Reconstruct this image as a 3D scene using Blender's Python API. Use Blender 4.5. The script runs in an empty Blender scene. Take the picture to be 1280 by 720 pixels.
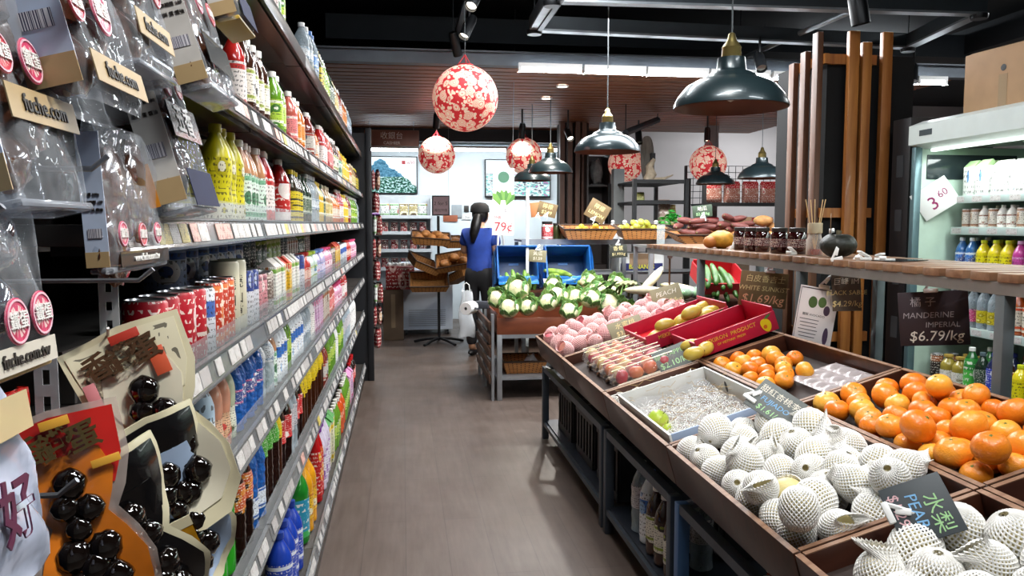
EXPO = -0.2
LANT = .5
import bpy, bmesh, math, random
import numpy as np
from mathutils import Vector, Matrix, Euler

R = random.Random(11)
SC = bpy.context.scene
COL = SC.collection
rad = math.radians
sin, cos, tan, pi = math.sin, math.cos, math.tan, math.pi
V = Vector

# ------------------------------------------------------------------ camera
F, H = 1000.0, 1.38
PHI = math.atan(80 / F)
PSI = math.atan(137 / F * cos(PHI))
FW = V((sin(PSI) * cos(PHI), cos(PSI) * cos(PHI), -sin(PHI)))
RT = V((cos(PSI), -sin(PSI), 0))
UP = RT.cross(FW)
EYE = V((0, 0, H))


def ray(px, py):
    return FW + RT * ((px - 640) / F) + UP * ((360 - py) / F)


def at(px, py, d):
    v = ray(px, py)
    return EYE + v * (d / v.y)


def atx(px, py, x):
    v = ray(px, py)
    return EYE + v * (x / v.x)


def onplane(px, py, p, n):
    v = ray(px, py)
    return EYE + v * ((p - EYE).dot(n) / v.dot(n))


def dep(p):
    return (p - EYE).dot(FW)


def proj(p):
    v = p - EYE
    return 640 + F * v.dot(RT) / v.dot(FW), 360 - F * v.dot(UP) / v.dot(FW)


cam = bpy.data.cameras.new('camera')
cam.sensor_width = 36
cam.lens = 36 * F / 1280
cam.clip_start = .02
cam.clip_end = 60
camo = bpy.data.objects.new('camera', cam)
COL.objects.link(camo)
camo.matrix_world = Matrix(((RT.x, UP.x, -FW.x, 0), (RT.y, UP.y, -FW.y, 0), (RT.z, UP.z, -FW.z, H), (0, 0, 0, 1)))
SC.camera = camo

# ------------------------------------------------------------------ materials


def lin(c):
    if isinstance(c, str):
        c = c.lstrip('#')
        c = [int(c[i:i + 2], 16) / 255 for i in (0, 2, 4)]
    return tuple((x / 12.92 if x <= .04045 else ((x + .055) / 1.055) ** 2.4) for x in c[:3]) + (1,)


class NT:
    """small node-tree writer"""

    def __init__(s, name):
        s.m = bpy.data.materials.new(name)
        s.m.use_nodes = True
        s.t = s.m.node_tree
        s.t.nodes.clear()
        s.out = s.t.nodes.new('ShaderNodeOutputMaterial')

    def n(s, typ, ins=None, **kw):
        nd = s.t.nodes.new('ShaderNode' + typ)
        for k, v in kw.items():
            setattr(nd, k, v)
        for k, v in (ins or {}).items():
            sk = nd.inputs[k]
            if isinstance(v, bpy.types.NodeSocket):
                s.t.links.new(v, sk)
            else:
                sk.default_value = v
        return nd

    def mathn(s, op, a, b=0.0, c=0.0):
        nd = s.t.nodes.new('ShaderNodeMath')
        nd.operation = op
        for i, v in enumerate((a, b, c)):
            if isinstance(v, bpy.types.NodeSocket):
                s.t.links.new(v, nd.inputs[i])
            else:
                nd.inputs[i].default_value = v
        return nd.outputs[0]

    def mix(s, f, a, b):
        nd = s.t.nodes.new('ShaderNodeMix')
        nd.data_type = 'RGBA'
        for k, v in ((0, f), (6, a), (7, b)):
            if isinstance(v, bpy.types.NodeSocket):
                s.t.links.new(v, nd.inputs[k])
            else:
                nd.inputs[k].default_value = v
        return nd.outputs[2]

    def ramp(s, f, stops, interp='LINEAR'):
        nd = s.t.nodes.new('ShaderNodeValToRGB')
        nd.color_ramp.interpolation = interp
        e = nd.color_ramp.elements
        while len(e) < len(stops):
            e.new(.5)
        for i, (p, c) in enumerate(stops):
            e[i].position = p
            e[i].color = c if len(c) == 4 and not isinstance(c, str) else lin(c)
        s.t.links.new(f, nd.inputs[0])
        return nd.outputs[0]

    def coord(s, which='Object'):
        return s.n('TexCoord').outputs[which]

    def noise(s, scale=5, detail=3, rough=.5, vec=None, which='Fac'):
        return s.n('TexNoise', {'Scale': scale, 'Detail': detail, 'Roughness': rough, 'Vector': vec if vec is not None else s.coord()}).outputs[which]

    def bump(s, h, strength=.2, dist=.01):
        return s.n('Bump', {'Height': h, 'Strength': strength, 'Distance': dist}).outputs[0]

    def bsdf(s, col, rough=.5, metal=0, normal=None, **kw):
        ins = {'Base Color': col, 'Roughness': rough, 'Metallic': metal}
        if normal is not None:
            ins['Normal'] = normal
        nd = s.n('BsdfPrincipled', ins)
        for k, v in kw.items():
            nd.inputs[k.replace('_', ' ')].default_value = v
        return nd

    def end(s, sh):
        s.t.links.new(sh.outputs[0] if hasattr(sh, 'outputs') else sh, s.out.inputs[0])
        return s.m


_mc = {}


def M(name, col, rough=.5, metal=0, var=.08, scale=9, bump=0, bscale=60, coat=0, spec=.5):
    """painted / plastic / metal surface with a little procedural variation"""
    if name in _mc:
        return _mc[name]
    t = NT(name)
    c = lin(col)
    f = t.noise(scale, 3)
    dark = tuple(x * (1 - var * 1.6) for x in c[:3]) + (1,)
    light = tuple(min(1, x * (1 + var)) for x in c[:3]) + (1,)
    colr = t.ramp(f, [(.3, dark), (.7, light)])
    nm = t.bump(t.noise(bscale, 4), bump, .01) if bump else None
    b = t.bsdf(colr, rough, metal, nm)
    b.inputs['Coat Weight'].default_value = coat
    b.inputs['Specular IOR Level'].default_value = spec
    _mc[name] = t.end(b)
    return _mc[name]


def CLEAR(name, tint=(1, 1, 1), alpha=.25, rough=.12, gloss=.35, wr=0):
    """thin clear plastic or glass: see-through with a glossy skin"""
    if name in _mc:
        return _mc[name]
    t = NT(name)
    c = lin(tint)
    nm = t.bump(t.noise(wr, 2), .5, .02) if wr else None
    tr = t.n('BsdfTransparent', {'Color': (.55 + .45 * c[0], .55 + .45 * c[1], .55 + .45 * c[2], 1)})
    b = t.bsdf(c, rough, 0, nm)
    lw = t.n('LayerWeight', {'Blend': .35})
    if nm is not None:
        t.t.links.new(nm, lw.inputs['Normal'])
    f = t.mathn('MULTIPLY_ADD', lw.outputs['Facing'], gloss, alpha)
    mx = t.n('MixShader', {0: f, 1: tr.outputs[0], 2: b.outputs[0]})
    _mc[name] = t.end(mx)
    return _mc[name]


def EMIT(name, col, k):
    if name in _mc:
        return _mc[name]
    t = NT(name)
    f = t.noise(2, 1)
    c = lin(col)
    colr = t.ramp(f, [(0, c), (1, tuple(x * .97 for x in c[:3]) + (1,))])
    _mc[name] = t.end(t.n('Emission', {'Color': colr, 'Strength': k}))
    return _mc[name]


def WOOD(name, a, b, scale=(1.5, 30, 30), rough=.45, coat=0, bump=.08):
    if name in _mc:
        return _mc[name]
    t = NT(name)
    mp = t.n('Mapping', {'Vector': t.coord(), 'Scale': scale})
    f = t.noise(1.0, 6, .62, mp.outputs[0])
    colr = t.ramp(f, [(.3, a), (.7, b)])
    bs = t.bsdf(colr, rough, 0, t.bump(f, bump, .004))
    bs.inputs['Coat Weight'].default_value = coat
    _mc[name] = t.end(bs)
    return _mc[name]


def PRINT(name, base, c1, c2, seed=0, bands=((.1, .2), (.85, .95)), rough=.35, scale=1.0):
    """printed wrapper: base colour, bands, a logo blob and rows of small type, by UV"""
    if name in _mc:
        return _mc[name]
    t = NT(name)
    uv = t.coord('UV')
    sx = t.n('SeparateXYZ', {0: uv})
    u, v = sx.outputs[0], sx.outputs[1]
    B, C1, C2 = lin(base), lin(c1), lin(c2)
    col = B
    for lo, hi in bands:
        m = t.mathn('MULTIPLY', t.mathn('GREATER_THAN', v, lo), t.mathn('LESS_THAN', v, hi))
        col = t.mix(m, col, C1)
    mp = t.n('Mapping', {'Vector': uv, 'Scale': (4 * scale, 2 * scale, 1), 'Location': (seed * 1.37, seed * .71, 0)})
    vo = t.n('TexVoronoi', {'Vector': mp.outputs[0], 'Scale': 1.0})
    blob = t.mathn('LESS_THAN', vo.outputs['Distance'], .33)
    col = t.mix(blob, col, C2)
    inner = t.mathn('LESS_THAN', vo.outputs['Distance'], .17)
    col = t.mix(inner, col, C1)
    mp2 = t.n('Mapping', {'Vector': uv, 'Scale': (46 * scale, 15 * scale, 1), 'Location': (seed, seed * .3, 0)})
    no = t.n('TexNoise', {'Vector': mp2.outputs[0], 'Scale': 1.0, 'Detail': 0})
    rows = t.mathn('GREATER_THAN', t.mathn('FRACT', t.mathn('MULTIPLY', v, 11 * scale)), .5)
    txt = t.mathn('MULTIPLY', t.mathn('GREATER_THAN', no.outputs['Fac'], .56), rows)
    col = t.mix(t.mathn('MULTIPLY', txt, .8), col, lin('#2a2622') if sum(B[:3]) > .9 else lin('#f0ece2'))
    _mc[name] = t.end(t.bsdf(col, rough))
    return _mc[name]


# ------------------------------------------------------------------ mesh builder


def TR(loc=(0, 0, 0), rot=(0, 0, 0), sc=(1, 1, 1)):
    if not hasattr(sc, '__len__'):
        sc = (sc, sc, sc)
    return Matrix.LocRotScale(V(loc), Euler(rot), V(sc))


class MB:
    def __init__(s):
        s.bm = bmesh.new()
        s.uv = s.bm.loops.layers.uv.new('UVMap')

    def box(s, c, size, rot=(0, 0, 0), mi=0, bev=0, m=None):
        mat = TR(c, rot)
        if m is not None:
            mat = m @ mat
        hx, hy, hz = [x / 2 for x in size]
        vs = [s.bm.verts.new(V((x, y, z))) for x in (-hx, hx) for y in (-hy, hy) for z in (-hz, hz)]
        fs = []
        for q in ((0, 1, 3, 2), (4, 6, 7, 5), (0, 4, 5, 1), (2, 3, 7, 6), (0, 2, 6, 4), (1, 5, 7, 3)):
            f = s.bm.faces.new([vs[i] for i in q])
            f.material_index = mi
            fs.append(f)
            for l in f.loops:
                co = l.vert.co
                n = f.normal
                l[s.uv].uv = (((co.y / (2 * hy) + .5) if q in ((0, 1, 3, 2), (4, 6, 7, 5)) else co.x / (2 * hx) + .5), (co.z / (2 * hz) + .5) if q not in ((0, 2, 6, 4), (1, 5, 7, 3)) else co.y / (2 * hy) + .5)
        if bev:
            es = list({e for f in fs for e in f.edges})
            r = bmesh.ops.bevel(s.bm, geom=es, offset=bev, segments=2, affect='EDGES', profile=.5)
            vs = list({v for v in vs if v.is_valid} | {v for f in r['faces'] for v in f.verts})
            for f in r['faces']:
                f.material_index = mi
        for v in vs:
            v.co = mat @ v.co
        return s

    def grid(s, fn, nu, nv, mi=0, cu=False, cv=False, flip=False):
        """surface fn(u, v), u and v in 0..1; cu / cv close it around"""
        mu, mv = (nu if cu else nu + 1), (nv if cv else nv + 1)
        vs = [[s.bm.verts.new(V(fn(i / nu, j / nv))) for j in range(mv)] for i in range(mu)]
        for i in range(nu):
            for j in range(nv):
                a, b = (i + 1) % mu, (j + 1) % mv
                q = [vs[i][j], vs[a][j], vs[a][b], vs[i][b]]
                uvs = [(i / nu, j / nv), ((i + 1) / nu, j / nv), ((i + 1) / nu, (j + 1) / nv), (i / nu, (j + 1) / nv)]
                if flip:
                    q.reverse()
                    uvs.reverse()
                try:
                    f = s.bm.faces.new(q)
                except ValueError:
                    continue
                f.material_index = mi
                for l, w in zip(f.loops, uvs):
                    l[s.uv].uv = w
        return vs

    def lathe(s, prof, n=20, mi=0, m=None, capb=True, capt=True, sq=0):
        """prof: (radius, z) from bottom to top; sq squares the section"""
        m = m or Matrix.Identity(4)
        zs = [p[1] for p in prof]
        z0, z1 = min(zs), max(zs)
        rings = []
        for r, z in prof:
            ring = []
            for k in range(n):
                a = 2 * pi * k / n
                q = r
                if sq:
                    q = r * (1 + sq * (1 / max(abs(cos(a)), abs(sin(a))) - 1))
                ring.append(s.bm.verts.new(m @ V((q * cos(a), q * sin(a), z))))
            rings.append(ring)
        for i in range(len(prof) - 1):
            for k in range(n):
                k2 = (k + 1) % n
                f = s.bm.faces.new((rings[i][k], rings[i][k2], rings[i + 1][k2], rings[i + 1][k]))
                f.material_index = mi
                for l, (kk, ii) in zip(f.loops, ((k, i), (k + 1, i), (k + 1, i + 1), (k, i + 1))):
                    l[s.uv].uv = (kk / n, (prof[ii][1] - z0) / max(1e-6, z1 - z0))
        if capb and prof[0][0] > 1e-5:
            f = s.bm.faces.new(list(reversed(rings[0])))
            f.material_index = mi
        if capt and prof[-1][0] > 1e-5:
            f = s.bm.faces.new(rings[-1])
            f.material_index = mi
        return s

    def cyl(s, p0, p1, r0, r1=None, n=12, mi=0):
        p0, p1 = V(p0), V(p1)
        d = p1 - p0
        m = Matrix.Translation(p0) @ V((0, 0, 1)).rotation_difference(d.normalized()).to_matrix().to_4x4()
        return s.lathe([(r0, 0), (r0 if r1 is None else r1, d.length)], n, mi, m)

    def tube(s, pts, r, n=8, mi=0):
        pts = [V(p) for p in pts]
        rings = []
        nrm = None
        for i, p in enumerate(pts):
            t = (pts[min(i + 1, len(pts) - 1)] - pts[max(i - 1, 0)]).normalized()
            if nrm is None:
                nrm = t.orthogonal().normalized()
            nrm = (nrm - t * nrm.dot(t))
            nrm = nrm.normalized() if nrm.length > 1e-6 else t.orthogonal().normalized()
            b = t.cross(nrm)
            rr = r[i] if hasattr(r, '__len__') else r
            rings.append([s.bm.verts.new(p + (nrm * cos(2 * pi * k / n) + b * sin(2 * pi * k / n)) * rr) for k in range(n)])
        for i in range(len(pts) - 1):
            for k in range(n):
                f = s.bm.faces.new((rings[i][k], rings[i][(k + 1) % n], rings[i + 1][(k + 1) % n], rings[i + 1][k]))
                f.material_index = mi
        for rg, rev in ((rings[0], True), (rings[-1], False)):
            f = s.bm.faces.new(list(reversed(rg)) if rev else rg)
            f.material_index = mi
        return s

    def prism(s, poly, z0, z1, m=None, mi=0):
        """polygon (x, y) extruded from z0 to z1"""
        m = m or Matrix.Identity(4)
        xs = [p[0] for p in poly]
        ys = [p[1] for p in poly]
        x0, dx, y0, dy = min(xs), max(1e-6, max(xs) - min(xs)), min(ys), max(1e-6, max(ys) - min(ys))
        lo = [s.bm.verts.new(m @ V((x, y, z0))) for x, y in poly]
        hi = [s.bm.verts.new(m @ V((x, y, z1))) for x, y in poly]
        n = len(poly)
        fs = [s.bm.faces.new(list(reversed(lo))), s.bm.faces.new(hi)]
        for f, idx in ((fs[0], list(reversed(range(n)))), (fs[1], list(range(n)))):
            for l, k in zip(f.loops, idx):
                l[s.uv].uv = ((poly[k][0] - x0) / dx, (poly[k][1] - y0) / dy)
        for k in range(n):
            fs.append(s.bm.faces.new((lo[k], lo[(k + 1) % n], hi[(k + 1) % n], hi[k])))
        for f in fs:
            f.material_index = mi
        return s

    def ball(s, c, r, n=16, m2=10, mi=0, m=None, fn=None):
        """sphere or ellipsoid; fn(dir) scales the radius"""
        rr = r if hasattr(r, '__len__') else (r, r, r)
        c = V(c)
        m = m or Matrix.Identity(4)
        top = None

        def P(th, ph):
            d = V((sin(th) * cos(ph), sin(th) * sin(ph), cos(th)))
            k = fn(d) if fn else 1
            return m @ (c + V((d.x * rr[0], d.y * rr[1], d.z * rr[2])) * k)
        a = s.bm.verts.new(P(pi, 0))
        b = s.bm.verts.new(P(0, 0))
        rings = [[s.bm.verts.new(P(pi - pi * i / m2, 2 * pi * k / n)) for k in range(n)] for i in range(1, m2)]
        fs = []
        for k in range(n):
            k2 = (k + 1) % n
            f = s.bm.faces.new((a, rings[0][k2], rings[0][k]))
            f.material_index = mi
            f = s.bm.faces.new((b, rings[-1][k], rings[-1][k2]))
            f.material_index = mi
            for i in range(m2 - 2):
                f = s.bm.faces.new((rings[i][k], rings[i][k2], rings[i + 1][k2], rings[i + 1][k]))
                f.material_index = mi
                for l, (kk, ii) in zip(f.loops, ((k, i), (k + 1, i), (k + 1, i + 1), (k, i + 1))):
                    l[s.uv].uv = (kk / n, (ii + 1) / m2)
        return s

    def build(s, name, mat, parent=None, loc=None, rot=None, sharp=38, flat=False, solid=0, kind=None):
        bm = s.bm
        bmesh.ops.recalc_face_normals(bm, faces=bm.faces[:]) if solid != 'keep' else None
        lim = rad(sharp)
        for f in bm.faces:
            f.smooth = not flat
        for e in bm.edges:
            if len(e.link_faces) == 2:
                e.smooth = e.calc_face_angle(0) < lim
        me = bpy.data.meshes.new(name)
        bm.to_mesh(me)
        bm.free()
        for mm in (mat if isinstance(mat, (list, tuple)) else [mat]):
            me.materials.append(mm)
        o = bpy.data.objects.new(name, me)
        COL.objects.link(o)
        if parent is not None:
            o.parent = parent
        if loc is not None:
            o.location = loc
        if rot is not None:
            o.rotation_euler = rot
        if solid and solid != 'keep':
            md = o.modifiers.new('thickness', 'SOLIDIFY')
            md.thickness = solid
            md.offset = 0
        if kind:
            o['kind'] = kind
        return o


def tag(o, label, cat, group=None, kind=None):
    o['label'] = label
    o['category'] = cat
    if group:
        o['group'] = group
    if kind:
        o['kind'] = kind
    return o


def thing(name, label, cat, loc=(0, 0, 0), rot=(0, 0, 0), group=None, sc=1):
    o = bpy.data.objects.new(name, None)
    COL.objects.link(o)
    o.location = loc
    o.rotation_euler = rot
    o.scale = (sc, sc, sc)
    o.empty_display_size = .05
    return tag(o, label, cat, group)


KIDS = {}


def copy_tree(o, parent=None):
    c = o.copy()
    COL.objects.link(c)
    if parent is not None:
        c.parent = parent
    for ch in KIDS.get(o.name) or o.children:
        copy_tree(ch, c)
    return c


class Proto:
    """first call hands out the thing itself, later calls copies of it and of its parts"""

    def __init__(s, root):
        s.root = root
        s.used = False
        s.stash = None

    def put(s, loc, rot=(0, 0, 0), sc=1, label=None, group=None):
        o = s.root if not s.used else copy_tree(s.root)
        s.used = True
        o.location = loc
        o.rotation_euler = rot
        o.scale = (sc, sc, sc) if not hasattr(sc, '__len__') else sc
        if label:
            o['label'] = label
        if group:
            o['group'] = group
        return o


def text(s, size, mat, parent, m, name='lettering', align='CENTER', shear=0, bold=0, wrap=None, th=.0006, jit=0):
    """flat lettering in the XY plane of matrix m; wrap = radius of a cylinder it runs around"""
    cu = bpy.data.curves.new('lettering', 'FONT')
    cu.body = s
    cu.size = size
    cu.align_x = align
    cu.align_y = 'CENTER'
    cu.shear = shear
    cu.offset = bold * size
    cu.extrude = 0 if wrap else th
    cu.resolution_u = 2
    tmp = bpy.data.objects.new('lettering', cu)
    COL.objects.link(tmp)
    dg = bpy.context.evaluated_depsgraph_get()
    me = bpy.data.meshes.new_from_object(tmp.evaluated_get(dg))
    bpy.data.objects.remove(tmp)
    bpy.data.curves.remove(cu)
    for v in me.vertices:
        if wrap:
            a = v.co.x / wrap
            v.co = V((wrap * cos(a), wrap * sin(a), v.co.y))
        if jit:
            v.co.y += jit * sin(v.co.x / size * 5.1)
    me.transform(m)
    me.materials.clear()
    me.materials.append(mat)
    o = bpy.data.objects.new(name, me)
    COL.objects.link(o)
    o.parent = parent
    return o


ORD = ['zeroth', 'first', 'second', 'third', 'fourth', 'fifth', 'sixth', 'seventh', 'eighth', 'ninth', 'tenth', 'eleventh', 'twelfth', 'thirteenth', 'fourteenth', 'fifteenth', 'sixteenth', 'seventeenth', 'eighteenth', 'nineteenth', 'twentieth']
_tens = {2: 'twenty', 3: 'thirty', 4: 'forty', 5: 'fifty', 6: 'sixty', 7: 'seventy', 8: 'eighty', 9: 'ninety'}


def ordn(i):
    if i <= 20:
        return ORD[i]
    t, u = divmod(i, 10)
    return (_tens[t] + '-' + ORD[u]) if u else _tens[t][:-1] + 'ieth'


def relax(P, r, plane=None, iters=160, lo=None, hi=None, ax=None, keep=.02, pack=.98):
    """push spheres apart; plane = (point, normal) they rest on; lo/hi bounds along axes ax"""
    P = np.array(P, float)
    T = P.copy()
    r = np.array(r, float)
    n = len(P)
    for it in range(iters):
        D = P[:, None] - P[None]
        L = np.sqrt((D ** 2).sum(-1)) + 1e-9
        O = np.maximum((r[:, None] + r[None]) * pack - L, 0)
        np.fill_diagonal(O, 0)
        P = P + .45 * (D / L[..., None] * O[..., None]).sum(1)
        if it < iters * .7:
            P += (T - P) * keep
        if plane is not None:
            h = (P - np.array(plane[0])) @ np.array(plane[1])
            P += np.maximum(r - h, 0)[:, None] * np.array(plane[1])[None]
        if ax is not None:
            for k in range(len(ax)):
                q = P @ np.array(ax[k])
                P += np.maximum(lo[k] + r - q, 0)[:, None] * np.array(ax[k])
                P -= np.maximum(q - hi[k] + r, 0)[:, None] * np.array(ax[k])
    return [V(p) for p in P]


def rows_of(items, band):
    """group (index, px, py) into picture rows from the front (bottom) up; returns {index: (row, place from left)}"""
    it = sorted(items, key=lambda q: -q[2])
    out, row, k = {}, [], 1
    y0 = None
    rows = []
    for q in it:
        if y0 is None or y0 - q[2] > band:
            row = []
            rows.append(row)
            y0 = q[2]
        row.append(q)
    for k, row in enumerate(rows, 1):
        for j, q in enumerate(sorted(row, key=lambda q: q[1]), 1):
            out[q[0]] = (k, j, len(row), len(rows))
    return out


# everyday materials
BLACK = M('black_paint', '#15161a', .5)
STEEL = M('galvanised_steel', '#8d9096', .42, .75, var=.12)
GREYM = M('grey_metal', '#6f7276', .45, .6)
WHITE = M('white_plastic', '#e8e8e6', .35, var=.03)
BROWNBIN = WOOD('dark_brown_board', '#3a1d12', '#57301d', (2, 18, 18), .4, .15)
RIMWOOD = WOOD('worn_board_edge', '#6a4530', '#a07d62', (3, 26, 26), .55)
# ================================================================== the room
XL, XR, YN, YF, ZC = -1.25, 9.0, -2.6, 11.6, 3.2


def plank_floor():
    t = NT('wood_look_vinyl')
    mp = t.n('Mapping', {'Vector': t.coord(), 'Rotation': (0, 0, rad(90))})
    br = t.n('TexBrick', {'Vector': mp.outputs[0], 'Color1': lin('#51433b'), 'Color2': lin('#5c4e46'), 'Mortar': lin('#362c27'), 'Scale': 1.0,
                          'Mortar Size': .0022, 'Mortar Smooth': .3, 'Bias': 0.0, 'Brick Width': 1.22, 'Row Height': .18})
    mp2 = t.n('Mapping', {'Vector': t.coord(), 'Scale': (16, 1.4, 1)})
    gr = t.noise(2.0, 6, .65, mp2.outputs[0])
    gcol = t.mix(.42, br.outputs[0], t.ramp(gr, [(.3, '#40352f'), (.7, '#6b5f58')]))
    rg = t.ramp(t.noise(3, 4), [(.3, (.34, .34, .34, 1)), (.7, (.5, .5, .5, 1))])
    b = t.bsdf(gcol, rg, 0, t.bump(gr, .05, .003))
    return t.end(b)


def slab(name, lo, hi, mat, kind='structure'):
    m = MB()
    m.box([(a + b) / 2 for a, b in zip(lo, hi)], [b - a for a, b in zip(lo, hi)])
    return m.build(name, mat, kind=kind, flat=True)


GREYWALL = M('grey_wall_paint', '#b9b4b4', .8, var=.04, scale=2)
slab('floor', (XL - .2, YN - .2, -.1), (XR + .2, YF + .4, 0), plank_floor())
CEILM = M('black_ceiling_paint', '#0d1013', .8)
slab('ceiling', (XL - .2, YN - .2, ZC), (XR + .2, YF + .4, ZC + .1), CEILM)
slab('wall_left', (XL - .2, YN - .2, 0), (XL, YF + .4, ZC), M('dark_wall', '#1d2024', .8))
slab('wall_right', (XR, YN - .2, 0), (XR + .2, YF + .4, ZC), GREYWALL)
slab('wall_near', (XL, YN - .2, 0), (XR, YN, ZC), M('warm_wall', '#8f8a85', .8))
XPIL = 2.62
slab('wall_far', (XL, YF, 0), (XPIL, YF + .2, ZC), M('white_cashier_wall', '#dfe9ee', .6, var=.02))
slab('wall_back', (XPIL, YF, 0), (XR, YF + .2, ZC), GREYWALL)
# black fascia over the cashier wall, with the white strip lights under it
p0, p1 = at(455, 152, 10.4), at(720, 182, 10.4)
slab('trim_1', (XL, 10.3, p1.z + .02), (XPIL, 10.5, ZC), M('black_fascia', '#191d22', .6))
slab('trim_2', (XL, 10.5, p1.z - .0), (XPIL, 10.9, p1.z + .06), M('pale_soffit', '#9fb0b8', .6))
# dropped ceiling of dark timber slats
ZW = at(530, 84, 6.3).z
t = NT('timber_slat_ceiling')
mp = t.n('Mapping', {'Vector': t.coord(), 'Scale': (.9, 22, 1)})
f = t.noise(1.2, 5, .6, mp.outputs[0])
WC = t.end(t.bsdf(t.ramp(f, [(.3, '#5a2f18'), (.7, '#94592f')]), .5, 0, t.bump(f, .1, .004)))
m = MB()
y = 6.3
k = 0
while y < 10.2:
    m.box(((XL + 4.6) / 2, y + .065, ZW + .03), (4.6 - XL, .12, .05))
    y += .155
m.box(((XL + 4.6) / 2, 8.3, ZW + .1), (4.6 - XL, 4.0, .02), mi=1)
m.build('trim_3', [WC, M('slat_gap_black', '#0c0807', .9)], kind='structure', flat=True)
# grey steel beam in front of it
m = MB()
zb = at(530, 73, 6.2).z
m.box(((XL + 4.9) / 2, 6.2, zb), (4.9 - XL, .10, .09))
m.box(((XL + 4.9) / 2, 6.2, zb + .05), (4.9 - XL, .16, .012))
m.build('trim_4', M('painted_beam', '#5b626a', .55, .2), kind='structure', flat=True)
# black downstand over the grey back wall
slab('trim_5', (XPIL, 10.9, at(1160, 122, 10.9).z), (XR, 11.1, ZC), CEILM)
# service conduits and ducts hung in the black ceiling
m = MB()
m.box((3.9, 6.9, 2.98), (9, .28, .2))
m.box((2.4, 3.4, 3.0), (7, .12, .1))
m.box((5.2, 2.5, 3.02), (.3, 9, .22))
m.build('trim_6', M('blackened_duct', '#1a2127', .7), kind='structure', flat=True)

# far column with timber slats and grey wall behind it
GREYCOL = M('grey_column_paint', '#8d9293', .7, var=.06)
slab('pillar_1', (at(700, 250, 9.6).x, 9.5, 0), (at(733, 250, 9.6).x, 9.8, ZW + .6), M('dark_recess', '#1a100b', .8))
SLAT = WOOD('stained_slat', '#84491d', '#b57636', (26, 26, 1.6), .5, .1)
DSLAT = WOOD('dark_stained_slat', '#452a1a', '#643e27', (26, 26, 1.6), .5)
m = MB()
for px in (702, 711.5, 721, 729):
    q = at(px, 250, 9.42)
    m.box((q.x, 9.42, 1.32), (.055, .08, 2.64))
tag(m.build('slatted_screen', DSLAT), 'narrow dark timber slat screen beside the wall televisions', 'screen')

# grey round pipe columns at the back
m = MB()
q = at(889, 200, 9.6)
m.box((q.x, 9.6, 1.6), (.13, .13, 3.2))
m.build('pillar_2', GREYCOL, kind='structure')
m = MB()
q = at(772, 250, 8.9)
m.box((q.x, 8.9, 1.0), (.12, .12, 2.0))
m.build('pillar_3', GREYCOL, kind='structure')

# ================================================================== slatted column at the shelf end
t = thing('slatted_column_cladding', 'tall brown timber slat cladding around the column next to the drinks fridge', 'cladding')
PX0, PX1, PY0, PY1 = 2.36, 2.66, 4.32, 4.74
zt = at(1050, 43, 4.4).z
slab('pillar_4', (PX0 + .06, PY0 + .06, 0), (PX1 + .3, PY1 + .25, zt - .12), M('column_core_black', '#08080a', .9))
for px, w, dz in ((1062, .062, 0), (1078, .055, -.06), (1103, .06, 0)):
    q = at(px, 200, PY0)
    mm = MB()
    mm.box((q.x, PY0 + .0, (zt + dz) / 2), (w, .035, zt + dz), bev=.003)
    mm.build('slat', SLAT, t)
for d_, dz in ((4.38, 0), (4.52, -.08), (4.66, -.12)):
    mm = MB()
    mm.box((PX0, d_, (zt + dz) / 2), (.035, .062, zt + dz), bev=.003)
    mm.build('slat', DSLAT, t)
for py in (75, 266, 420):
    mm = MB()
    z = at(1080, py, PY0 + .03).z
    mm.box(((PX0 + PX1) / 2 + .03, PY0 + .035, z), (PX1 - PX0 + .02, .025, .055))
    mm.box((PX0 + .03, (PY0 + PY1) / 2, z), (.025, .4, .055))
    mm.build('cross_rail', SLAT, t)

# ================================================================== lights that the room has, and fill tubes added to it
TUBE = EMIT('fluorescent_tube', '#eef7ff', 40)


def tube_light(x0, x1, y, z, label, power=0):
    t = thing('ceiling_tube_light', label, 'light', (x0, y, z), group='strip lights under the ceiling')
    mm = MB()
    mm.cyl((.02, 0, 0), (x1 - x0 - .02, 0, 0), .016, n=10)
    mm.build('tube', TUBE, t)
    mm = MB()
    mm.box(((x1 - x0) / 2, 0, .034), (x1 - x0, .045, .03))
    mm.box((.01, 0, .0), (.02, .04, .04))
    mm.box((x1 - x0 - .01, 0, .0), (.02, .04, .04))
    mm.build('batten', WHITE, t)
    return t


names = ['leftmost', 'second', 'third', 'fourth', 'fifth', 'sixth', 'seventh']
for k, (a, b) in enumerate(((648, 727), (730, 807), (809, 885), (888, 962), (966, 1006), (1112, 1136), (1147, 1183))):
    yy = 6.05
    z = at((a + b) / 2, 88 + (a - 648) * .031, yy).z
    tube_light(at(a, 95, yy).x, at(b, 95, yy).x, yy, z, f'white fluorescent tube, {names[k]} from the left in the row under the grey beam')
for k, (a, b) in enumerate(((456, 524), (566, 634), (640, 705))):
    z = at(a, 187, 10.45).z
    tube_light(at(a, 187, 10.45).x, at(b, 187, 10.45).x, 10.45, z, ['strip light below the cashier sign on the far wall', 'strip light between the small lanterns on the far wall', 'strip light over the right-hand television'][k])


def area(name, loc, size, power, col=(1, 1, 1), rot=(0, 0, 0), sy=None, spread=180):
    l = bpy.data.lights.new(name, 'AREA')
    l.energy = power
    l.color = col
    l.shape = 'RECTANGLE'
    l.size = size
    l.size_y = sy or size
    l.spread = rad(spread)
    o = bpy.data.objects.new(name, l)
    COL.objects.link(o)
    o.location = loc
    o.rotation_euler = rot
    return o


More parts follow.
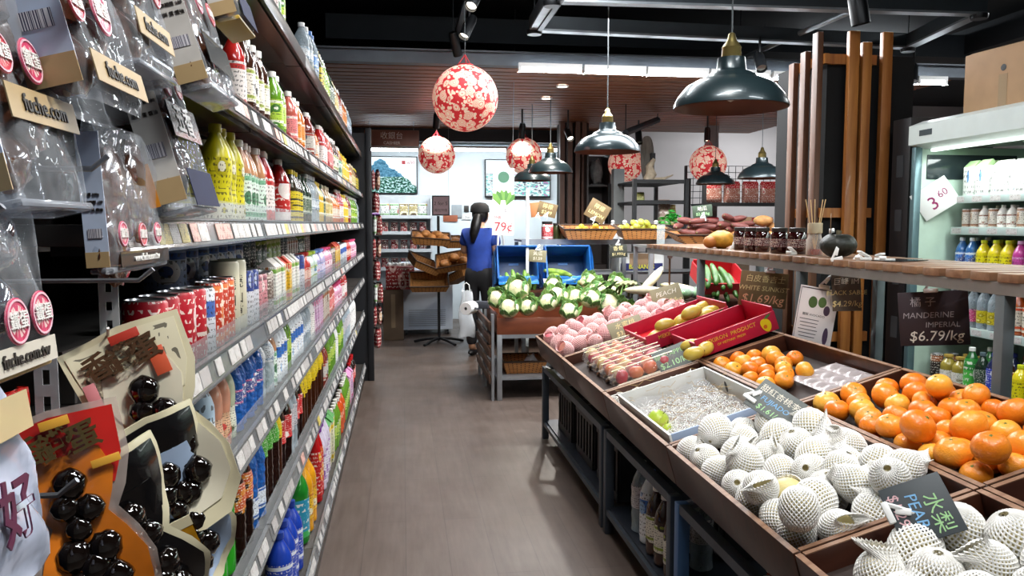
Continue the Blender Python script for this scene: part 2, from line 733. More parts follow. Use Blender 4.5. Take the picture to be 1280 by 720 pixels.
def spot(name, loc, target, power, angle=60, blend=.6, col=(1, .93, .84), size=.04):
    l = bpy.data.lights.new(name, 'SPOT')
    l.energy = power
    l.color = col
    l.spot_size = rad(angle)
    l.spot_blend = blend
    l.shadow_soft_size = size
    o = bpy.data.objects.new(name, l)
    COL.objects.link(o)
    o.location = loc
    o.rotation_euler = (V(target) - V(loc)).to_track_quat('-Z', 'Y').to_euler()
    return o


SPOTB = M('spotlight_black', '#121417', .4, .3)
LENS = EMIT('spotlight_lens', '#fff3e0', 6)
LENSOFF = M('spotlight_glass', '#b9bcbd', .15)


def track_spot(loc, target, label, power=60, angle=60, lit=True, r=.035, ln=.15, col=(1, .93, .84), up=None):
    """black track spotlight: body at loc aimed at target, its stem going up to the track"""
    loc = V(loc)
    d = (V(target) - loc).normalized()
    t = thing('ceiling_spotlight', label, 'spotlight', loc, group='black track spotlights')
    mm = MB()
    q = V((0, 0, 1)).rotation_difference(-d).to_matrix().to_4x4()
    mm.lathe([(r * .99, -.01), (r, 0), (r, ln * .8), (r * .8, ln), (0.001, ln)], 18, 0, q, capb=False)
    mm.build('lamp_housing', SPOTB, t)
    mm = MB()
    mm.lathe([(.001, .012), (r * .9, .012)], 18, 0, q, capb=False, capt=False)
    mm.build('lens', LENS if lit else LENSOFF, t)
    mm = MB()
    e = -d * ln * .6
    mm.tube([e, e + V((0, 0, .05 + r)), e + V((0, 0, (up or (.12 + r))))], .009, 6)
    mm.build('stem', SPOTB, t)
    if power:
        s_ = spot('spot_beam', loc + d * .02, target, power, angle, .7, col, r * .8)
    return t


TR_X = .41
ztr = at(575, 60, 6.0).z
# the light these fixtures throw, then the added fill tubes
area('tube_row_light', ((at(648, 95, 6.05).x + at(1005, 95, 6.05).x) / 2, 6.05, 2.52), 2.6, 120, (.93, .97, 1), sy=.12)
area('right_tube_light', (at(1150, 95, 6.05).x, 6.05, 2.5), .8, 40, (.93, .97, 1), sy=.12)
for k, px in enumerate((490, 600, 672)):
    q = at(px, 190, 10.5)
    area('wall_strip_light', (q.x, 10.48, q.z - .03), .7, 17, (.9, .97, 1), (rad(28), 0, 0), sy=.1)
area('frame_strip_light', (2.1, 5.05, 2.69), 2.3, 120, (.95, .98, 1), sy=.5)
for k, (x, y, pw) in enumerate(((.15, .3, 36), (.15, 2.2, 36), (.15, 4.3, 40), (1.75, 1.3, 35), (3.9, 7.6, 85), (4.6, 5.2, 60), (4.4, 10.3, 70))):  # tubes and their area lights are added to brighten aisle, bins and back
    tube_light(x, x + 1.2, y, 3.08, ['added fill-light tube on the ceiling over the near aisle', 'added fill-light tube on the ceiling over the middle of the aisle', 'added fill-light tube on the ceiling before the red lantern', 'added fill-light tube on the ceiling above the near fruit bins', 'added fill-light tube on the ceiling over the back racks', 'added fill-light tube on the ceiling behind the slatted column', 'added fill-light tube on the ceiling before the grey back wall'][k])
    area('ceiling_tube_light', (x + .6, y, 3.05), 1.2, pw, (.95, .98, 1), sy=.1)

# aisle track with its spotlights
t = thing('ceiling_track_rail', 'long black lighting track over the aisle', 'track')
mm = MB()
mm.box((TR_X, 3.4, ztr + .1), (.035, 6.6, .035))
mm.build('rail', SPOTB, t)
mm = MB()
for y in (.4, 3.4, 6.4):
    mm.cyl((TR_X, y, ztr + .1), (TR_X, y, ZC), .006, n=6)
mm.build('hanger_rod', SPOTB, t)
for px, py, d_, tg, lab, pw in (
        (603, 8, 4.75, (-.4, 3.4, .9), 'black spotlight nearest the top on the aisle track', 45),
        (590, 45, 5.3, (-.4, 4.6, .9), 'black spotlight with a pale lens above the big red lantern', 45),
        (578, 68, 5.9, (1.0, 6.9, .7), 'small black spotlight at the far end of the aisle track, just above the lantern', 60)):
    p = at(px, py, d_)
    p.x = TR_X
    track_spot(p, tg, lab, pw, 75, True, .034, .16)
# spotlights of the same track that hang above the view
for k, (y, tg, pw) in enumerate((((.6), (-.22, .85, 1.08), 75), ((1.6), (-.36, 1.9, 1.2), 22), ((2.6), (-.36, 2.9, 1.1), 30))):
    track_spot((TR_X, y, ztr), tg, ['black spotlight aimed at the hanging snack packs', 'black spotlight aimed at the near shelves', 'black spotlight aimed at the middle shelves'][k], pw, 90)
# track above the produce
t = thing('ceiling_track_rail', 'long black lighting track over the fruit display', 'track')
mm = MB()
mm.box((.95, 3.0, 2.72), (.035, 5.4, .035))
mm.build('rail', SPOTB, t)
mm = MB()
for y in (.6, 3, 5.4):
    mm.cyl((.95, y, 2.72), (.95, y, ZC), .006, n=6)
mm.build('hanger_rod', SPOTB, t)
for k, (y, tg, pw) in enumerate(((1.0, (1.2, 1.4, .75), 25), (1.7, (1.25, 2.1, .75), 31), (2.4, (1.3, 2.9, .75), 44), (3.4, (1.3, 4.2, .75), 60), (2.05, (-.4, 2.0, 1.15), 36), (3.05, (-.4, 3.3, 1.1), 40))):
    track_spot((.95, y, 2.62), tg, ['black spotlight over the nearest pears', 'black spotlight over the pear bin', 'black spotlight over the white fruit box', 'black spotlight aimed at the peaches', 'black spotlight turned to the near drinks shelves', 'black spotlight turned to the far drinks shelves'][k], pw, 72, col=(1, .95, .88))
# ================================================================== left shelving run
XS = -.335                       # shelf lip
SY0, BAY, NB = 1.0, 1.01, 6
SHZ = [1.985, 1.637, 1.380, 1.135, .912, .622, .155]       # top of each shelf
SHN = ['top shelf', 'second shelf down', 'third shelf down', 'fourth shelf down', 'fifth shelf down', 'sixth shelf down', 'bottom shelf']
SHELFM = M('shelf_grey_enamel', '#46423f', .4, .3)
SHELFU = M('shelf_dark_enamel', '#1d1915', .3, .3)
RAILM = CLEAR('clear_price_channel', '#8b8d8f', .40, .12, .3)
STOPM = CLEAR('clear_shelf_stop', '#e8ecee', .07, .08, .12)
TAGS = [PRINT('price_tag_white', '#d2cfcd', '#c4c0be', '#bdb6b2', 1, (), .5, 1.0), PRINT('price_tag_grey', '#b9b5b4', '#cac6c4', '#a8a09c', 2, (), .5), PRINT('price_tag_yellow', '#d9c567', '#c9b24e', '#a8923c', 3, (), .5), PRINT('price_tag_pink', '#dfb0a4', '#cf9488', '#b0766c', 4, (), .5)]


def tag_mesh(w, mat):
    m = MB()
    m.box((0, 0, 0), (.0016, w, .03))
    return m.build('price_tag', mat)


tagproto = {}
for w in (.045, .06):
    for k, mt in enumerate(TAGS):
        o = tag_mesh(w, mt)
        tagproto[(w, k)] = o.data
        bpy.data.objects.remove(o)

for b in range(NB):
    y0 = SY0 + b * BAY
    y1 = y0 + BAY
    bay = thing('shelving_bay', f'dark metal drinks shelving along the left of the aisle, {ORD[b + 1]} bay from the near end', 'shelf', (XS - .45, (y0 + y1) / 2, 0), group='bays of the drinks shelving')
    bx = V((XS - .45, (y0 + y1) / 2, 0))
    m = MB()
    m.box((-.012, 0, 1.04), (.02, BAY - .004, 2.06))
    m.build('back_panel', M('shelf_back_panel', '#33302d', .6), bay)
    for s in (-1, 1):
        if s > 0 and b < NB - 1:
            continue
        m = MB()
        m.box((.02, s * (BAY / 2 - .015), 1.05), (.045, .03, 2.1))
        m.build('upright', BLACK, bay)
    m = MB()
    m.box((.225, 0, .06), (.43, BAY - .004, .12))
    m.build('plinth', SHELFU, bay)
    for i, z in enumerate(SHZ):
        m = MB()
        m.box((.218, 0, z - .014), (.44, BAY - .003, .026), bev=.002)
        for xx in (.14, .27, .40):
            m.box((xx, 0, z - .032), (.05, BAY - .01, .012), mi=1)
        if i < 6:
            for s in (-1, 1):
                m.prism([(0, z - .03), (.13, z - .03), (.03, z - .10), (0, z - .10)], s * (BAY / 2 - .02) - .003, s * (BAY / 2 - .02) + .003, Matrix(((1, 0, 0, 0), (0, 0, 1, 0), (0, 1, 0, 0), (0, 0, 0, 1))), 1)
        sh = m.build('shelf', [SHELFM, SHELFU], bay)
        if i == 0:
            m = MB()
            m.box((.442, 0, z - .02), (.006, BAY - .006, .046), bev=.001)
            m.build('front_lip', SHELFU, sh)
            continue
        m = MB()
        ti = rad(-14)
        m.box((.447, 0, z - .014), (.005, BAY - .008, .044), (0, ti, 0))
        m.box((.452, 0, z - .036), (.012, BAY - .008, .004))
        m.box((.444, 0, z + .008), (.010, BAY - .008, .004))
        m.build('price_rail', RAILM, sh)
        if i in (2, 3, 4, 5) and b < 4:
            m = MB()
            m.box((.436, 0, z + .024), (.003, BAY - .012, .042))
            m.build('shelf_stop', STOPM, sh)
        yy = -BAY / 2 + .03
        while yy < BAY / 2 - .06:
            w = R.choice((.045, .06))
            c = R.choices((0, 1, 2, 3), (6, 4, 5 if (i == 2 and b < 2) else .2, 2 if i in (1, 2) else .3))[0]
            if R.random() < (.9 if b < 3 else .6):
                o = bpy.data.objects.new('price_tag', tagproto[(w, c)])
                COL.objects.link(o)
                o.parent = sh
                o.location = (.4512, yy + w / 2, z - .014)
                o.rotation_euler = (0, ti, 0)
            yy += w + R.choice((.004, .006, .03, .05) if i > 3 else (.003, .005, .02))

# black end panel of the run and the far endcap
t = thing('shelf_end_panel', 'tall black end panel closing the far end of the drinks shelving', 'panel', (XS, SY0 + NB * BAY + .04, 0))
m = MB()
m.box((-.22, 0, 1.08), (.5, .03, 2.16))
m.build('panel', BLACK, t)
m = MB()
m.box((.05, 0, 1.1), (.05, .06, 2.2), bev=.004)
m.build('post', BLACK, t)

# ------------------------------------------------------------------ products
CAPW = M('white_cap', '#f0eeea', .35, var=.02)


def capm(c):
    return M('cap_' + c, c, .35, var=.03)


def prof_pet(r, h, ribs=0, waist=0):
    p = [(r * .82, 0), (r * .98, h * .02)]
    n = 14
    for i in range(n + 1):
        z = h * (.035 + .60 * i / n)
        k = 1 - (.06 * abs(sin(i / n * pi * ribs)) if ribs else 0) - waist * math.exp(-((i / n - .55) / .14) ** 2)
        p.append((r * k, z))
    p += [(r * .95, h * .68), (r * .82, h * .75), (r * .60, h * .82), (r * .42, h * .875), (r * .36, h * .90), (r * .36, h * .925)]
    return p


def bottle(kind, desc, r, h, body, lab=None, lz=(.2, .58), cap='#f0eeea', ribs=0, waist=0, sq=0, neck=1, n=18, capr=.42):
    pr = prof_pet(r, h, ribs, waist)
    m = MB()
    m.lathe(pr, n, 0, sq=sq)
    o = m.build(kind, body, sharp=60)
    tag(o, desc, kind.split('_')[-1])
    if lab is not None:
        m = MB()
        def rad_at(z):
            for (ra, za), (rb, zb) in zip(pr, pr[1:]):
                if za <= z <= zb:
                    return ra + (rb - ra) * (z - za) / max(1e-6, zb - za)
            return r
        zz = [h * (lz[0] + (lz[1] - lz[0]) * i / 8) for i in range(9)]
        m.lathe([(max(rad_at(z), r * .0) * 1.008 + .0006, z) for z in zz], n, 0, capb=False, capt=False, sq=sq)
        m.build('label_sleeve', lab, o)
    m = MB()
    m.lathe([(r * capr, h * .915), (r * capr * 1.02, h * .93), (r * capr, h * .995), (r * capr * .8, h)], 14)
    m.build('cap', capm(cap), o)
    return o


def can(kind, desc, r, h, body, lid='#b9bcc0', cat='can', n=20):
    m = MB()
    m.lathe([(r * .86, 0), (r, h * .03), (r, h * .95), (r * .9, h * .985)], n, capt=False)
    o = m.build(kind, body, sharp=60)
    tag(o, desc, cat)
    m = MB()
    m.lathe([(r * .9, h * .985), (r * .93, h), (r * .86, h), (r * .82, h * .975), (.001, h * .975)], n, capb=False)
    m.build('lid', M('can_lid_' + lid, lid, .3, .85 if lid.startswith('#b') else 0), o)
    return o


def carton(kind, desc, w, d, h, body, top='#e9e5dd', cat='carton'):
    m = MB()
    m.box((0, 0, h / 2), (d, w, h), bev=.002)
    o = m.build(kind, body, sharp=30)
    tag(o, desc, cat)
    m = MB()
    m.prism([(-d / 2, h), (d / 2, h), (0, h + d * .45)], -w / 2 + .002, w / 2 - .002, Matrix(((1, 0, 0, 0), (0, 0, 1, 0), (0, 1, 0, 0), (0, 0, 0, 1))))
    m.build('gable_top', M('carton_' + top, top, .4), o)
    return o


def PL(c, rough=.16):
    return M('drink_' + c, c, rough, var=.1, scale=22, coat=.3)


WATER = CLEAR('clear_water_bottle', '#c9d6de', .30, .08, .45, 40)
BLUEW = CLEAR('blue_water_bottle', '#2462b4', .72, .08, .25, 60)
_seed = [0]


def PR(base, c1, c2, **k):
    _seed[0] += 1
    return PRINT(f'print_{base}_{c1}_{c2}', base, c1, c2, _seed[0], **k)


# the kinds on the shelves: key -> (maker, width, plain words for the label)
KINDS = {}


def K(key, words, w, fn):
    KINDS[key] = [words, w, fn, None]


K('green_tea', 'white-capped green tea bottle', .068, lambda: bottle('tea_bottle', '', .033, .205, PL('#5f8f22'), PR('#a8c83c', '#e9ecd8', '#3f7a24')))
K('dark_tea', 'white-capped dark tea bottle', .068, lambda: bottle('tea_bottle', '', .033, .215, PL('#3a1d10'), PR('#e6e0d2', '#9aa843', '#2f2a22')))
K('plum_tea', 'red-brown tea bottle with pale sleeve', .068, lambda: bottle('tea_bottle', '', .033, .205, PL('#7a2a1c'), PR('#c9c4bc', '#b04a3a', '#4a5a6a')))
K('orange_juice', 'orange juice bottle with white cap', .068, lambda: bottle('juice_bottle', '', .033, .20, PL('#c2661e'), PR('#e38b2c', '#e7d9c8', '#b8301e')))
K('peach_tea', 'pink-labelled peach drink bottle', .066, lambda: bottle('juice_bottle', '', .032, .20, PL('#b5574a'), PR('#e07f7f', '#f0dcd6', '#b02a3a')))
K('yellow_drink', 'yellow sleeved bottle with yellow cap', .070, lambda: bottle('juice_bottle', '', .034, .225, M('yellow_sleeve_plastic', '#c9bf12', .3), PR('#d6cc1c', '#dcd8c0', '#b5aa14', bands=((0, .28),)), (.03, .66), '#c4ba14', waist=.1))
K('milk_green', 'pale milk tea bottle with green print', .060, lambda: bottle('milk_tea_bottle', '', .029, .20, PL('#c08a62'), PR('#dfeee2', '#79b48f', '#4f7f5e'), (.03, .60), sq=.25))
K('milk_red', 'white and red yogurt drink bottle', .062, lambda: bottle('milk_tea_bottle', '', .030, .205, PL('#b3231f'), PR('#ece3df', '#c22a28', '#c94a40'), (.03, .62), '#d8d2cc'))
K('red_big', 'large red drink bottle with pale base', .086, lambda: bottle('juice_bottle', '', .042, .235, PL('#8e1512'), PR('#b8201c', '#e3d5d2', '#e5dcd8', bands=((0, .22),), scale=.6), (.06, .62), '#cfcac4', capr=.38))
K('sesame', 'bottle with a yellow label and dark stripes', .062, lambda: bottle('juice_bottle', '', .030, .19, PL('#332a1c'), PR('#d9c42a', '#2c2a20', '#b89c1c', bands=((.1, .16), (.3, .36), (.5, .56), (.7, .76))), (.05, .6), '#d9c42a'))
K('dark_green', 'dark green bottle with checked label', .060, lambda: bottle('tea_bottle', '', .029, .185, PL('#1d3524'), PR('#36553c', '#c9d2c4', '#1c2b20'), cap='#26402c'))
K('water', 'clear water bottle', .068, lambda: bottle('water_bottle', '', .033, .205, WATER, PR('#d5dce2', '#8ea4b6', '#6c88a4'), (.3, .52), '#e9ecee', ribs=4))
K('water_blue', 'clear water bottle with blue cap and label', .072, lambda: bottle('water_bottle', '', .035, .225, WATER, PR('#3f7fc4', '#dfe9f2', '#2456a0'), (.3, .55), '#2f74c0', ribs=4))
K('lemon', 'bright yellow lemonade bottle', .064, lambda: bottle('juice_bottle', '', .031, .19, PL('#d3a91f'), PR('#e6c631', '#f1eedc', '#c98f16'), cap='#e3c12c'))
K('beige_tea', 'beige milk tea bottle with yellow label', .066, lambda: bottle('milk_tea_bottle', '', .032, .19, PL('#a98a62'), PR('#d9c98a', '#efe9d6', '#c9a548'), cap='#d6c9a8'))
K('orange_small', 'small orange drink bottle with white label', .060, lambda: bottle('juice_bottle', '', .029, .165, PL('#cf6d2a'), PR('#ead9c9', '#d97c3a', '#c4482a')))
K('tin_blue', 'large blue and white powder tin', .098, lambda: can('powder_tin', '', .047, .128, PR('#8fa4c8', '#2f4f92', '#e2e6ee', bands=((.8, .92),), scale=.7), '#3d5f8e', 'tin'))
K('tin_dark', 'dark tin with a small pale picture', .090, lambda: can('powder_tin', '', .043, .125, PR('#20252a', '#48606a', '#9a8a6a'), '#b8bcc0', 'tin'))
K('tin_green', 'wide green tin with a pale lid', .098, lambda: can('powder_tin', '', .047, .12, PR('#23401c', '#8ba03c', '#2f5a28', scale=.6), '#26402c', 'tin'))
K('tin_lime', 'wide lime green tin', .098, lambda: can('powder_tin', '', .047, .12, PR('#8aa832', '#cfd890', '#3c6a2a', scale=.6), '#4b5a2c', 'tin'))
K('can_red', 'red drink can with white script', .068, lambda: can('drink_can', '', .033, .13, PR('#b5182a', '#b5182a', '#e5cfcb', bands=(), scale=.7)))
K('can_white', 'white and blue drink can', .066, lambda: can('drink_can', '', .032, .126, PR('#d9dee6', '#3c5fa8', '#7d5a3a', bands=((.55, .8),))))
K('can_orange', 'red and orange drink can', .058, lambda: can('drink_can', '', .028, .132, PR('#c23a20', '#e07a3a', '#f0d8c4', scale=.8)))
K('can_herb', 'tall beige herbal jelly can with black writing', .068, lambda: can('drink_can', '', .033, .165, PR('#c4bd9c', '#8fa06a', '#d8d3ba', bands=((.84, .97),), scale=.01), '#9aa08a'))
K('can_navy', 'white drink can with a navy top and red mark', .060, lambda: can('drink_can', '', .029, .135, PR('#d8dae2', '#2b3f86', '#b9c2d8', bands=((.62, 1.0),))))
K('can_pink', 'pink coffee can', .056, lambda: can('drink_can', '', .027, .115, PR('#cf8f96', '#8e5560', '#ecd6d4')))
K('can_brown', 'brown coffee can', .056, lambda: can('drink_can', '', .027, .115, PR('#6a5a52', '#a8988c', '#8a2f2a')))
K('carton_white', 'small white drink carton with green print', .058, lambda: carton('drink_carton', '', .054, .054, .12, PR('#e6e6df', '#7fb04a', '#d2463a')))
K('carton_yellow', 'small yellow drink carton', .056, lambda: carton('drink_carton', '', .052, .052, .12, PR('#e0b52c', '#d0402c', '#f0e8c8'), '#d94a30'))
K('carton_tall', 'pale paper carton with orange picture', .066, lambda: carton('drink_carton', '', .062, .062, .15, PR('#cfc6ba', '#b06a34', '#8a4a20')))
K('cup_lime', 'lime-capped small drink bottle', .052, lambda: bottle('juice_bottle', '', .025, .13, PL('#cfe0d8'), PR('#dfe8e4', '#a4c43c', '#6d9ac0'), cap='#a9c93e', capr=.7))
K('cup_lilac', 'small lilac drink bottle', .050, lambda: bottle('juice_bottle', '', .024, .13, PL('#b8b0d6'), PR('#d9d4ea', '#7a86c8', '#c84a6a'), cap='#6f8fd0', capr=.7))
K('cup_pink', 'small pink drink bottle', .050, lambda: bottle('juice_bottle', '', .024, .13, PL('#d79ab4'), PR('#efd6de', '#d65a8a', '#b03a68'), cap='#d64a7a', capr=.7))
K('cup_red', 'small red capped bottle', .050, lambda: bottle('juice_bottle', '', .024, .135, PL('#b3302a'), PR('#e8c2b4', '#c22a24', '#e0d8b8'), cap='#a8201c', capr=.7))
K('pale_sport', 'pale blue and white sports drink bottle', .098, lambda: bottle('sports_drink_bottle', '', .047, .262, PL('#c4d8e6', .3), PR('#dfe8ee', '#b9d2e4', '#3f6ea6', bands=((.0, .12), (.55, .98)), scale=.45), (.08, .84), '#dfe6ea', capr=.5))
K('peach_big', 'peach coloured soda bottle', .078, lambda: bottle('soda_bottle', '', .037, .25, PL('#cf9378'), PR('#d9b08e', '#e8d8c4', '#c9504a', bands=()), (.1, .42), '#c98a6c', waist=.12))
K('pale_big', 'clear pale green soda bottle', .078, lambda: bottle('soda_bottle', '', .037, .25, PL('#b4bea2'), PR('#d5d8c6', '#e6e6da', '#5f6f4a', bands=()), (.1, .42), '#d2d4c6', waist=.1))
K('blue_water', 'deep blue mineral water bottle', .082, lambda: bottle('water_bottle', '', .039, .26, BLUEW, PR('#1b3f86', '#c44a8a', '#e2e6ee'), (.36, .56), '#2a4f9a', ribs=6))
K('jug_clear', 'squat clear jug with pale label', .11, lambda: bottle('water_bottle', '', .052, .24, WATER, PR('#d8dde0', '#a8b8c8', '#8096ae'), (.5, .8), '#dfe3e6', ribs=2))
K('white_blue', 'white bottle with blue shoulders', .07, lambda: bottle('milk_bottle', '', .034, .235, PL('#dfe6ec', .3), PR('#eef1f4', '#2f6fc0', '#8fb4dc', bands=((.55, .85),)), (.1, .7), '#3a7fd0'))
K('pink_carton', 'lilac and pink milk carton', .07, lambda: carton('drink_carton', '', .066, .066, .19, PR('#cfa6c8', '#d9568f', '#f0e0ea'), '#d48ab8'))
K('green_big', 'tall green soda bottle', .098, lambda: bottle('soda_bottle', '', .047, .29, PL('#2c9a22'), None, cap='#1f8a1c', waist=.06))
K('cola_orange', 'ribbed black cola bottle with orange label', .094, lambda: bottle('soda_bottle', '', .045, .30, PL('#1c0d08', .1), PR('#c4501c', '#1e0f0a', '#d88a2a', bands=((0, .12),)), (.44, .72), '#b89a2a', ribs=7))
K('blue_jug', 'big blue water bottle with white tag', .094, lambda: bottle('water_bottle', '', .045, .29, BLUEW, PR('#dfe6ee', '#3a66b0', '#c8d2e2'), (.12, .34), '#2a5fc0', ribs=5))
K('cola_green', 'ribbed dark cola bottle with green label', .086, lambda: bottle('soda_bottle', '', .041, .28, PL('#220f0a', .1), PR('#43a02a', '#7cc444', '#2a6a1a', bands=()), (.55, .78), '#3fa02c', ribs=8))
K('tea_yellow', 'dark tea bottle with bright yellow label', .074, lambda: bottle('tea_bottle', '', .036, .245, PL('#3a1a0a'), PR('#e0c41e', '#c9a812', '#5a3a10', bands=()), (.5, .82), '#2a1a10'))
K('cola_red', 'cola bottle with red label', .07, lambda: bottle('soda_bottle', '', .034, .235, PL('#1e0d0a', .1), PR('#c01f24', '#a8161c', '#ece6e2', bands=()), (.35, .66), '#b81c20', ribs=2))
K('grey_water', 'plain-labelled clear bottle', .07, lambda: bottle('water_bottle', '', .034, .235, WATER, PR('#c8c4c8', '#e2dfe2', '#8a8690', bands=()), (.35, .66), '#dcdcdc', ribs=3))
K('green_tall', 'slim green tea bottle', .066, lambda: bottle('tea_bottle', '', .032, .235, PL('#5c8a24'), PR('#b4cc5a', '#4f8a2a', '#e6ead8'), (.3, .6), '#e8e6dc'))
K('black_cap', 'white bottle with a black cap', .064, lambda: bottle('milk_bottle', '', .031, .22, PL('#e2e2e0', .3), PR('#eceae6', '#c9c6c0', '#3a3836', bands=()), (.1, .62), '#232324'))
K('blue_carton', 'blue bottle with white print', .09, lambda: bottle('detergent_bottle', '', .043, .255, PL('#1d3fa8', .25), PR('#2346b4', '#dfe6f2', '#1a2f86'), (.15, .62), '#21409a'))
K('soda_green', 'big green soda bottle with a blue label', .118, lambda: bottle('soda_bottle', '', .057, .325, PL('#1f7d26', .08), PR('#2a8fae', '#3fae5a', '#7cc43c', bands=((0, .16),), scale=.6), (.1, .56), '#1f9a22'))
K('oj_big', 'large orange juice bottle', .1, lambda: bottle('juice_bottle', '', .048, .30, PL('#e09a1c'), PR('#e8b42c', '#d0801a', '#f2e6c2'), (.2, .55), '#e08a1a'))
K('red_slim', 'slim red bottle with yellow writing', .072, lambda: bottle('sauce_bottle', '', .034, .33, PL('#b3161a'), PR('#c01c1e', '#b3161a', '#e0a42c', bands=()), (.1, .7), '#2c2624', capr=.5))
K('lilac_jug', 'pale cleaner bottle with purple cap', .084, lambda: bottle('detergent_bottle', '', .04, .30, PL('#cfc4d6', .25), PR('#dcd6e2', '#b08ac0', '#8a5aa8'), (.15, .6), '#7a2f9a', capr=.5))
K('tea_box', 'white and yellow drink box', .085, lambda: carton('drink_carton', '', .08, .07, .21, PR('#e6e0c4', '#e0c02c', '#3f8a3a'), '#3f8a3a'))
K('orange_jelly', 'small clear bottle of orange drink', .07, lambda: bottle('juice_bottle', '', .034, .21, PL('#c24a16'), PR('#d8703a', '#e8d2bc', '#b0301a', bands=()), (.45, .62), '#d8d4cc'))
K('tiny_white', 'short can with white lid', .06, lambda: can('drink_can', '', .029, .11, PR('#c9b4ae', '#d07a72', '#f0e6e2'), '#d9d6d2'))

RUNS = {
    0: [(2.2, 'cup_pink', 3), (0, 'tiny_white', 3), (0, 'milk_green', 1), (0, 'green_tea', 1), (3.35, 'water', 2), (0, 'dark_tea', 1), (0, 'water_blue', 3), (0, 'sesame', 2), (0, 'green_tea', 5), (0, 'dark_green', 4), (0, 'beige_tea', 3), (5.1, 'red_slim0', 0), (0, 'plum_tea', 5), (0, 'orange_juice', 4), (0, 'water', 8)],
    1: [(1.98, 'milk_red', 1), (0, 'dark_tea', 4), (2.52, 'green_tea', 2), (2.86, 'peach_tea', 1), (3.0, 'orange_juice', 2), (3.42, 'plum_tea', 2), (0, 'orange_small', 2), (3.85, 'milk_red', 4), (0, 'peach_tea', 5), (0, 'dark_tea', 4), (0, 'milk_green', 3), (0, 'lemon', 9), (0, 'orange_small', 6), (0, 'beige_tea', 6), (0, 'sesame', 12)],
    2: [(1.74, 'yellow_drink', 3), (0, 'milk_green', 4), (0, 'milk_red', 3), (2.66, 'red_big', 1), (2.86, 'sesame', 3), (0, 'dark_green', 4), (0, 'water', 4), (0, 'lemon', 3), (0, 'dark_green', 1), (0, 'beige_tea', 5), (0, 'orange_small', 7), (0, 'milk_red', 4), (0, 'lemon', 7), (0, 'plum_tea', 5), (0, 'green_tea', 9), (0, 'water', 5)],
    3: [(1.25, 'can_red', 4), (0, 'can_white', 1), (0, 'can_orange', 3), (0, 'can_herb', 2), (0, 'can_navy', 2), (0, 'can_pink', 2), (0, 'can_brown', 2), (0, 'carton_white', 3), (0, 'carton_yellow', 2), (0, 'carton_white', 3), (0, 'can_navy', 2), (0, 'cup_red', 4), (0, 'cup_lime', 5), (0, 'cup_lilac', 6), (0, 'cup_pink', 5), (0, 'can_brown', 4), (0, 'carton_yellow', 5), (0, 'can_white', 8), (0, 'cup_red', 6), (0, 'cup_pink', 12)],
    4: [(1.56, 'pale_sport', 1), (0, 'peach_big', 2), (0, 'pale_big', 1), (0, 'blue_water', 5), (0, 'jug_clear', 2), (0, 'milk_green', 1), (0, 'white_blue', 3), (0, 'green_tall', 2), (0, 'white_blue', 5), (0, 'water', 4), (0, 'black_cap', 2), (0, 'pink_carton', 6), (0, 'carton_tall', 4), (0, 'peach_tea', 5), (0, 'cup_pink', 9), (0, 'milk_red', 6)],
    5: [(1.62, 'green_big', 2), (0, 'cola_orange', 2), (0, 'blue_jug', 2), (0, 'cola_green', 3), (0, 'tea_yellow', 1), (0, 'cola_red', 2), (0, 'grey_water', 2), (0, 'cola_red', 2), (0, 'tea_yellow', 9), (0, 'plum_tea', 3), (0, 'green_tall', 6), (0, 'black_cap', 3), (0, 'green_tall', 5), (0, 'grey_water', 8), (0, 'black_cap', 9)],
    6: [(2.5, 'blue_carton', 4), (3.02, 'soda_green', 1), (0, 'oj_big', 2), (3.5, 'red_slim', 2), (0, 'lilac_jug', 4), (0, 'tea_box', 3), (0, 'green_tall', 4), (0, 'orange_jelly', 5), (0, 'green_tall', 6), (0, 'pink_carton', 4), (0, 'cola_red', 6)],
}
PROTO = {}
count = {}


def product(key, x, y, z, shelf, row='', rot=None, room=1):
    words, w, fn, _ = KINDS[key]
    if key not in PROTO:
        PROTO[key] = Proto(fn())
    kk = (key, shelf, row)
    count[kk] = count.get(kk, 0) + 1
    lab = f'{ordn(count[kk])} {words} from the near end{row}, {shelf}'
    if len(lab.split()) > 16:
        lab = f'{ordn(count[kk])} {words}{row}, {shelf}'
    k = fit(key, room) * R.uniform(.985, 1.0)
    o = PROTO[key].put((x, y, z + .0004), (0, 0, R.uniform(-.5, .5) if rot is None else rot), k, lab, words + 's on the left shelving')
    return o


def fit(key, room):
    if key not in PROTO:
        PROTO[key] = Proto(KINDS[key][2]())
    r = PROTO[key].root
    top = max(v.co.z for q in [r, *r.children] for v in q.data.vertices)
    return min(1, room / top)


ROOM = [.4] + [SHZ[i - 1] - SHZ[i] - .046 for i in range(1, 7)]


YEND = SY0 + NB * BAY - .06
HERB = []
for i, runs in RUNS.items():
    y = 0
    for ys, key, n in runs:
        if not n:
            continue
        if ys:
            y = ys
        w = KINDS[key][1] * fit(key, ROOM[i]) + .005
        for k in range(n):
            if y + w > YEND:
                break
            wob = R.uniform(-.006, .004)
            o = product(key, XS - .022 - w / 2 + wob, y + w / 2, SHZ[i], SHN[i], room=ROOM[i], rot=(0 if key.startswith(('carton', 'tea_box', 'pink_carton')) else None))
            if key == 'can_herb':
                HERB.append(o)
            # the row right behind, as far as one can look over the front row
            if y < 4.2 and i in (1, 2, 4, 5) and not key.startswith(('pale', 'jug')) and R.random() < .8:
                product(key, XS - .034 - w * 1.5, y + w / 2, SHZ[i], SHN[i], ' in the row behind', room=ROOM[i])
            y += w + R.uniform(0, .006)
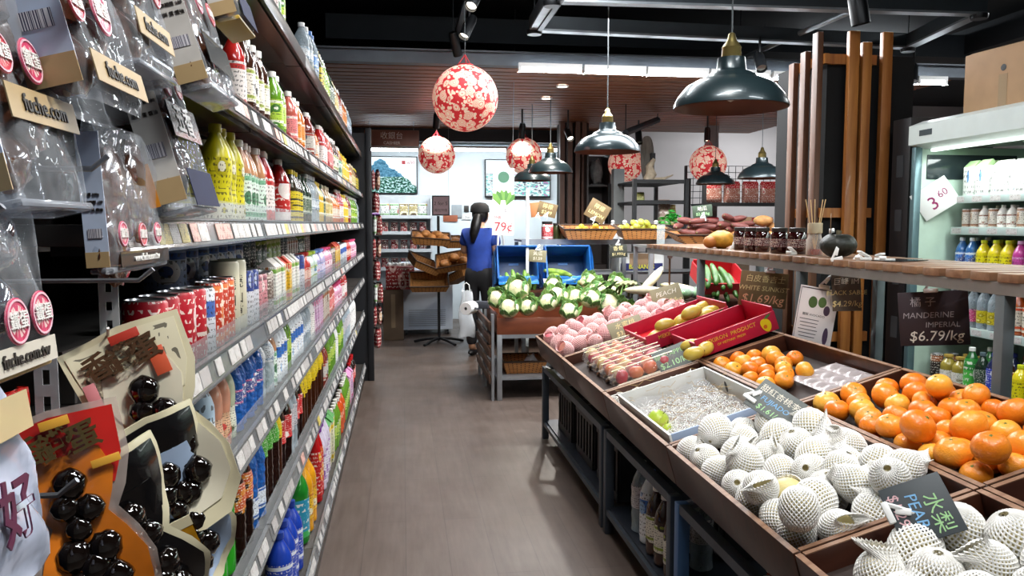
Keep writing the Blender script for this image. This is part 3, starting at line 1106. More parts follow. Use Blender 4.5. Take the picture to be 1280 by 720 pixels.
    # ---- tall tins behind the cans of the fourth shelf
RISER = SHZ[3] + .08
t = thing('shelf_riser', 'low step at the back of the fourth shelf that lifts the powder tins', 'riser', (XS - .205, 2.6, SHZ[3]))
m = MB()
m.box((0, 0, .075), (.2, 3.0, .008))
for yy in (-1.45, 0, 1.45):
    m.box((0, yy, .036), (.19, .008, .071))
m.build('step', M('riser_grey', '#4f4d4b', .5), t)
y = 1.72
for key, n in (('tin_blue', 7), ('tin_dark', 2), ('tin_green', 2), ('tin_lime', 3), ('tin_dark', 2), ('carton_tall', 5), ('cup_lime', 0), ('tin_green', 2), ('can_brown', 3), ('can_red', 6), ('tin_blue', 2)):
    w = KINDS[key][1] + .004
    for k in range(n):
        if y + w < 4.08:
            product(key, XS - .112 - w / 2, y + w / 2, RISER - .001, 'riser of the fourth shelf', room=.118, rot=0 if key.startswith('carton') else None)
        y += w
# black characters down the herbal jelly cans
INK = M('black_ink', '#1b1815', .5)
for o in HERB:
    o.rotation_euler[2] = rad(-58)
    for k, ch in enumerate('燒仙草'):
        text(ch, .034, INK, o, TR((0, 0, .112 - k * .036)), wrap=.0334)
# ================================================================== snack packs hung at the near end
FILM = CLEAR('clear_bag_film', '#e6ecf4', .07, .05, .26, 22)
FILMW = CLEAR('milky_bag_film', '#e9ecef', .42, .12, .4, 14)
EGGB = M('brown_braised_egg', '#54301f', .15, coat=1, var=.35, scale=30)
EGGD = M('dark_braised_egg', '#120c0a', .07, coat=1, var=.3, scale=30)
TAN = M('tan_label_strip', '#b39a70', .5)
PANELB = M('pale_blue_panel', '#c2d2ec', .35, var=.12, scale=14, coat=.4)
PANELW = M('pale_grey_panel', '#cbcac6', .35, var=.12, scale=14, coat=.4)
PINK = PRINT('pink_round_seal', '#d4466e', '#f0b4c6', '#b8244e', 8, bands=((.42, .5), (.56, .62)), scale=1.2)
REDS = PRINT('red_round_seal', '#c8243c', '#e88a98', '#a8182c', 9, bands=((.45, .55),), scale=1.2)
NAVY = M('navy_label', '#1a2040', .7, spec=.2)
BLK = M('black_label', '#0e0e10', .25, coat=.4)
INKB = M('dark_print_ink', '#2c2622', .5)
WHT = M('white_print', '#eceae6', .5, var=.02)


def barcode_mat():
    t = NT('barcode_print')
    sx = t.n('SeparateXYZ', {0: t.coord('UV')})
    no = t.n('TexNoise', {'Vector': t.n('CombineXYZ', {0: t.mathn('MULTIPLY', sx.outputs[0], 24), 1: 0.0, 2: 0.0}).outputs[0], 'Scale': 1.0, 'Detail': 0})
    col = t.mix(t.mathn('GREATER_THAN', no.outputs['Fac'], .5), lin('#d8d8e0'), lin('#2a2c50'))
    return t.end(t.bsdf(col, .4))


BARC = barcode_mat()
FRONT = Matrix(((0, 0, 1, 0), (1, 0, 0, 0), (0, 1, 0, 0), (0, 0, 0, 1)))      # text on a face towards the aisle
SIDE = Matrix(((1, 0, 0, 0), (0, 0, -1, 0), (0, 1, 0, 0), (0, 0, 0, 1)))      # text on a face towards the near end


def spow(v, p):
    return math.copysign(abs(v) ** p, v)


def egg_pack(label, loc, w, h, t, lean, panel, seals, band=None, base=None, wrap=FILM, side_extra=True, yaw=0, eggs=6, eggmat=EGGB):
    """gusseted clear bag; its origin is the bottom near corner, the front looks to the aisle"""
    o = thing('hanging_snack_pack', label, 'snack pack', loc, (0, rad(lean), rad(yaw)), 'clear bags of braised snacks hung at the near end')
    ph = R.uniform(0, 6)

    def S(u, v):
        a = 2 * pi * u
        th = t / 2 * (1 - .86 * v ** 4) * (1 - .25 * (1 - v) ** 8)
        ww = w / 2 * (1 - .03 * sin(7 * v + ph))
        return (-t / 2 + th * spow(cos(a), .35) + .004 * sin(11 * v + 5 * a + ph) * (v > .04), w / 2 + ww * spow(sin(a), .35) + .002 * sin(17 * v + ph), v * h)
    m = MB()
    m.grid(S, 40, 16, cu=True)
    m.bm.verts.ensure_lookup_table()
    m.build('clear_wrap', wrap, o, sharp=70)
    # things inside
    for k in range(eggs):
        e = MB()
        cx, cy, cz = -t * .5, w * (.22 + .56 * ((k * .618) % 1)), h * (.16 + .62 * k / max(1, eggs))
        e.ball((cx, cy, cz), (t * .40, w * .24, w * .20), 14, 9, fn=lambda d: 1 + .09 * sin(9 * d.x + 7 * d.z + k))
        e.build('braised_egg', eggmat, o)
    if panel:
        m = MB()
        m.box((-t / 2, -.0025, h * .52), (t * .84, .0012, h * .8))
        m.build('side_panel', panel, o)
        for q in range(3):
            text(('淨重 200g', '保存期限', '成分'), 1, INKB, o, TR()) if 0 else text(('淨重 200g', '保存期限 180', '原料 蛋 醬油')[q], t * .13, INKB, o, TR((-t / 2, -.0036, h * (.52 - .05 * q))) @ SIDE)
        if side_extra:
            m = MB()
            m.box((-t / 2, -.0036, h * .27), (t * .5, .0008, h * .06))
            m.build('barcode', BARC, o)
            m = MB()
            m.box((-t / 2, -.0034, h * .1), (t * .84, .0012, h * .1))
            m.build('gusset_band', TAN, o)
    for (sy, sz, r, mt) in seals:
        m = MB()
        m.lathe([(r, 0), (r * .99, .0012), (.0001, .0013)], 24, 0, TR((.0045, w * sy, h * sz)) @ FRONT)
        m.build('round_seal', mt, o)
        m = MB()
        m.lathe([(r * .93, .0014), (r * .93, .0019), (r * .84, .0019), (r * .84, .0014)], 24, 0, TR((.0045, w * sy, h * sz)) @ FRONT, capb=False, capt=False)
        m.build('seal_ring', M('seal_ring_pink', '#f0c4d2', .4), o)
        text('鐵蛋', r * .8, WHT, o, TR((.0066, w * sy, h * sz)) @ FRONT, bold=.01)
    if band:
        z, hh, mt, txt = band
        m = MB()
        m.box((.0035, w / 2, h * z), (.0010, w * .86, h * hh))
        m.build('print_band', mt, o)
        if txt:
            text(txt, h * hh * .72, WHT if mt in (BLK, NAVY) else INKB, o, TR((.0048, w / 2, h * z)) @ FRONT, bold=.012)
    if base:
        m = MB()
        m.box((-t / 2, w / 2, .004), (t * .9, w * .96, .007), bev=.003)
        m.build('tray_base', base, o)
    return o


GLB = CLEAR('clear_tray', '#b4bac4', .35, .1, .3)
egg_pack('clear egg pack with pink seal and rounded tray, nearest on the upper hooks', atx(32, 258, -.265), .14, .26, .045, -12, PANELB, [(.45, .44, .018, PINK), (.1, .43, .016, REDS)], (.30, .1, TAN, 'fuche.com'), GLB, eggs=5)
egg_pack('clear egg pack with blue side panel and tan strip, second on the upper hooks', atx(118, 118, -.245), .15, .24, .05, -14, PANELB, [(.42, .34, .021, PINK), (.02, .31, .016, REDS)], (.11, .11, TAN, 'fuche.com'), None, eggs=5)
egg_pack('clear egg pack with two red seals and a tan strip, third on the upper hooks', atx(178, 78, -.27), .15, .24, .045, -12, None, [(.3, .40, .017, REDS), (.72, .42, .017, REDS)], (.2, .12, TAN, 'fuche.com'), GLB, eggs=6)
egg_pack('clear pack with a barcode gusset and yellow base swinging out beside the upper shelf', atx(268, 108, -.243), .18, .24, .046, -16, PANELW, [(.28, .52, .017, PINK), (.68, .52, .017, REDS)], (.24, .18, BLK, ''), GLB, eggs=4)
o = egg_pack('large clear pack with grey gusset and navy foot hanging over the third shelf', atx(243, 262, -.285), .16, .33, .05, -15, PANELW, [(.25, .55, .017, PINK), (.62, .56, .017, REDS), (.35, .68, .014, PINK)], (.1, .16, NAVY, ''), GLB, eggs=6)
m = MB()
m.box((.004, .08, .13), (.0016, .15, .05))
m.build('black_panel', BLK, o)
text('五香', .045, WHT, o, TR((.0056, .075, .13)) @ FRONT, bold=.02)
m = MB()
m.box((-.046, -.004, .045), (.012, .001, .06))
m.build('orange_strip', M('orange_print', '#d98a1c', .4), o)
egg_pack('dark pack with a row of round seals hanging upright below the upper packs', atx(143, 343, -.325), .22, .175, .03, -3, PANELB, [(.12, .26, .015, PINK), (.44, .25, .015, REDS), (.72, .26, .014, PINK)], (.09, .10, BLK, 'www.fuche.com.tw'), GLB, eggs=7)
egg_pack('blue-tinted clear pack with two pink seals and a white strip, lowest of the clear packs', atx(-22, 492, -.27), .115, .185, .04, -5, PANELB, [(.42, .22, .017, PINK), (.76, .23, .017, PINK)], (.08, .10, M('cream_label_strip', '#d8d2c4', .4), 'fuche.com.tw'), M('tan_corner', '#bfa066', .4), eggs=5, eggmat=M('blue_black_content', '#161a2e', .1, coat=1, var=.3))
egg_pack('yellowish pack with a navy foot at the very top beside the upper shelf', atx(302, 22, -.24), .14, .2, .045, -16, PANELW, [], (.14, .22, NAVY, ''), M('yellow_base', '#b99a3a', .4), eggs=4, eggmat=M('tan_snack', '#a8854a', .5))

# ------------------------------------------------------------------ vacuum packs with shaped windows
GOURD = [(-.030, .075), (-.036, .05), (-.030, .03), (-.022, .012), (-.032, -.008), (-.042, -.035), (-.040, -.065), (-.022, -.088), (.0, -.093), (.022, -.088), (.040, -.065), (.042, -.035), (.032, -.008), (.022, .012), (.030, .03), (.036, .05), (.030, .075)]


def vac_pack(label, loc, rot, rim, head, headtxt, inkm, border, sc=1.0, label_patch=None, crumple=0.004):
    """flat sealed pack: header card above a gourd-shaped window over glossy black eggs; faces local -Y, z up"""
    o = thing('hanging_egg_pack', label, 'snack pack', loc, rot, 'sealed packs of black braised eggs', sc)
    FX = Matrix(((1, 0, 0, 0), (0, 0, -1, 0), (0, 1, 0, 0), (0, 0, 0, 1)))
    def wave(ob):
        for v in ob.data.vertices:
            v.co.y += crumple * sin(v.co.z * 45) * (abs(v.co.x) / .05) + crumple * .8 * cos(v.co.x * 60 + v.co.z * 20)
        return ob
    outer = [(-.062, .115), (-.058, .06), (-.046, .03), (-.034, .012), (-.046, -.012), (-.054, -.04), (-.050, -.078), (-.028, -.105), (0, -.110), (.028, -.105), (.050, -.078), (.054, -.04), (.046, -.012), (.034, .012), (.046, .03), (.058, .06), (.062, .115), (0, .122)]

    def subdiv(poly, n=4):
        out = []
        for a, b in zip(poly, poly[1:] + poly[:1]):
            for k in range(n):
                out.append((a[0] + (b[0] - a[0]) * k / n, a[1] + (b[1] - a[1]) * k / n))
        return out

    def fan(poly, z0, z1):
        """polygon prism built as rings towards its middle so that it can bend"""
        m = MB()
        P = subdiv(poly)
        cx, cy = sum(p[0] for p in P) / len(P), sum(p[1] for p in P) / len(P)
        m.grid(lambda u, v: FX @ V((cx + (P[int(round(u * len(P))) % len(P)][0] - cx) * (1 - v), cy + (P[int(round(u * len(P))) % len(P)][1] - cy) * (1 - v), z1)), len(P), 5, cu=True)
        m.grid(lambda u, v: FX @ V((P[int(round(u * len(P))) % len(P)][0], P[int(round(u * len(P))) % len(P)][1], z0 + (z1 - z0) * v)), len(P), 1, cu=True)
        return m
    wave(fan(outer, -.003, .0).build('sealed_rim', rim, o))
    hd = [(-.056, .109), (-.051, .062), (-.038, .036), (.038, .036), (.051, .062), (.056, .109), (0, .115)]
    wave(fan(hd, .0, .0012).build('header_print', head, o))
    wave(fan([(x * 1.12, y) for x, y in GOURD], .0002, .0022).build('window_border', border, o))
    m = MB()
    k = 0
    for x, z, r in ((0, .052, .021), (-.012, .03, .018), (.014, .022, .018), (-.004, .005, .017), (-.018, -.02, .021), (.016, -.022, .021), (-.02, -.052, .020), (.018, -.055, .021), (0, -.038, .020), (0, -.073, .018)):
        m = MB()
        m.ball((x * .8, -.004, z * .92), (r * .74, r * .5, r * .74), 14, 9, fn=lambda d: 1 + .06 * sin(8 * d.x + 6 * d.z + k))
        m.build('black_egg', EGGD, o)
        k += 1
    for j, (ch, x) in enumerate(headtxt):
        text(ch, .030, inkm, o, TR((x, -.0085, .086), (0, rad(-8), 0)) @ FX @ TR((0, 0, 0)), bold=.02) if len(ch) == 1 else [text(c, .021, inkm, o, TR((x, -.0032, .096 - i * .021), (0, rad(-6), 0)) @ FX, bold=.02) for i, c in enumerate(ch)]
    if label_patch:
        for (x, z, wx, wz, mt) in label_patch:
            m = MB()
            m.box((x, -.0075, z), (wx, .001, wz), bev=.0004)
            m.build('small_label', mt, o)
    return o


CREAMF = M('cream_foil', '#d6cfb0', .3, coat=.4)
CREAMH = PRINT('cream_header', '#ded8bc', '#e6e1cc', '#d6cfae', 12, bands=(), scale=.4)
REDH = M('red_header', '#c4231e', .3, coat=.4, var=.15, scale=14)
ORB = M('orange_border', '#dd7a1a', .3, coat=.4, var=.2, scale=18)
YELB = M('cream_border', '#e4dfca', .3, coat=.4)
CLRIM = CLEAR('clear_pack_rim', '#d8c8c0', .4, .1, .4, 20)
BRN = M('brown_ink', '#4a3018', .5)
OLV = M('olive_ink', '#4a3a14', .5)
vac_pack('red-headed pack of glossy black eggs in an orange gourd window, lowest hook in front', at(106, 664, .72), (rad(-14), rad(-14), rad(22)), CLRIM, REDH, [('香', -.024), ('鐵', .0), ('蛋', .024)], OLV, ORB, .90, [(.004, .108, .026, .009, M('gold_label', '#dfa53a', .4)), (.036, .058, .026, .008, M('gold_label', '#dfa53a', .4)), (-.042, .085, .008, .03, M('pale_red_label', '#d86a5a', .4))])
vac_pack('cream pack of black eggs with brown characters, hanging just above the red-headed pack', at(204, 540, .98), (rad(-18), rad(-22), rad(14)), CREAMF, CREAMH, [('香', -.03), ('鐵', -.006), ('蛋', .018)], BRN, YELB, 1.14, [(.004, .108, .03, .010, M('red_label', '#b83a2c', .4)), (.026, .070, .016, .03, M('orange_label', '#cf5a3a', .4)), (-.045, .06, .012, .03, M('pink_label', '#d88a90', .4))])
PALEB = M('pale_blue_foil', '#a9bfdd', .3, coat=.4)
vac_pack('black egg pack with a pale blue and white edge, turned sideways behind the cream pack', at(226, 640, .95), (rad(-8), rad(-16), rad(52)), CREAMF, BLK, [], BRN, PALEB, 1.0, None, .009)
vac_pack('black egg pack with a ruffled cream edge, turned sideways below the pale blue edged one', at(186, 694, .82), (rad(-8), rad(-20), rad(58)), CREAMF, BLK, [], BRN, BLK, .95, None, .010)

# cream and white pillow bag at the bottom left, gold sachet, red bag behind
o = egg_pack('cream and white glossy bag with a purple character at the bottom of the hooks', atx(-20, 790, -.235), .1, .125, .045, -8, M('cream_panel', '#cbb68c', .35, coat=.5), [], (.86, .2, M('cream_top', '#d2bf92', .35, coat=.5), ''), None, M('white_blue_film', '#c3cbe0', .12, coat=.8, var=.15, scale=25), False, eggs=0)
text('好', .042, M('purple_print', '#5a2040', .4), o, TR((.006, .05, .05)) @ FRONT, bold=.02)
o = thing('hanging_sachet', 'small shiny gold sachet clipped below the black egg packs', 'sachet', at(226, 690, .92), (0, rad(-20), rad(20)))
m = MB()
m.grid(lambda u, v: ((u - .5) * .045, -.008 * sin(pi * u) * sin(pi * v) - .001 * sin(30 * v), (v - .5) * .05), 8, 8)
m.grid(lambda u, v: ((u - .5) * .045, .008 * sin(pi * u) * sin(pi * v) + .001, (v - .5) * .05), 8, 8)
m.build('foil_pouch', M('gold_foil', '#c98f1e', .22, .6, var=.2), o)
m = MB()
m.box((0, 0, .03), (.047, .002, .012))
m.build('seal_strip', CREAMF, o)
o = egg_pack('red snack bag hanging behind the clear packs against the wire grid', V((-.40, .74, 1.06)), .2, .14, .04, 0, None, [], (.5, .2, M('gold_label', '#dfa53a', .4), ''), None, M('red_snack_film', '#b01c16', .25, coat=.5, var=.2), False, eggs=0)
o = egg_pack('dark brown snack bag hanging low behind the red-headed pack', V((-.385, .66, .86)), .2, .2, .045, 0, None, [], None, None, M('brown_snack_film', '#2a120c', .25, coat=.5, var=.2), False, eggs=0)

# wire grid that carries the hooks
t = thing('hanging_wire_grid', 'black wire grid that the snack packs hang from, at the near end of the shelves', 'grid', (-.47, .6, 0))
m = MB()
for k in range(11):
    m.cyl((0, -.38 + k * .075, .3), (0, -.38 + k * .075, 2.1), .0028, n=6)
for k in range(30):
    m.cyl((.003, -.38, .32 + k * .06), (.003, .37, .32 + k * .06), .0024, n=6)
m.build('wire_mesh', M('grid_wire', '#3a3f48', .35, .6), t)
m = MB()
m.box((-.03, 0, 1.2), (.012, .78, 1.9))
m.build('backing_board', M('navy_backing', '#141a2c', .6), t)
for y, z in ((-.1, 1.66), (.05, 1.64), (.2, 1.72), (.32, 1.66), (.18, 1.43), (-.02, 1.38), (.08, 1.16), (.3, 1.32)):
    m = MB()
    m.tube([(.0, y, z), (.19, y, z), (.205, y, z + .012)], .0026, 6)
    m.build('hook', STEEL, t)
# clear hang strips
for px, y0, y1, d_, lab in ((57, 455, 620, .86, 'clear plastic hang strip behind the red-headed pack'), (134, 325, 440, 1.03, 'clear plastic hang strip above the cream egg pack')):
    a, b = at(px, y0, d_), at(px, y1, d_)
    o = thing('hanging_clip_strip', lab, 'hang strip', (a.x, a.y, (a.z + b.z) / 2))
    m = MB()
    hh = a.z - b.z
    for s in (-1, 1):
        m.box((s * .0075, 0, 0), (.008, .001, hh))
    for k in range(6):
        m.box((0, 0, -hh / 2 + hh * k / 5), (.022, .0012, .012))
    m.build('strip', CLEAR('hang_strip_plastic', '#d8dde2', .4, .15, .35), o)
    m = MB()
    m.tube([(0, -.001, -hh * .35), (.004, -.02, -hh * .33), (.01, -.035, -hh * .2)], .0018, 6)
    m.build('hook_tab', WHITE, o)
# ================================================================== produce tables along the right of the aisle
AT = math.atan(.29)
XA, ZA = .84, .659
UV_ = V((cos(AT), 0, sin(AT)))
NV = V((-sin(AT), 0, cos(AT)))
U1, U2 = .458, .856
YR = [.74, 1.60, 2.46, 3.30, 4.20, 5.05]


def rim(u, y, n=0):
    return V((XA, y, ZA)) + UV_ * u + NV * n


def on_rim(px, py, n=0):
    return onplane(px, py, rim(0, 0, n), NV)


TABM = M('blue_grey_table_steel', '#4c5560', .45, .5, var=.12)
TABD = M('dark_table_steel', '#3e4450', .4, .6, var=.12)
for k, (y0, y1, lab) in enumerate(((3.46, 5.02, 'grey steel table under the pink peaches and apple packs'), (2.52, 3.42, 'grey steel table under the white fruit box'), (.78, 2.48, 'grey steel table with a blue front post under the pears'))):
    t = thing('produce_table', lab, 'table', (1.25, (y0 + y1) / 2, 0))
    yc = (y0 + y1) / 2
    hy = (y1 - y0) / 2
    for sx, zt in ((.90, .47), (1.62, .66)):
        for s in (-1, 1):
            m = MB()
            m.box((sx - 1.25, s * (hy - .02), zt / 2), (.04, .04, zt), bev=.003)
            m.build('leg', M('blue_post_paint', '#4a6f9f', .4, .2) if (k == 2 and s > 0 and sx < 1) else TABM, t)
        m = MB()
        m.box((sx - 1.25, 0, zt - .015), (.035, 2 * hy - .08, .03))
        m.build('top_rail', TABM, t)
        m = MB()
        m.box((sx - 1.25, 0, .10), (.03, 2 * hy - .08, .025))
        m.build('lower_rail', TABM, t)
    m = MB()
    m.box((.0, 0, .118), (.70, 2 * hy - .06, .01))
    m.build('lower_shelf', TABD, t)
    for s in (-1, 1):
        m = MB()
        p0, p1 = V((.90 - 1.25, s * (hy - .02), .47 - .02)), V((1.62 - 1.25, s * (hy - .02), .66 - .02))
        m.cyl(p0, p1, .014, n=6)
        m.build('cross_bar', TABM, t)

BINH = .135
BOARDIN = WOOD('red_brown_bin_board', '#2e150d', '#4e281a', (2, 22, 14), .38, .2)


def bin_(label, u0, u1, y0, y1, floor=.055, cat='bin', tall=0):
    """tilted wooden display bin; floor = depth of its board below the rim"""
    w, l, th = u1 - u0, y1 - y0, .014
    o = thing('wooden_produce_bin', label, cat, rim(u0, y0), (0, -AT, 0), 'dark wooden display bins')
    for nm, c, sz in (('side_board', (th / 2, l / 2, -BINH / 2), (th, l - .002, BINH)), ('side_board', (w - th / 2, l / 2, -BINH / 2), (th, l - .002, BINH)),
                      ('end_board', (w / 2, th / 2 + .001, -BINH / 2), (w - 2 * th, th, BINH)), ('end_board', (w / 2, l - th / 2 - .001, -BINH / 2), (w - 2 * th, th, BINH))):
        m = MB()
        m.box(c, sz, bev=.0015)
        b = m.build(nm, BOARDIN, o)
        m = MB()
        m.box((c[0], c[1], .0012), (sz[0] * .98, sz[1] * .999, .0024))
        m.build('worn_edge', RIMWOOD, b)
    m = MB()
    m.box((w / 2, l / 2, -floor - .005), (w - 2 * th, l - 2 * th, .01))
    m.build('bin_floor', M('dark_bin_floor', '#2b1c16', .7), o)
    return o


bin_('wooden bin of white-netted pears nearest the lower right corner', .0, U1, YR[0], YR[1] - .006)
bin_('wooden bin heaped with white-netted pears behind the pear price board', .0, U1, YR[1], YR[2] - .006)
bin_('wooden bin that holds the shallow white fruit box', .0, U1, YR[2], YR[3] - .006, .075)
bin_('wooden bin with the flow-wrapped apple packs', .0, U1, YR[3], YR[4] - .006, .05)
bin_('wide wooden bin of pink-netted peaches at the far end of the table', .0, U2, YR[4], YR[5], .05)
bin_('wooden bin under the red mango boxes', U1 + .004, U2, YR[3], YR[4] - .006, .006)
bin_('half-empty wooden bin with the smaller heap of oranges', U1 + .004, U2, YR[2], YR[3] - .006, .07)
bin_('wooden bin brimming with large oranges', U1 + .004, U2, YR[1], YR[2] - .006, .06)
bin_('nearly hidden wooden bin right of the nearest pears', U1 + .004, U2, YR[0], YR[1] - .006, .09)

# ------------------------------------------------------------------ pears in white foam nets
PEARM = M('pale_pear_skin', '#d9c98c', .45, var=.12, scale=16, bump=.1, bscale=140)


def foam(name, c, var=.05):
    t = NT(name)
    b = t.bsdf(t.ramp(t.noise(30, 2), [(.3, tuple(x * (1 - var) for x in lin(c)[:3]) + (1,)), (.7, lin(c))]), .75)
    b.inputs['Subsurface Weight'].default_value = 0
    return t.end(b)


FOAMW = foam('white_net_foam', '#f7f5f0')
FOAMP = foam('pink_net_foam', '#f6c4c2', .08)


def net(prof, n, rows, th, flat=0, flz=.05, tw=0):
    """tube of diamond mesh over prof; rows of diamonds; flat squeezes the collar above flz"""
    bm = bmesh.new()
    L = [0]
    for a, b in zip(prof, prof[1:]):
        L.append(L[-1] + math.hypot(b[0] - a[0], b[1] - a[1]))

    def P(s):
        s *= L[-1]
        for i in range(len(L) - 1):
            if s <= L[i + 1] + 1e-9:
                f = (s - L[i]) / (L[i + 1] - L[i])
                return prof[i][0] + (prof[i + 1][0] - prof[i][0]) * f, prof[i][1] + (prof[i + 1][1] - prof[i][1]) * f
        return prof[-1]
    vs = []
    for i in range(rows + 1):
        r, z = P(i / rows)
        ring = []
        for k in range(n):
            a = 2 * pi * (k + .5 * (i % 2)) / n
            x, y = r * cos(a), r * sin(a)
            if flat and z > flz:
                q = min(1, (z - flz) / .018)
                y *= 1 - flat * q
                x *= 1 + .35 * flat * q
                x += tw * q * .02
            ring.append(bm.verts.new((x, y, z)))
        vs.append(ring)
    for i in range(rows - 1):
        for k in range(n):
            o = i % 2
            q = (vs[i][k], vs[i + 1][(k + o) % n], vs[i + 2][k], vs[i + 1][(k + o - 1) % n])
            bm.faces.new(q)
    bmesh.ops.recalc_face_normals(bm, faces=bm.faces[:])
    bmesh.ops.wireframe(bm, faces=bm.faces[:], thickness=th, offset=.2, use_replace=True, use_boundary=True, use_even_offset=True)
    for f in bm.faces:
        f.smooth = True
    return bm


def netted(kind, label, cat, R0, skin, foamm, prof, n, rows, th, flat=0, tw=0, stem=True):
    m = MB()
    m.ball((0, 0, 0), (R0, R0, R0 * .97), 20, 14, fn=lambda d: 1 - .05 * max(0, abs(d.z) - .9) * 10)
    o = m.build(kind, skin, sharp=80)
    tag(o, label, cat)
    bm = net(prof, n, rows, th, flat, R0 * 1.1, tw)
    m = MB()
    m.bm.free()
    m.bm = bm
    m.build('foam_net', foamm, o, sharp=80, solid='keep')
    return o


def scaled(p, k):
    return [(a * k, b * k) for a, b in p]


NA = [(.014, -.055), (.024, -.051), (.038, -.040), (.0475, -.020), (.050, .0), (.0475, .020), (.039, .037), (.028, .048), (.020, .054), (.023, .062), (.027, .069)]
NB_ = [(.012, -.056), (.024, -.052), (.038, -.040), (.0475, -.020), (.050, .0), (.0475, .020), (.041, .034), (.032, .046), (.028, .054), (.032, .063), (.035, .072)]
NC = [(.010, -.057), (.022, -.053), (.038, -.040), (.0475, -.020), (.050, .0), (.0475, .020), (.039, .038), (.026, .050), (.013, .055)]
pears = [Proto(netted('netted_pear', 'x', 'pear', .0455, PEARM, FOAMW, p, 26, rw, .0040, fl, tw)) for p, rw, fl, tw in ((NA, 25, .8, 0), (NC, 23, 0, 0), (NC, 23, 0, 0), (NB_, 26, .8, 1), (NC, 23, 0, 0), (NB_, 26, .6, -1))]
PK_ = netted('netted_pear', 'x', 'pear', .0455, PEARM, FOAMW, [(.010, -.057), (.022, -.053), (.038, -.040), (.0475, -.020), (.050, .0), (.051, .012)], 26, 15, .0040)
half_pear = Proto(PK_)
NPEAR = [(862, 562, 24), (890, 550, 45), (926, 540, 34), (929, 552, 28), (884, 577, 38), (890, 594, 34), (930, 567, 50), (954, 534, 30), (992, 545, 48), (972, 524, 32), (1032, 530, 50), (1035, 567, 48), (962, 566, 30), (968, 588, 40), (1012, 590, 48), (1057, 547, 40), (987, 553, 44), (1070, 556, 34), (1072, 578, 34), (1057, 597, 38), (1100, 578, 48), (1130, 588, 50), (1032, 617, 54), (1080, 614, 44), (982, 620, 44), (1077, 644, 54), (1020, 652, 60), (968, 655, 46), (985, 678, 40), (1020, 688, 50), (1067, 680, 44), (927, 592, 48), (905, 608, 30), (942, 626, 44), (955, 648, 32), (1105, 640, 40), (1098, 605, 40), (1010, 530, 34), (1130, 630, 40)]
PF = (rim(0, 0, -.055), NV)


def lay(pts, r, scale, plane, u0, u1, y0, y1, floor, rmin=.8, rmax=1.1, keep=.02, top=.05):
    """sphere centres from picture positions; apparent size decides between floor level and heap"""
    P, rr = [], []
    for px, py, *dm in pts:
        n = r - floor
        q = on_rim(px, py, n)
        k = 1.0
        if dm and dm[0]:
            k = min(rmax, max(rmin, dm[0] * scale / F * dep(q) / (2 * r)))
        P.append(q)
        rr.append(r * k)
    ax = [tuple(UV_), (0, 1, 0)]
    b0 = rim(0, 0).dot(UV_)
    Q = relax(P, rr, (tuple(rim(0, 0, -floor)), tuple(NV)), 220, [b0 + u0 + .017, y0 + .017], [b0 + u1 - .017, y1 - .017], ax, keep)
    return Q, rr


def lean_rot(tx, ty, tz=None):
    return (tx, ty, R.uniform(0, 6.28) if tz is None else tz)


def place_fruit(protos, pts, Q, rr, r, band, words, where, group, tilt=1.2, pick=None):
    rows = rows_of([(i, *proj(q)) for i, q in enumerate(Q)], band)
    for i, q in enumerate(Q):
        k, j, n, nk = rows[i]
        lab = f'{words}, {ordn(j)} from left in the {ordn(k)} row up, {where}'
        pr = protos[i % len(protos)] if pick is None else protos[pick[i]]
        pr.put(q, (R.uniform(-tilt, tilt), R.uniform(-tilt, tilt), R.uniform(0, 6.28)), rr[i] / r, lab, group)


Q, rr = lay(NPEAR, .0525, .98, PF, 0, U1, YR[1], YR[2], .062, .88, 1.02)
HP = NPEAR.index((982, 620, 44))
half_pear.put(Q[HP], (rad(20), rad(-55), 0), 1, 'pear with its white net pulled down, showing pale yellow skin, in the heaped bin', 'netted pears in the heaped bin')
NPEAR.pop(HP), Q.pop(HP), rr.pop(HP)
place_fruit(pears, NPEAR, Q, rr, .0525, 14, 'white-netted pear', 'heaped pear bin', 'netted pears in the heaped bin', 1.1)
NPEAR2 = [(1152, 700, 78), (1207, 668, 72), (1262, 676, 70), (1240, 714, 60), (1180, 722, 70), (1115, 722, 40), (1290, 710, 66), (1225, 740, 60), (1280, 745, 60), (1130, 750, 60)]
Q, rr = lay(NPEAR2, .0525, 1, PF, 0, U2, YR[0], YR[1], .05, .95, 1.06)
place_fruit(pears, NPEAR2, Q, rr, .0525, 16, 'white-netted pear', 'nearest pear bin', 'netted pears in the nearest bin', .8)

# ------------------------------------------------------------------ oranges


def peel(name, a, b):
    t = NT(name)
    col = t.ramp(t.noise(7, 3), [(.3, a), (.72, b)])
    vo = t.n('TexVoronoi', {'Vector': t.coord(), 'Scale': 260.0})
    bs = t.bsdf(col, .33, 0, t.bump(vo.outputs['Distance'], .22, .002))
    bs.inputs['Coat Weight'].default_value = .15
    return t.end(bs)


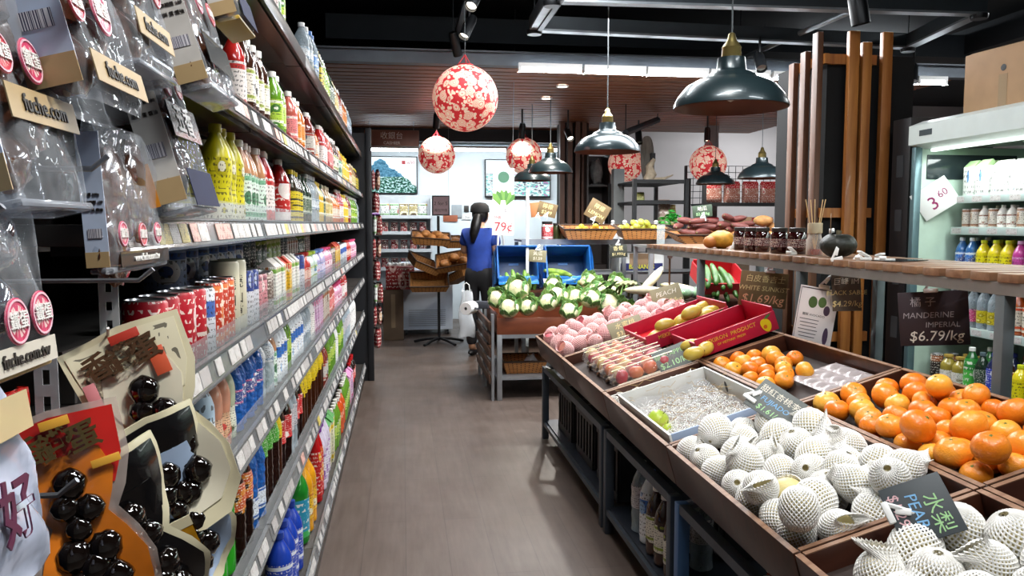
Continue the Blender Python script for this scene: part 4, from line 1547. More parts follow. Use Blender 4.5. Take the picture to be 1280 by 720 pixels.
PEELS = [peel('orange_peel', '#e87f14', '#f4a336'), peel('deep_orange_peel', '#e0700e', '#ec8c22'), peel('yellow_orange_peel', '#e99a22', '#f4bc50')]
CALYX = M('dry_green_calyx', '#7d8438', .7, var=.2)
oranges = []
for k, mt in enumerate(PEELS):
    m = MB()
    r = .043
    m.ball((0, 0, 0), (r, r, r * (.86 + .03 * k)), 26, 18, fn=lambda d: 1 - .10 * max(0, d.z - .86) / .14 + .012 * sin(5 * math.atan2(d.y, d.x)) * (d.z > .4) * d.z - .03 * max(0, -d.z - .9) / .1)
    o = m.build('orange', mt, sharp=80)
    tag(o, 'x', 'orange')
    m = MB()
    for i in range(5):
        a = i * 2 * pi / 5
        m.prism([(0, -.0012), (.005, -.0018), (.0068, 0), (.005, .0018), (0, .0012)], 0, .0012, TR((0, 0, r * (.86 + .03 * k) * .895), (0, rad(12), a)))
    m.cyl((0, 0, r * .76), (0, 0, r * .82 + .002 * k), .0016, n=8)
    m.build('calyx', CALYX, o)
    oranges.append(Proto(o))
OR1 = [(1022, 500, 33), (1054, 491, 32), (1049, 512, 32), (1075, 499, 30), (1106, 497, 37), (1112, 486, 28), (1145, 483, 34), (1150, 491, 34), (1180, 489, 30), (1134, 502, 26), (1162, 500, 32), (1183, 499, 26), (1207, 499, 30), (1229, 501, 30), (1076, 515, 32), (1091, 520, 34), (1101, 533, 34), (1125, 520, 34), (1147, 516, 34), (1179, 522, 36), (1219, 513, 30), (1196, 509, 28), (1241, 508, 30), (1259, 515, 42), (1186, 536, 36), (1226, 534, 40), (1212, 546, 46), (1125, 541, 32), (1150, 537, 32), (1145, 556, 44), (1171, 552, 36), (1262, 546, 36), (1100, 555, 30), (1115, 562, 28), (1231, 575, 40), (1186, 581, 46), (1264, 568, 48), (1215, 601, 40), (1257, 604, 48), (1162, 575, 34), (1285, 540, 40), (1290, 590, 44), (1205, 560, 36), (1240, 555, 36)]
Q, rr = lay(OR1, .044, 1, None, U1 + .004, U2, YR[1], YR[2], .055, .86, 1.1)
place_fruit(oranges, OR1, Q, rr, .044, 11, 'large orange', 'brimming orange bin', 'oranges in the brimming bin', .7, [2 if i == 0 else R.choice((0, 0, 1, 1, 2)) for i in range(len(OR1))])
OR2 = [(899, 452, 22), (913, 447, 21), (926, 451, 23), (940, 446, 16), (949, 455, 23), (964, 443, 24), (967, 451, 25), (992, 449, 21), (999, 465, 24), (981, 456, 22), (936, 463, 24), (915, 465, 24), (935, 475, 22), (957, 472, 22), (956, 482, 25), (980, 474, 24), (963, 464, 20), (975, 461, 18), (989, 468, 22)]
Q, rr = lay(OR2, .040, 1, None, U1 + .004, U2, YR[2], YR[3], .068, .86, 1.08)
place_fruit(oranges, OR2, Q, [x for x in rr], .043, 8, 'orange', 'half-empty orange bin', 'oranges in the half-empty bin', .9)
# clear moulded tray left in that bin, straw
t = thing('empty_fruit_tray', 'empty clear moulded fruit tray lying beside the smaller heap of oranges', 'tray', rim(U1 + .17, YR[2] + .05, -.055), (0, -AT, 0))
m = MB()
m.grid(lambda u, v: (u * .20, v * .34, .012 + .010 * abs(sin(u * pi * 3)) * abs(sin(v * pi * 5))), 36, 50)
m.build('moulded_sheet', CLEAR('clear_tray_plastic', '#d8cccc', .32, .12, .5), t)

# ------------------------------------------------------------------ peaches in pink nets
NPK = scaled(NC, .8)
NPK2 = scaled([(.012, -.056), (.024, -.052), (.038, -.040), (.0475, -.020), (.050, .0), (.0475, .020), (.041, .034), (.035, .046), (.037, .058)], .8)
PEACH = M('peach_skin', '#de9684', .55, var=.25, scale=14)
PEACHD = M('ripe_peach_skin', '#cc6670', .5, var=.25, scale=14)
peaches = [Proto(netted('netted_peach', 'x', 'peach', .0362, sk, FOAMP, p, 18, rw, .0040)) for sk, p, rw in ((PEACH, NPK, 19), (PEACHD, NPK2, 19), (PEACH, NPK2, 21))]
PCH = [(690, 416, 16), (685, 424, 16), (698, 430, 24), (705, 416, 22), (720, 412, 28), (735, 404, 20), (747, 400, 17), (760, 392, 20), (779, 394, 18), (794, 392, 20), (802, 384, 22), (812, 378, 18), (741, 415, 24), (757, 418, 22), (727, 430, 24), (743, 427, 18), (713, 431, 20), (703, 439, 22), (807, 399, 20), (822, 397, 24), (836, 388, 18), (842, 396, 22), (854, 390, 22), (847, 383, 16), (770, 399, 18), (767, 410, 20), (786, 403, 20), (709, 404, 18), (725, 401, 18), (716, 423, 20), (750, 408, 20), (800, 393, 18), (828, 383, 18), (775, 385, 18), (865, 384, 20), (790, 412, 20), (732, 420, 20), (817, 388, 20)]
Q, rr = lay(PCH, .042, 1, None, 0, U2, YR[4], YR[5], .045, .9, 1.1, top=.08)
place_fruit(peaches, PCH, Q, rr, .042, 7, 'pink-netted peach', 'peach bin', 'netted peaches at the far end of the table', 1.2)

# ------------------------------------------------------------------ apple packs
APR = [peel('red_apple_skin', '#9a1424', '#c22c40'), peel('blush_apple_skin', '#cf5a3c', '#d98a52'), peel('pale_apple_skin', '#c9a05a', '#d8bf7a')]
am = []
for mt in APR:
    m = MB()
    m.ball((0, 0, 0), (.034, .034, .031), 16, 12, fn=lambda d: 1 - .22 * max(0, d.z - .8) / .2 - .12 * max(0, -d.z - .85) / .15)
    o = m.build('apple', mt, sharp=80)
    am.append(o.data)
    bpy.data.objects.remove(o)
SLEEVE = CLEAR('clear_flow_wrap', '#f4f0ee', .05, .05, .3, 30)
SLPR = PRINT('wrap_print', '#d8d4b0', '#a8b45a', '#c03a4a', 4, bands=((.3, .7),))
for k in range(8):
    y = 3.42 + k * .088
    o = thing('apple_pack', f'clear flow-wrapped pack of four red apples, {ORD[k + 1]} from the near end of the apple bin', 'apple pack', rim(.095 + .012 * (k % 2), y, -.012), (rad(-24), -AT, rad(R.uniform(-5, 5))), 'wrapped apple packs')
    m = MB()
    m.box((.14, 0, -.02), (.29, .072, .012), bev=.004)
    m.build('tray', M('foam_tray', '#d9cdb8', .6), o)
    for j in range(4):
        a = bpy.data.objects.new('apple', am[(j + k * 2 + (j == 3) * k) % 3 if k % 3 else (0, 1, 1, 0)[j]])
        COL.objects.link(a)
        a.parent = o
        a.location = (.035 + j * .070, 0, .0175)
        a.rotation_euler = (R.uniform(-1, 1), R.uniform(-1, 1), R.uniform(0, 6))
    m = MB()
    m.grid(lambda u, v: (-.02 + v * .32, .041 * spow(cos(2 * pi * u), .6) * (1 - .3 * abs(2 * v - 1) ** 8), .013 + .041 * spow(sin(2 * pi * u), .6) * (1 - .9 * abs(2 * v - 1) ** 10) + .0015 * sin(40 * v)), 24, 20, cu=True)
    m.build('wrap_film', SLEEVE, o, sharp=80)
    m = MB()
    m.box((.14, -.030, .051), (.30, .007, .0010), (rad(40), 0, 0))
    m.build('printed_strip', SLPR, o)

# ------------------------------------------------------------------ white box with one green apple
def shreds(name, label, origin, rot, w, l, n, mat, hmax=.02, ln=(.02, .05), wd=.0016, cat='packing'):
    m = MB()
    for k in range(n):
        x, y, a = R.uniform(0, w), R.uniform(0, l), R.uniform(0, 6.28)
        L_ = R.uniform(*ln)
        z = R.uniform(.001, hmax)
        c, s = cos(a), sin(a)
        pts = [(x + c * L_ * (q - .5) - s * .006 * sin(q * 6 + k), y + s * L_ * (q - .5) + c * .006 * sin(q * 6 + k), z + .008 * sin(q * 5 + k * .7)) for q in (0, .33, .66, 1)]
        m.tube(pts, wd, 3)
    o = m.build(name, mat, None, origin, rot, flat=True)
    return tag(o, label, cat, None, 'stuff')


wb = thing('white_fruit_box', 'shallow white cardboard fruit box, nearly empty, with one green apple inside', 'box', rim(.030, 2.50, -.07), (0, -AT, 0))
BW, BL, BH = .385, .64, .088
WCARD = M('white_carton_board', '#dcdcd8', .6, var=.05)
BCARD = M('bluish_carton_board', '#9fb0cc', .6, var=.05)
for nm, c, sz, mt in (('long_side', (.004, BL / 2, BH / 2), (.008, BL, BH), WCARD), ('long_side', (BW - .004, BL / 2, BH / 2), (.008, BL, BH), WCARD), ('short_side', (BW / 2, .004, BH / 2), (BW - .016, .008, BH), BCARD), ('short_side', (BW / 2, BL - .004, BH / 2), (BW - .016, .008, BH), WCARD)):
    m = MB()
    m.box(c, sz, bev=.001)
    s_ = m.build(nm, mt, wb)
    if nm == 'long_side' and c[0] > .1:
        for yy in (.2, .42):
            m = MB()
            m.lathe([(.014, 0), (.0001, .0006)], 18, 0, TR((c[0] - .0046, yy, BH * .55), (0, rad(-90), 0), (1.6, 1, 1)))
            m.build('hand_hole', BLACK, s_)
m = MB()
m.box((BW / 2, BL / 2, .003), (BW - .018, BL - .018, .006))
m.build('box_floor', M('brown_card', '#8f7458', .7), wb)
shreds('paper_shreds', 'white shredded paper in the shallow white fruit box', rim(.05, 2.53, -.062), (0, -AT, 0), .34, .56, 900, M('shredded_paper', '#f2efe8', .7), .026, (.02, .05), .0017)
m = MB()
m.grid(lambda u, v: (.02 + u * .34, .02 + v * .6, .020 + .012 * sin(u * 9 + 3 * v) * sin(v * 11) + .012 * (v > .6)), 26, 30)
o = m.build('plastic_sheet', CLEAR('clear_box_liner', '#e2e4e8', .05, .08, .3, 50), None, rim(.03, 2.50, -.06), (0, -AT, 0))
tag(o, 'crumpled clear plastic liner over the paper in the white fruit box', 'plastic')
GAP = peel('green_apple_skin', '#8fae1e', '#c3cf4a')
m = MB()
m.ball((0, 0, 0), (.040, .040, .037), 20, 14, fn=lambda d: 1 - .2 * max(0, d.z - .8) / .2 - .1 * max(0, -d.z - .85) / .15)
q = on_rim(823, 525, -.022)
ga = m.build('green_apple', GAP, None, q, (.3, .5, 0), sharp=80)
tag(ga, 'large green apple in the near corner of the white box', 'apple')
m = MB()
m.cyl((0, 0, .028), (.003, 0, .044), .0015, n=6)
m.build('stem', M('apple_stem', '#4a3820', .7), ga)
m = MB()
m.ball((0, 0, 0), (.022, .022, .02), 16, 10)
q = on_rim(834, 536, -.05)
ga = m.build('green_apple', GAP, None, q, (0, 0, 0), sharp=80)
tag(ga, 'half-buried small green apple below the larger green one', 'apple')
m = MB()
m.cyl((0, 0, .018), (.003, 0, .028), .0012, n=6)
m.build('stem', M('apple_stem', '#4a3820', .7), ga)
shreds('straw_strands', 'pale straw strands poking out around the white fruit box', rim(.03, 2.50, -.03), (0, -AT, 0), .41, .76, 70, M('straw', '#b89a66', .7), .05, (.05, .10), .0009)
# white paper crumple at the far end of that bin
shreds('paper_crumple', 'white paper strips at the far left end of the white box bin', rim(.03, 3.16, -.05), (0, -AT, 0), .36, .11, 160, M('shredded_paper', '#e8e4da', .7), .03, (.04, .09), .003)

# ------------------------------------------------------------------ red mango boxes
REDC = M('crimson_carton', '#b3163a', .45, var=.06)
REDI = M('red_carton_inside', '#c4121e', .4, var=.06)
GOLDT = M('gold_print', '#d8a03a', .5)
for k, (u0, u1, y0, y1, hh, lab) in enumerate(((.36, .80, 3.72, 4.12, .075, 'red cardboard box full of yellow mangoes'), (.465, .85, 3.325, 3.66, .085, 'red cardboard box with a mango emblem, almost empty'))):
    w, l = u1 - u0, y1 - y0
    o = thing('mango_box', lab, 'box', rim(u0, y0, .004), (0, -AT - rad(3), 0))
    for nm, c, sz in (('near_side', (w / 2, .004, hh / 2), (w, .008, hh)), ('rear_side', (w / 2, l - .004, hh / 2), (w, .008, hh)), ('end_flap', (.004, l / 2, hh * .4), (.008, l - .016, hh * .8)), ('end_flap', (w - .004, l / 2, hh / 2 + .01), (.008, l - .016, hh + .02))):
        m = MB()
        m.box(c, sz, bev=.001)
        s_ = m.build(nm, REDC, o)
        if nm == 'near_side':
            for tx, sz_, yy, mt in (('MEKIRON  PRODUCT', .026, hh * .66, GOLDT), ('OF VIETNAM  FRESH', .015, hh * .36, GOLDT)):
                text(tx, sz_, mt, s_, TR((w * .42, -.001, yy), (rad(90), 0, 0)), bold=.005)
            # printed mango: fruit, stone spot and leaf
            m = MB()
            m.prism([(.024 * cos(a) * (1 + .18 * sin(a)), .030 * sin(a) - .006 * cos(a)) for a in [2 * pi * q / 24 for q in range(24)]], 0, .001, TR((w * .86, -.001, hh * .42), (rad(90), 0, 0)))
            m.build('printed_mango', M('mango_print_yellow', '#e0c414', .45), s_)
            m = MB()
            m.prism([(.009 * cos(2 * pi * q / 16), .009 * sin(2 * pi * q / 16)) for q in range(16)], 0, .001, TR((w * .845, -.0022, hh * .36), (rad(90), 0, 0)))
            m.build('printed_stone', M('mango_print_orange', '#c8621a', .45), s_)
            m = MB()
            m.prism([(-.004, -.002), (.012, .012), (.034, .014), (.024, .003), (.008, -.003)], 0, .001, TR((w * .86, -.0016, hh * .78), (rad(90), 0, 0)))
            m.build('printed_leaf', M('mango_print_green', '#4f7d3e', .45), s_)
    m = MB()
    m.box((w / 2, l / 2, .003), (w - .018, l - .018, .006))
    m.build('box_floor', REDI, o)
MSK = peel('mango_skin', '#b08f2a', '#d3bb52')
m = MB()
m.ball((0, 0, 0), (.052, .034, .032), 20, 14, fn=lambda d: 1 + .08 * d.x + .05 * d.y * d.x)
mg = m.build('mango', MSK, sharp=80)
tag(mg, 'x', 'mango')
m = MB()
m.cyl((.053, 0, 0), (.060, .001, .002), .003, .002, 8)
m.build('stem', M('mango_stem', '#5a4a24', .7), mg)
mango = Proto(mg)
MN = [(825, 421), (838, 413), (852, 412), (852, 402), (863, 398), (872, 406), (878, 399), (886, 391), (898, 386), (889, 401), (868, 413), (903, 379)]
P = [on_rim(a, b, .058 + .014 * (i % 2)) for i, (a, b) in enumerate(MN)]
P = relax(P, [.036] * len(P), (tuple(rim(0, 0, .012)), tuple(NV)), 120, [rim(.37, 0).dot(UV_), 3.73], [rim(.79, 0).dot(UV_), 4.11], [tuple(UV_), (0, 1, 0)], .03)
rw = rows_of([(i, *proj(P[i])) for i in range(len(MN))], 8)
for i, q in enumerate(P):
    k, j, n, _ = rw[i]
    mango.put(q, (R.uniform(-.3, .3), -AT + R.uniform(-.2, .2), R.uniform(-.5, .5)), R.uniform(1.0, 1.15), f'yellow mango, {ordn(j)} from the left in the {ordn(k)} row up of the full red box', 'mangoes in the full red box')
for (px, py, lab) in ((862, 432, 'yellow-green mango standing highest of the three in the almost empty red box'), (866, 442, 'yellow mango at the very front of the almost empty red box'), (881, 436, 'yellow mango right of the others in the almost empty red box')):
    mango.put(on_rim(px, py, .047), (0, -AT, R.uniform(-1, 1)), .9, lab, 'mangoes in the almost empty red box')

# ------------------------------------------------------------------ under the tables
CRATE = M('black_crate_plastic', '#17181b', .5)
for k, (y, x) in enumerate(((3.62, 1.2), (4.1, 1.2), (4.62, 1.2), (2.95, 1.42))):
    o = thing('plastic_crate', ['black plastic crate under the apple packs, nearest of three', 'black plastic crate in the middle of the lower shelf under the apples', 'black plastic crate farthest under the peaches', 'black plastic crate under the white fruit box'][k], 'crate', (x, y, .124), group='black crates under the produce tables')
    for s in (-1, 1):
        m = MB()
        m.box((s * .245, 0, .02), (.015, .38, .04))
        m.box((s * .245, 0, .24), (.018, .40, .025))
        for j in range(6):
            m.box((s * .245, -.17 + j * .068, .13), (.012, .03, .22))
        m.build('slotted_side', CRATE, o)
        m = MB()
        m.box((0, s * .19, .13), (.48, .012, .25))
        m.build('end_wall', CRATE, o)
    m = MB()
    m.box((0, 0, .006), (.48, .37, .012))
    m.build('crate_floor', CRATE, o)
for k, (key, x, y, lab) in enumerate((('dark_tea', .95, 2.66, 'dark bottle with a white label beside the blue table post'), ('dark_tea', .95, 2.77, 'second dark bottle with a white label, left of the first by the blue post'), ('white_blue', .96, 2.98, 'taller white and blue bottle under the white fruit box'), ('grey_water', 1.07, 2.72, 'clear bottle standing behind the dark bottles by the blue post'), ('beige_tea', .97, 2.12, 'beige bottle in the shade under the near pears'), ('plum_tea', 1.07, 2.16, 'red-brown bottle in the shade under the near pears'), ('white_blue', 1.08, 2.88, 'shorter white and blue bottle under the white fruit box'), ('grey_water', .96, 3.1, 'clear bottle farthest under the white fruit box'), ('dark_tea', .95, 2.87, 'dark bottle between the white and blue ones under the white fruit box'))):
    if key not in PROTO:
        PROTO[key] = Proto(KINDS[key][2]())
    PROTO[key].put((x, y, .1238), (0, 0, k), 1.25 if k != 6 else 1.1, lab, 'bottles under the produce tables')
o = thing('paper_bag', 'blue and white printed bag under the near pears', 'bag', (1.0, 1.98, .1235))
m = MB()
m.grid(lambda u, v: (.05 * spow(cos(2 * pi * u), .4) * (1 - .6 * v), .09 * spow(sin(2 * pi * u), .4), v * .26), 24, 8, cu=True)
m.build('bag_body', PRINT('blue_bag_print', '#2a4a9a', '#dfe4ee', '#8a2a30', 6, scale=.5), o, sharp=70)
m = MB()
m.box((0, 0, .264), (.03, .17, .012))
m.build('folded_top', WHITE, o)
# ================================================================== far produce island
def wicker(name, a, b):
    t = NT(name)
    br = t.n('TexBrick', {'Vector': t.coord('UV'), 'Color1': lin(a), 'Color2': lin(b), 'Mortar': lin('#3a2412'), 'Scale': 1.0, 'Mortar Size': .004, 'Brick Width': .05, 'Row Height': .09, 'Mortar Smooth': .5})
    return t.end(t.bsdf(br.outputs[0], .6, 0, t.bump(br.outputs[1], -.5, .004)))


WICK = wicker('brown_wicker', '#9a6834', '#b47e46')
WICKO = wicker('orange_wicker', '#b0703a', '#c98a4c')


def basket(label, loc, w, l, h, rot=(0, 0, 0), mat=WICK, taper=.82, group=None, name='wicker_basket'):
    """open tapered tray: origin at the middle of its bottom; w along x, l along y"""
    o = thing(name, label, 'basket', loc, rot, group)

    def rect(u, k):
        p = u * 4 % 4
        s, f = int(p), p % 1
        c = [(-1, -1), (1, -1), (1, 1), (-1, 1), (-1, -1)]
        x = c[s][0] + (c[s + 1][0] - c[s][0]) * f
        y = c[s][1] + (c[s + 1][1] - c[s][1]) * f
        return x * w / 2 * k, y * l / 2 * k
    m = MB()
    m.grid(lambda u, v: (*rect(u, taper + (1 - taper) * v), h * v), 32, 4, cu=True)
    m.grid(lambda u, v: (rect(u, (taper + (1 - taper) * v) )[0] * .955, rect(u, (taper + (1 - taper) * v))[1] * .955, .006 + (h - .006) * v), 32, 4, cu=True, flip=True)
    m.build('woven_side', mat, o, sharp=40)
    m = MB()
    m.box((0, 0, .004), (w * taper, l * taper, .008))
    m.build('woven_floor', mat, o)
    m = MB()
    pts = [(*rect(u / 32, .985), h) for u in range(33)]
    m.tube(pts, .009, 6)
    m.build('rolled_rim', mat, o, sharp=60)
    return o


IY0, IY1 = 6.12, 7.3
IX0, IX1 = .72, 1.95
t = thing('produce_table', 'grey steel table carrying the cauliflower bin at the end of the aisle', 'table', ((IX0 + IX1) / 2, (IY0 + IY1) / 2, 0))
cx, cy_ = (IX0 + IX1) / 2, (IY0 + IY1) / 2
GALV = M('pale_galvanised_leg', '#9b9ea2', .4, .6, var=.12)
for x in (IX0 + .02, IX1 - .02):
    for y in (IY0 + .03, IY1 - .03):
        m = MB()
        m.box((x - cx, y - cy_, .26), (.04, .04, .52), bev=.003)
        m.build('leg', GALV, t)
for y in (IY0 + .03, IY1 - .03):
    m = MB()
    m.box((0, y - cy_, .505), (IX1 - IX0 - .08, .035, .03))
    m.build('top_rail', GALV, t)
m = MB()
m.box((0, 0, .165), (IX1 - IX0, IY1 - IY0 - .08, .018))
m.build('lower_shelf', GALV, t)
t = thing('slatted_side_rack', 'brown wooden slat rack standing against the left side of the cauliflower table', 'rack', (IX0 - .05, cy_, 0))
for k in range(5):
    m = MB()
    m.box((0, 0, .16 + k * .105), (.018, IY1 - IY0 - .1, .07), (0, rad(-6), 0), bev=.002)
    m.build('slat', WOOD('rack_slat', '#4a3328', '#6e5140', (20, 1.5, 20), .5), t)
for y in (-.55, 0, .55):
    m = MB()
    m.box((.018, y, .34), (.02, .05, .68))
    m.build('batten', GALV, t)
# vegetable bin on top
o = thing('vegetable_bin', 'wide reddish wooden bin heaped with cauliflowers', 'bin', (cx, 6.5, .52))
for nm, c, sz in (('front_board', (0, -.36, .065), (IX1 - IX0, .016, .13)), ('back_board', (0, .36, .10), (IX1 - IX0, .016, .2)), ('end_board', (-(IX1 - IX0) / 2 + .008, 0, .08), (.016, .704, .16)), ('end_board', ((IX1 - IX0) / 2 - .008, 0, .08), (.016, .704, .16)), ('bin_floor', (0, 0, .008), (IX1 - IX0 - .034, .70, .014))):
    m = MB()
    m.box(c, sz, bev=.002)
    m.build(nm, WOOD('reddish_bin_board', '#5c2c1a', '#80452a', (3, 18, 14), .4, .15), o)
# cauliflowers
CURD = M('cauliflower_curd', '#e2d8b0', .8, var=.08, scale=30, bump=.6, bscale=120)


def leafmat(name, a, b, vein='#9fb58a'):
    t = NT(name)
    sx = t.n('SeparateXYZ', {0: t.coord('UV')})
    d = t.mathn('ABSOLUTE', t.mathn('SUBTRACT', sx.outputs[0], .5))
    mid = t.mathn('LESS_THAN', d, .05)
    col = t.ramp(t.noise(20, 4), [(.3, a), (.7, b)])
    return t.end(t.bsdf(t.mix(t.mathn('MULTIPLY', mid, .8), col, lin(vein)), .5, 0, t.bump(t.noise(40, 3), .5, .01)))


LEAF = [leafmat('cauliflower_leaf', '#5f8c48', '#93b86c'), leafmat('dark_cauliflower_leaf', '#406a36', '#6c9854')]


def leaf(l, w, curl, up, seed):
    m = MB()
    m.grid(lambda u, v: ((u - .5) * w * (sin(pi * min(1, v * .85 + .12)) ** .7) , l * v * cos(up + curl * v), l * v * sin(up + curl * v) + .25 * w * abs(u - .5) * 2 * (1 - .4 * v) + .012 * sin(u * 13 + seed) * sin(v * 9 + seed)), 8, 10)
    return m


def cauli(leaves=12):
    m = MB()
    rs = random.Random(3)
    B = [V((rs.gauss(0, 1), rs.gauss(0, 1), rs.gauss(.3, 1))).normalized() for _ in range(46)]
    m.ball((0, 0, .050), (.088, .088, .074), 32, 22, fn=lambda d: .93 + .11 * max(0, max((d.dot(b) for b in B)) - .88) / .12)
    o = m.build('cauliflower', CURD, sharp=80)
    tag(o, 'x', 'cauliflower')
    for k in range(leaves):
        a = k * 2.399
        m = leaf(.115 + .022 * (k % 3), .10, .75 + .2 * (k % 2), .05 + .5 * (k / leaves), k)
        m.build('leaf', LEAF[k % 2], o, (.02 * -sin(a), .02 * cos(a), -.01), (0, 0, a), sharp=80, solid=.003)
    return o


cp = Proto(cauli())
CA = [(652, 366, 6.35, .9), (697, 373, 6.3, .9), (757, 379, 6.25, .95), (734, 352, 6.7, .8), (722, 372, 6.45, .8), (668, 381, 6.22, .7), (710, 388, 6.2, .75), (763, 365, 6.55, .8), (690, 357, 6.6, .75), (635, 382, 6.22, .8), (780, 388, 6.25, .8), (745, 362, 6.5, .8), (640, 361, 6.65, .75), (815, 392, 6.25, .8), (680, 378, 6.22, .75), (625, 374, 6.3, .75), (738, 374, 6.22, .8), (768, 354, 6.7, .8), (655, 374, 6.4, .75)]
P = [at(a, b, d) for a, b, d, s in CA]
P = [q - V((0, 0, .04)) for q in P]
P = relax(P, [.085] * len(P), ((0, 0, .525), (0, 0, 1)), 120, keep=.06)
cw = ['creamy cauliflower at the left front of the heap, below the left blue crate', 'cauliflower in the middle of the heap, right under the pale paper tag', 'big cauliflower at the right end of the heap, just above the pink peaches', 'cauliflower standing highest, with tall leaves at the back right', 'cauliflower half hidden by leaves in the middle of the heap', 'small leafy cauliflower low at the left front edge of the bin', 'small leafy cauliflower low in the middle of the front edge', 'cauliflower behind the big one at the right end', 'leafy cauliflower just below the gap between the blue crates', 'leafy cauliflower at the left front corner of the bin', 'leafy cauliflower at the right front corner of the bin', 'leafy cauliflower between the highest one and the big right one', 'leafy cauliflower at the rear left, touching the left blue crate', 'cauliflower hidden behind the peaches at the far right of the bin', 'small leafy cauliflower at the front edge, just left of the middle one', 'leafy cauliflower nearest the bag roll at the left end', 'leafy cauliflower at the front edge, left of the big right one', 'leafy cauliflower at the back right corner, beside the leeks', 'leafy cauliflower right below the creamy one at the left front']
for i, (a, b, d, s) in enumerate(CA):
    cp.put(P[i], (rad(40) + R.uniform(-.25, .25), R.uniform(-.35, .35), R.uniform(-.6, .6)), s * 1.12, cw[i], 'cauliflowers in the wooden bin')

# blue lined crates tipped towards the aisle
BLUEP = M('blue_crate_plastic', '#1c5fa8', .35, var=.1)
BLUED = M('dark_blue_inside', '#123a68', .4, var=.1)
BLUEF = CLEAR('blue_liner_film', '#2f7fd0', .62, .1, .35, 40)
for k, (px, wpx, lab) in enumerate(((648, 50, 'blue plastic crate lined with blue film, tipped forward behind the cauliflowers, left of two'), (712, 56, 'dark blue crate with rounded film edges, tipped forward, right of the other blue crate'))):
    q = at(px, 358, 6.93)
    q.z = max(q.z, .905)
    w, h, dd = wpx / F * dep(q), .30, .26
    o = thing('blue_crate', lab, 'crate', q, (rad(-22), 0, 0), 'blue lined vegetable crates')
    for nm, c, sz, mt in (('crate_back', (0, dd, h / 2), (w, .012, h), BLUED), ('crate_side', (-w / 2, dd / 2, h / 2), (.012, dd, h), BLUEP), ('crate_side', (w / 2, dd / 2, h / 2), (.012, dd, h), BLUEP), ('crate_bottom', (0, dd / 2, .006), (w, dd, .012), BLUEP), ('crate_top', (0, dd / 2, h), (w, dd, .012), BLUEP)):
        m = MB()
        m.box(c, sz, bev=.002)
        m.build(nm, mt, o)
    m = MB()
    m.box((0, dd - .008, h * .72), (.09, .006, .022), bev=.002)
    m.build('hand_grip', M('grip_blue', '#2a6ab0', .4), o)  # plain mid-blue grip on the crate back
    m = MB()
    m.tube([(-w / 2, 0, 0), (-w / 2, 0, h), (w / 2, 0, h), (w / 2, 0, 0), (-w / 2, 0, 0)], .011, 6)
    m.build('rim', BLUEP, o)
    m = MB()
    for s in (-1, 1):
        m.grid(lambda u, v: (s * (w / 2 + .010 + .022 * v + .008 * sin(u * 14 + v * 5)), -.015 + (dd + .03) * u, h * 1.02 - (h + .05) * v), 14, 10)
    m.grid(lambda u, v: (-w / 2 + w * u, -.012 - .012 * sin(v * 6 + u * 9), .015 - .075 * v), 14, 5)
    m.build('film_liner', BLUEF, o, sharp=80)
t = thing('crate_riser', 'plain wooden step behind the cauliflower bin that carries the blue crates', 'riser', (cx, 7.06, .5205))
m = MB()
m.box((0, 0, .27), (IX1 - IX0 - .1, .34, .02))
for s in (-1, 0, 1):
    m.box((s * .5, 0, .13), (.02, .32, .26))
m.build('step', BOARDIN, t)
CUKE = M('cucumber_skin', '#6f9a34', .4, var=.25, scale=30)
CUKED = M('zucchini_skin', '#3e6428', .35, var=.3, scale=36)


def tuber(name, cat, mat, l, r, bend=.1, n=12, tip=.35, cap=None):
    m = MB()
    pts = [(bend * l * (sin(pi * k / 10) - .5), l * (k / 10 - .5), 0) for k in range(11)]
    rr = [r * max(.12, (sin(pi * min(1, max(0, .04 + .92 * k / 10))) ** tip)) for k in range(11)]
    m.tube(pts, rr, n)
    o = m.build(name, mat, sharp=80)
    tag(o, 'x', cat)
    m = MB()
    m.cyl((pts[-1][0], l * .49, 0), (pts[-1][0], l * .54, 0), r * .22, r * .16, 7)
    m.build('stem', cap or M('dry_stem', '#6a6a3a', .7), o)
    return o


ck = Proto(tuber('cucumber', 'cucumber', CUKE, .16, .024))
for i, (px, py) in enumerate(((633, 347), (641, 344), (648, 348), (655, 344), (661, 349), (667, 351), (627, 351), (652, 352))):
    ck.put(at(px, py + 3, 7.02), (rad(60 + 10 * (i % 3)), 0, R.uniform(-.5, .5)), .9, f'green cucumber, {ordn(sorted([633, 641, 648, 655, 661, 667, 627, 652]).index(px) + 1)} from the left in the left blue crate', 'cucumbers in the left blue crate')
bn = Proto(tuber('winter_melon', 'melon', M('striped_melon_skin', '#7d9a3a', .4, var=.35, scale=16), .26, .036, .5))
for i, (px, py, a) in enumerate(((697, 338, 80), (704, 344, 70), (716, 347, 40))):
    bn.put(at(px, py + 3, 7.0), (rad(10), 0, rad(a)), .9, ['long curved green melon lying on top in the right blue crate', 'curved green melon under the top one in the right blue crate', 'small curved green melon at the right in the right blue crate'][i], 'green melons in the right blue crate')
o = thing('paper_tag', 'crumpled pinkish-white paper lying on the cauliflower leaves between the crates', 'paper', at(692, 356, 6.75), (rad(60), 0, rad(15)))
m = MB()
m.grid(lambda u, v: ((u - .5) * .17, (v - .5) * .12, .02 * sin(u * 7) * sin(v * 5 + 1)), 10, 8)
m.build('sheet', M('pinkish_paper', '#dcc6bc', .7), o, solid=.001)

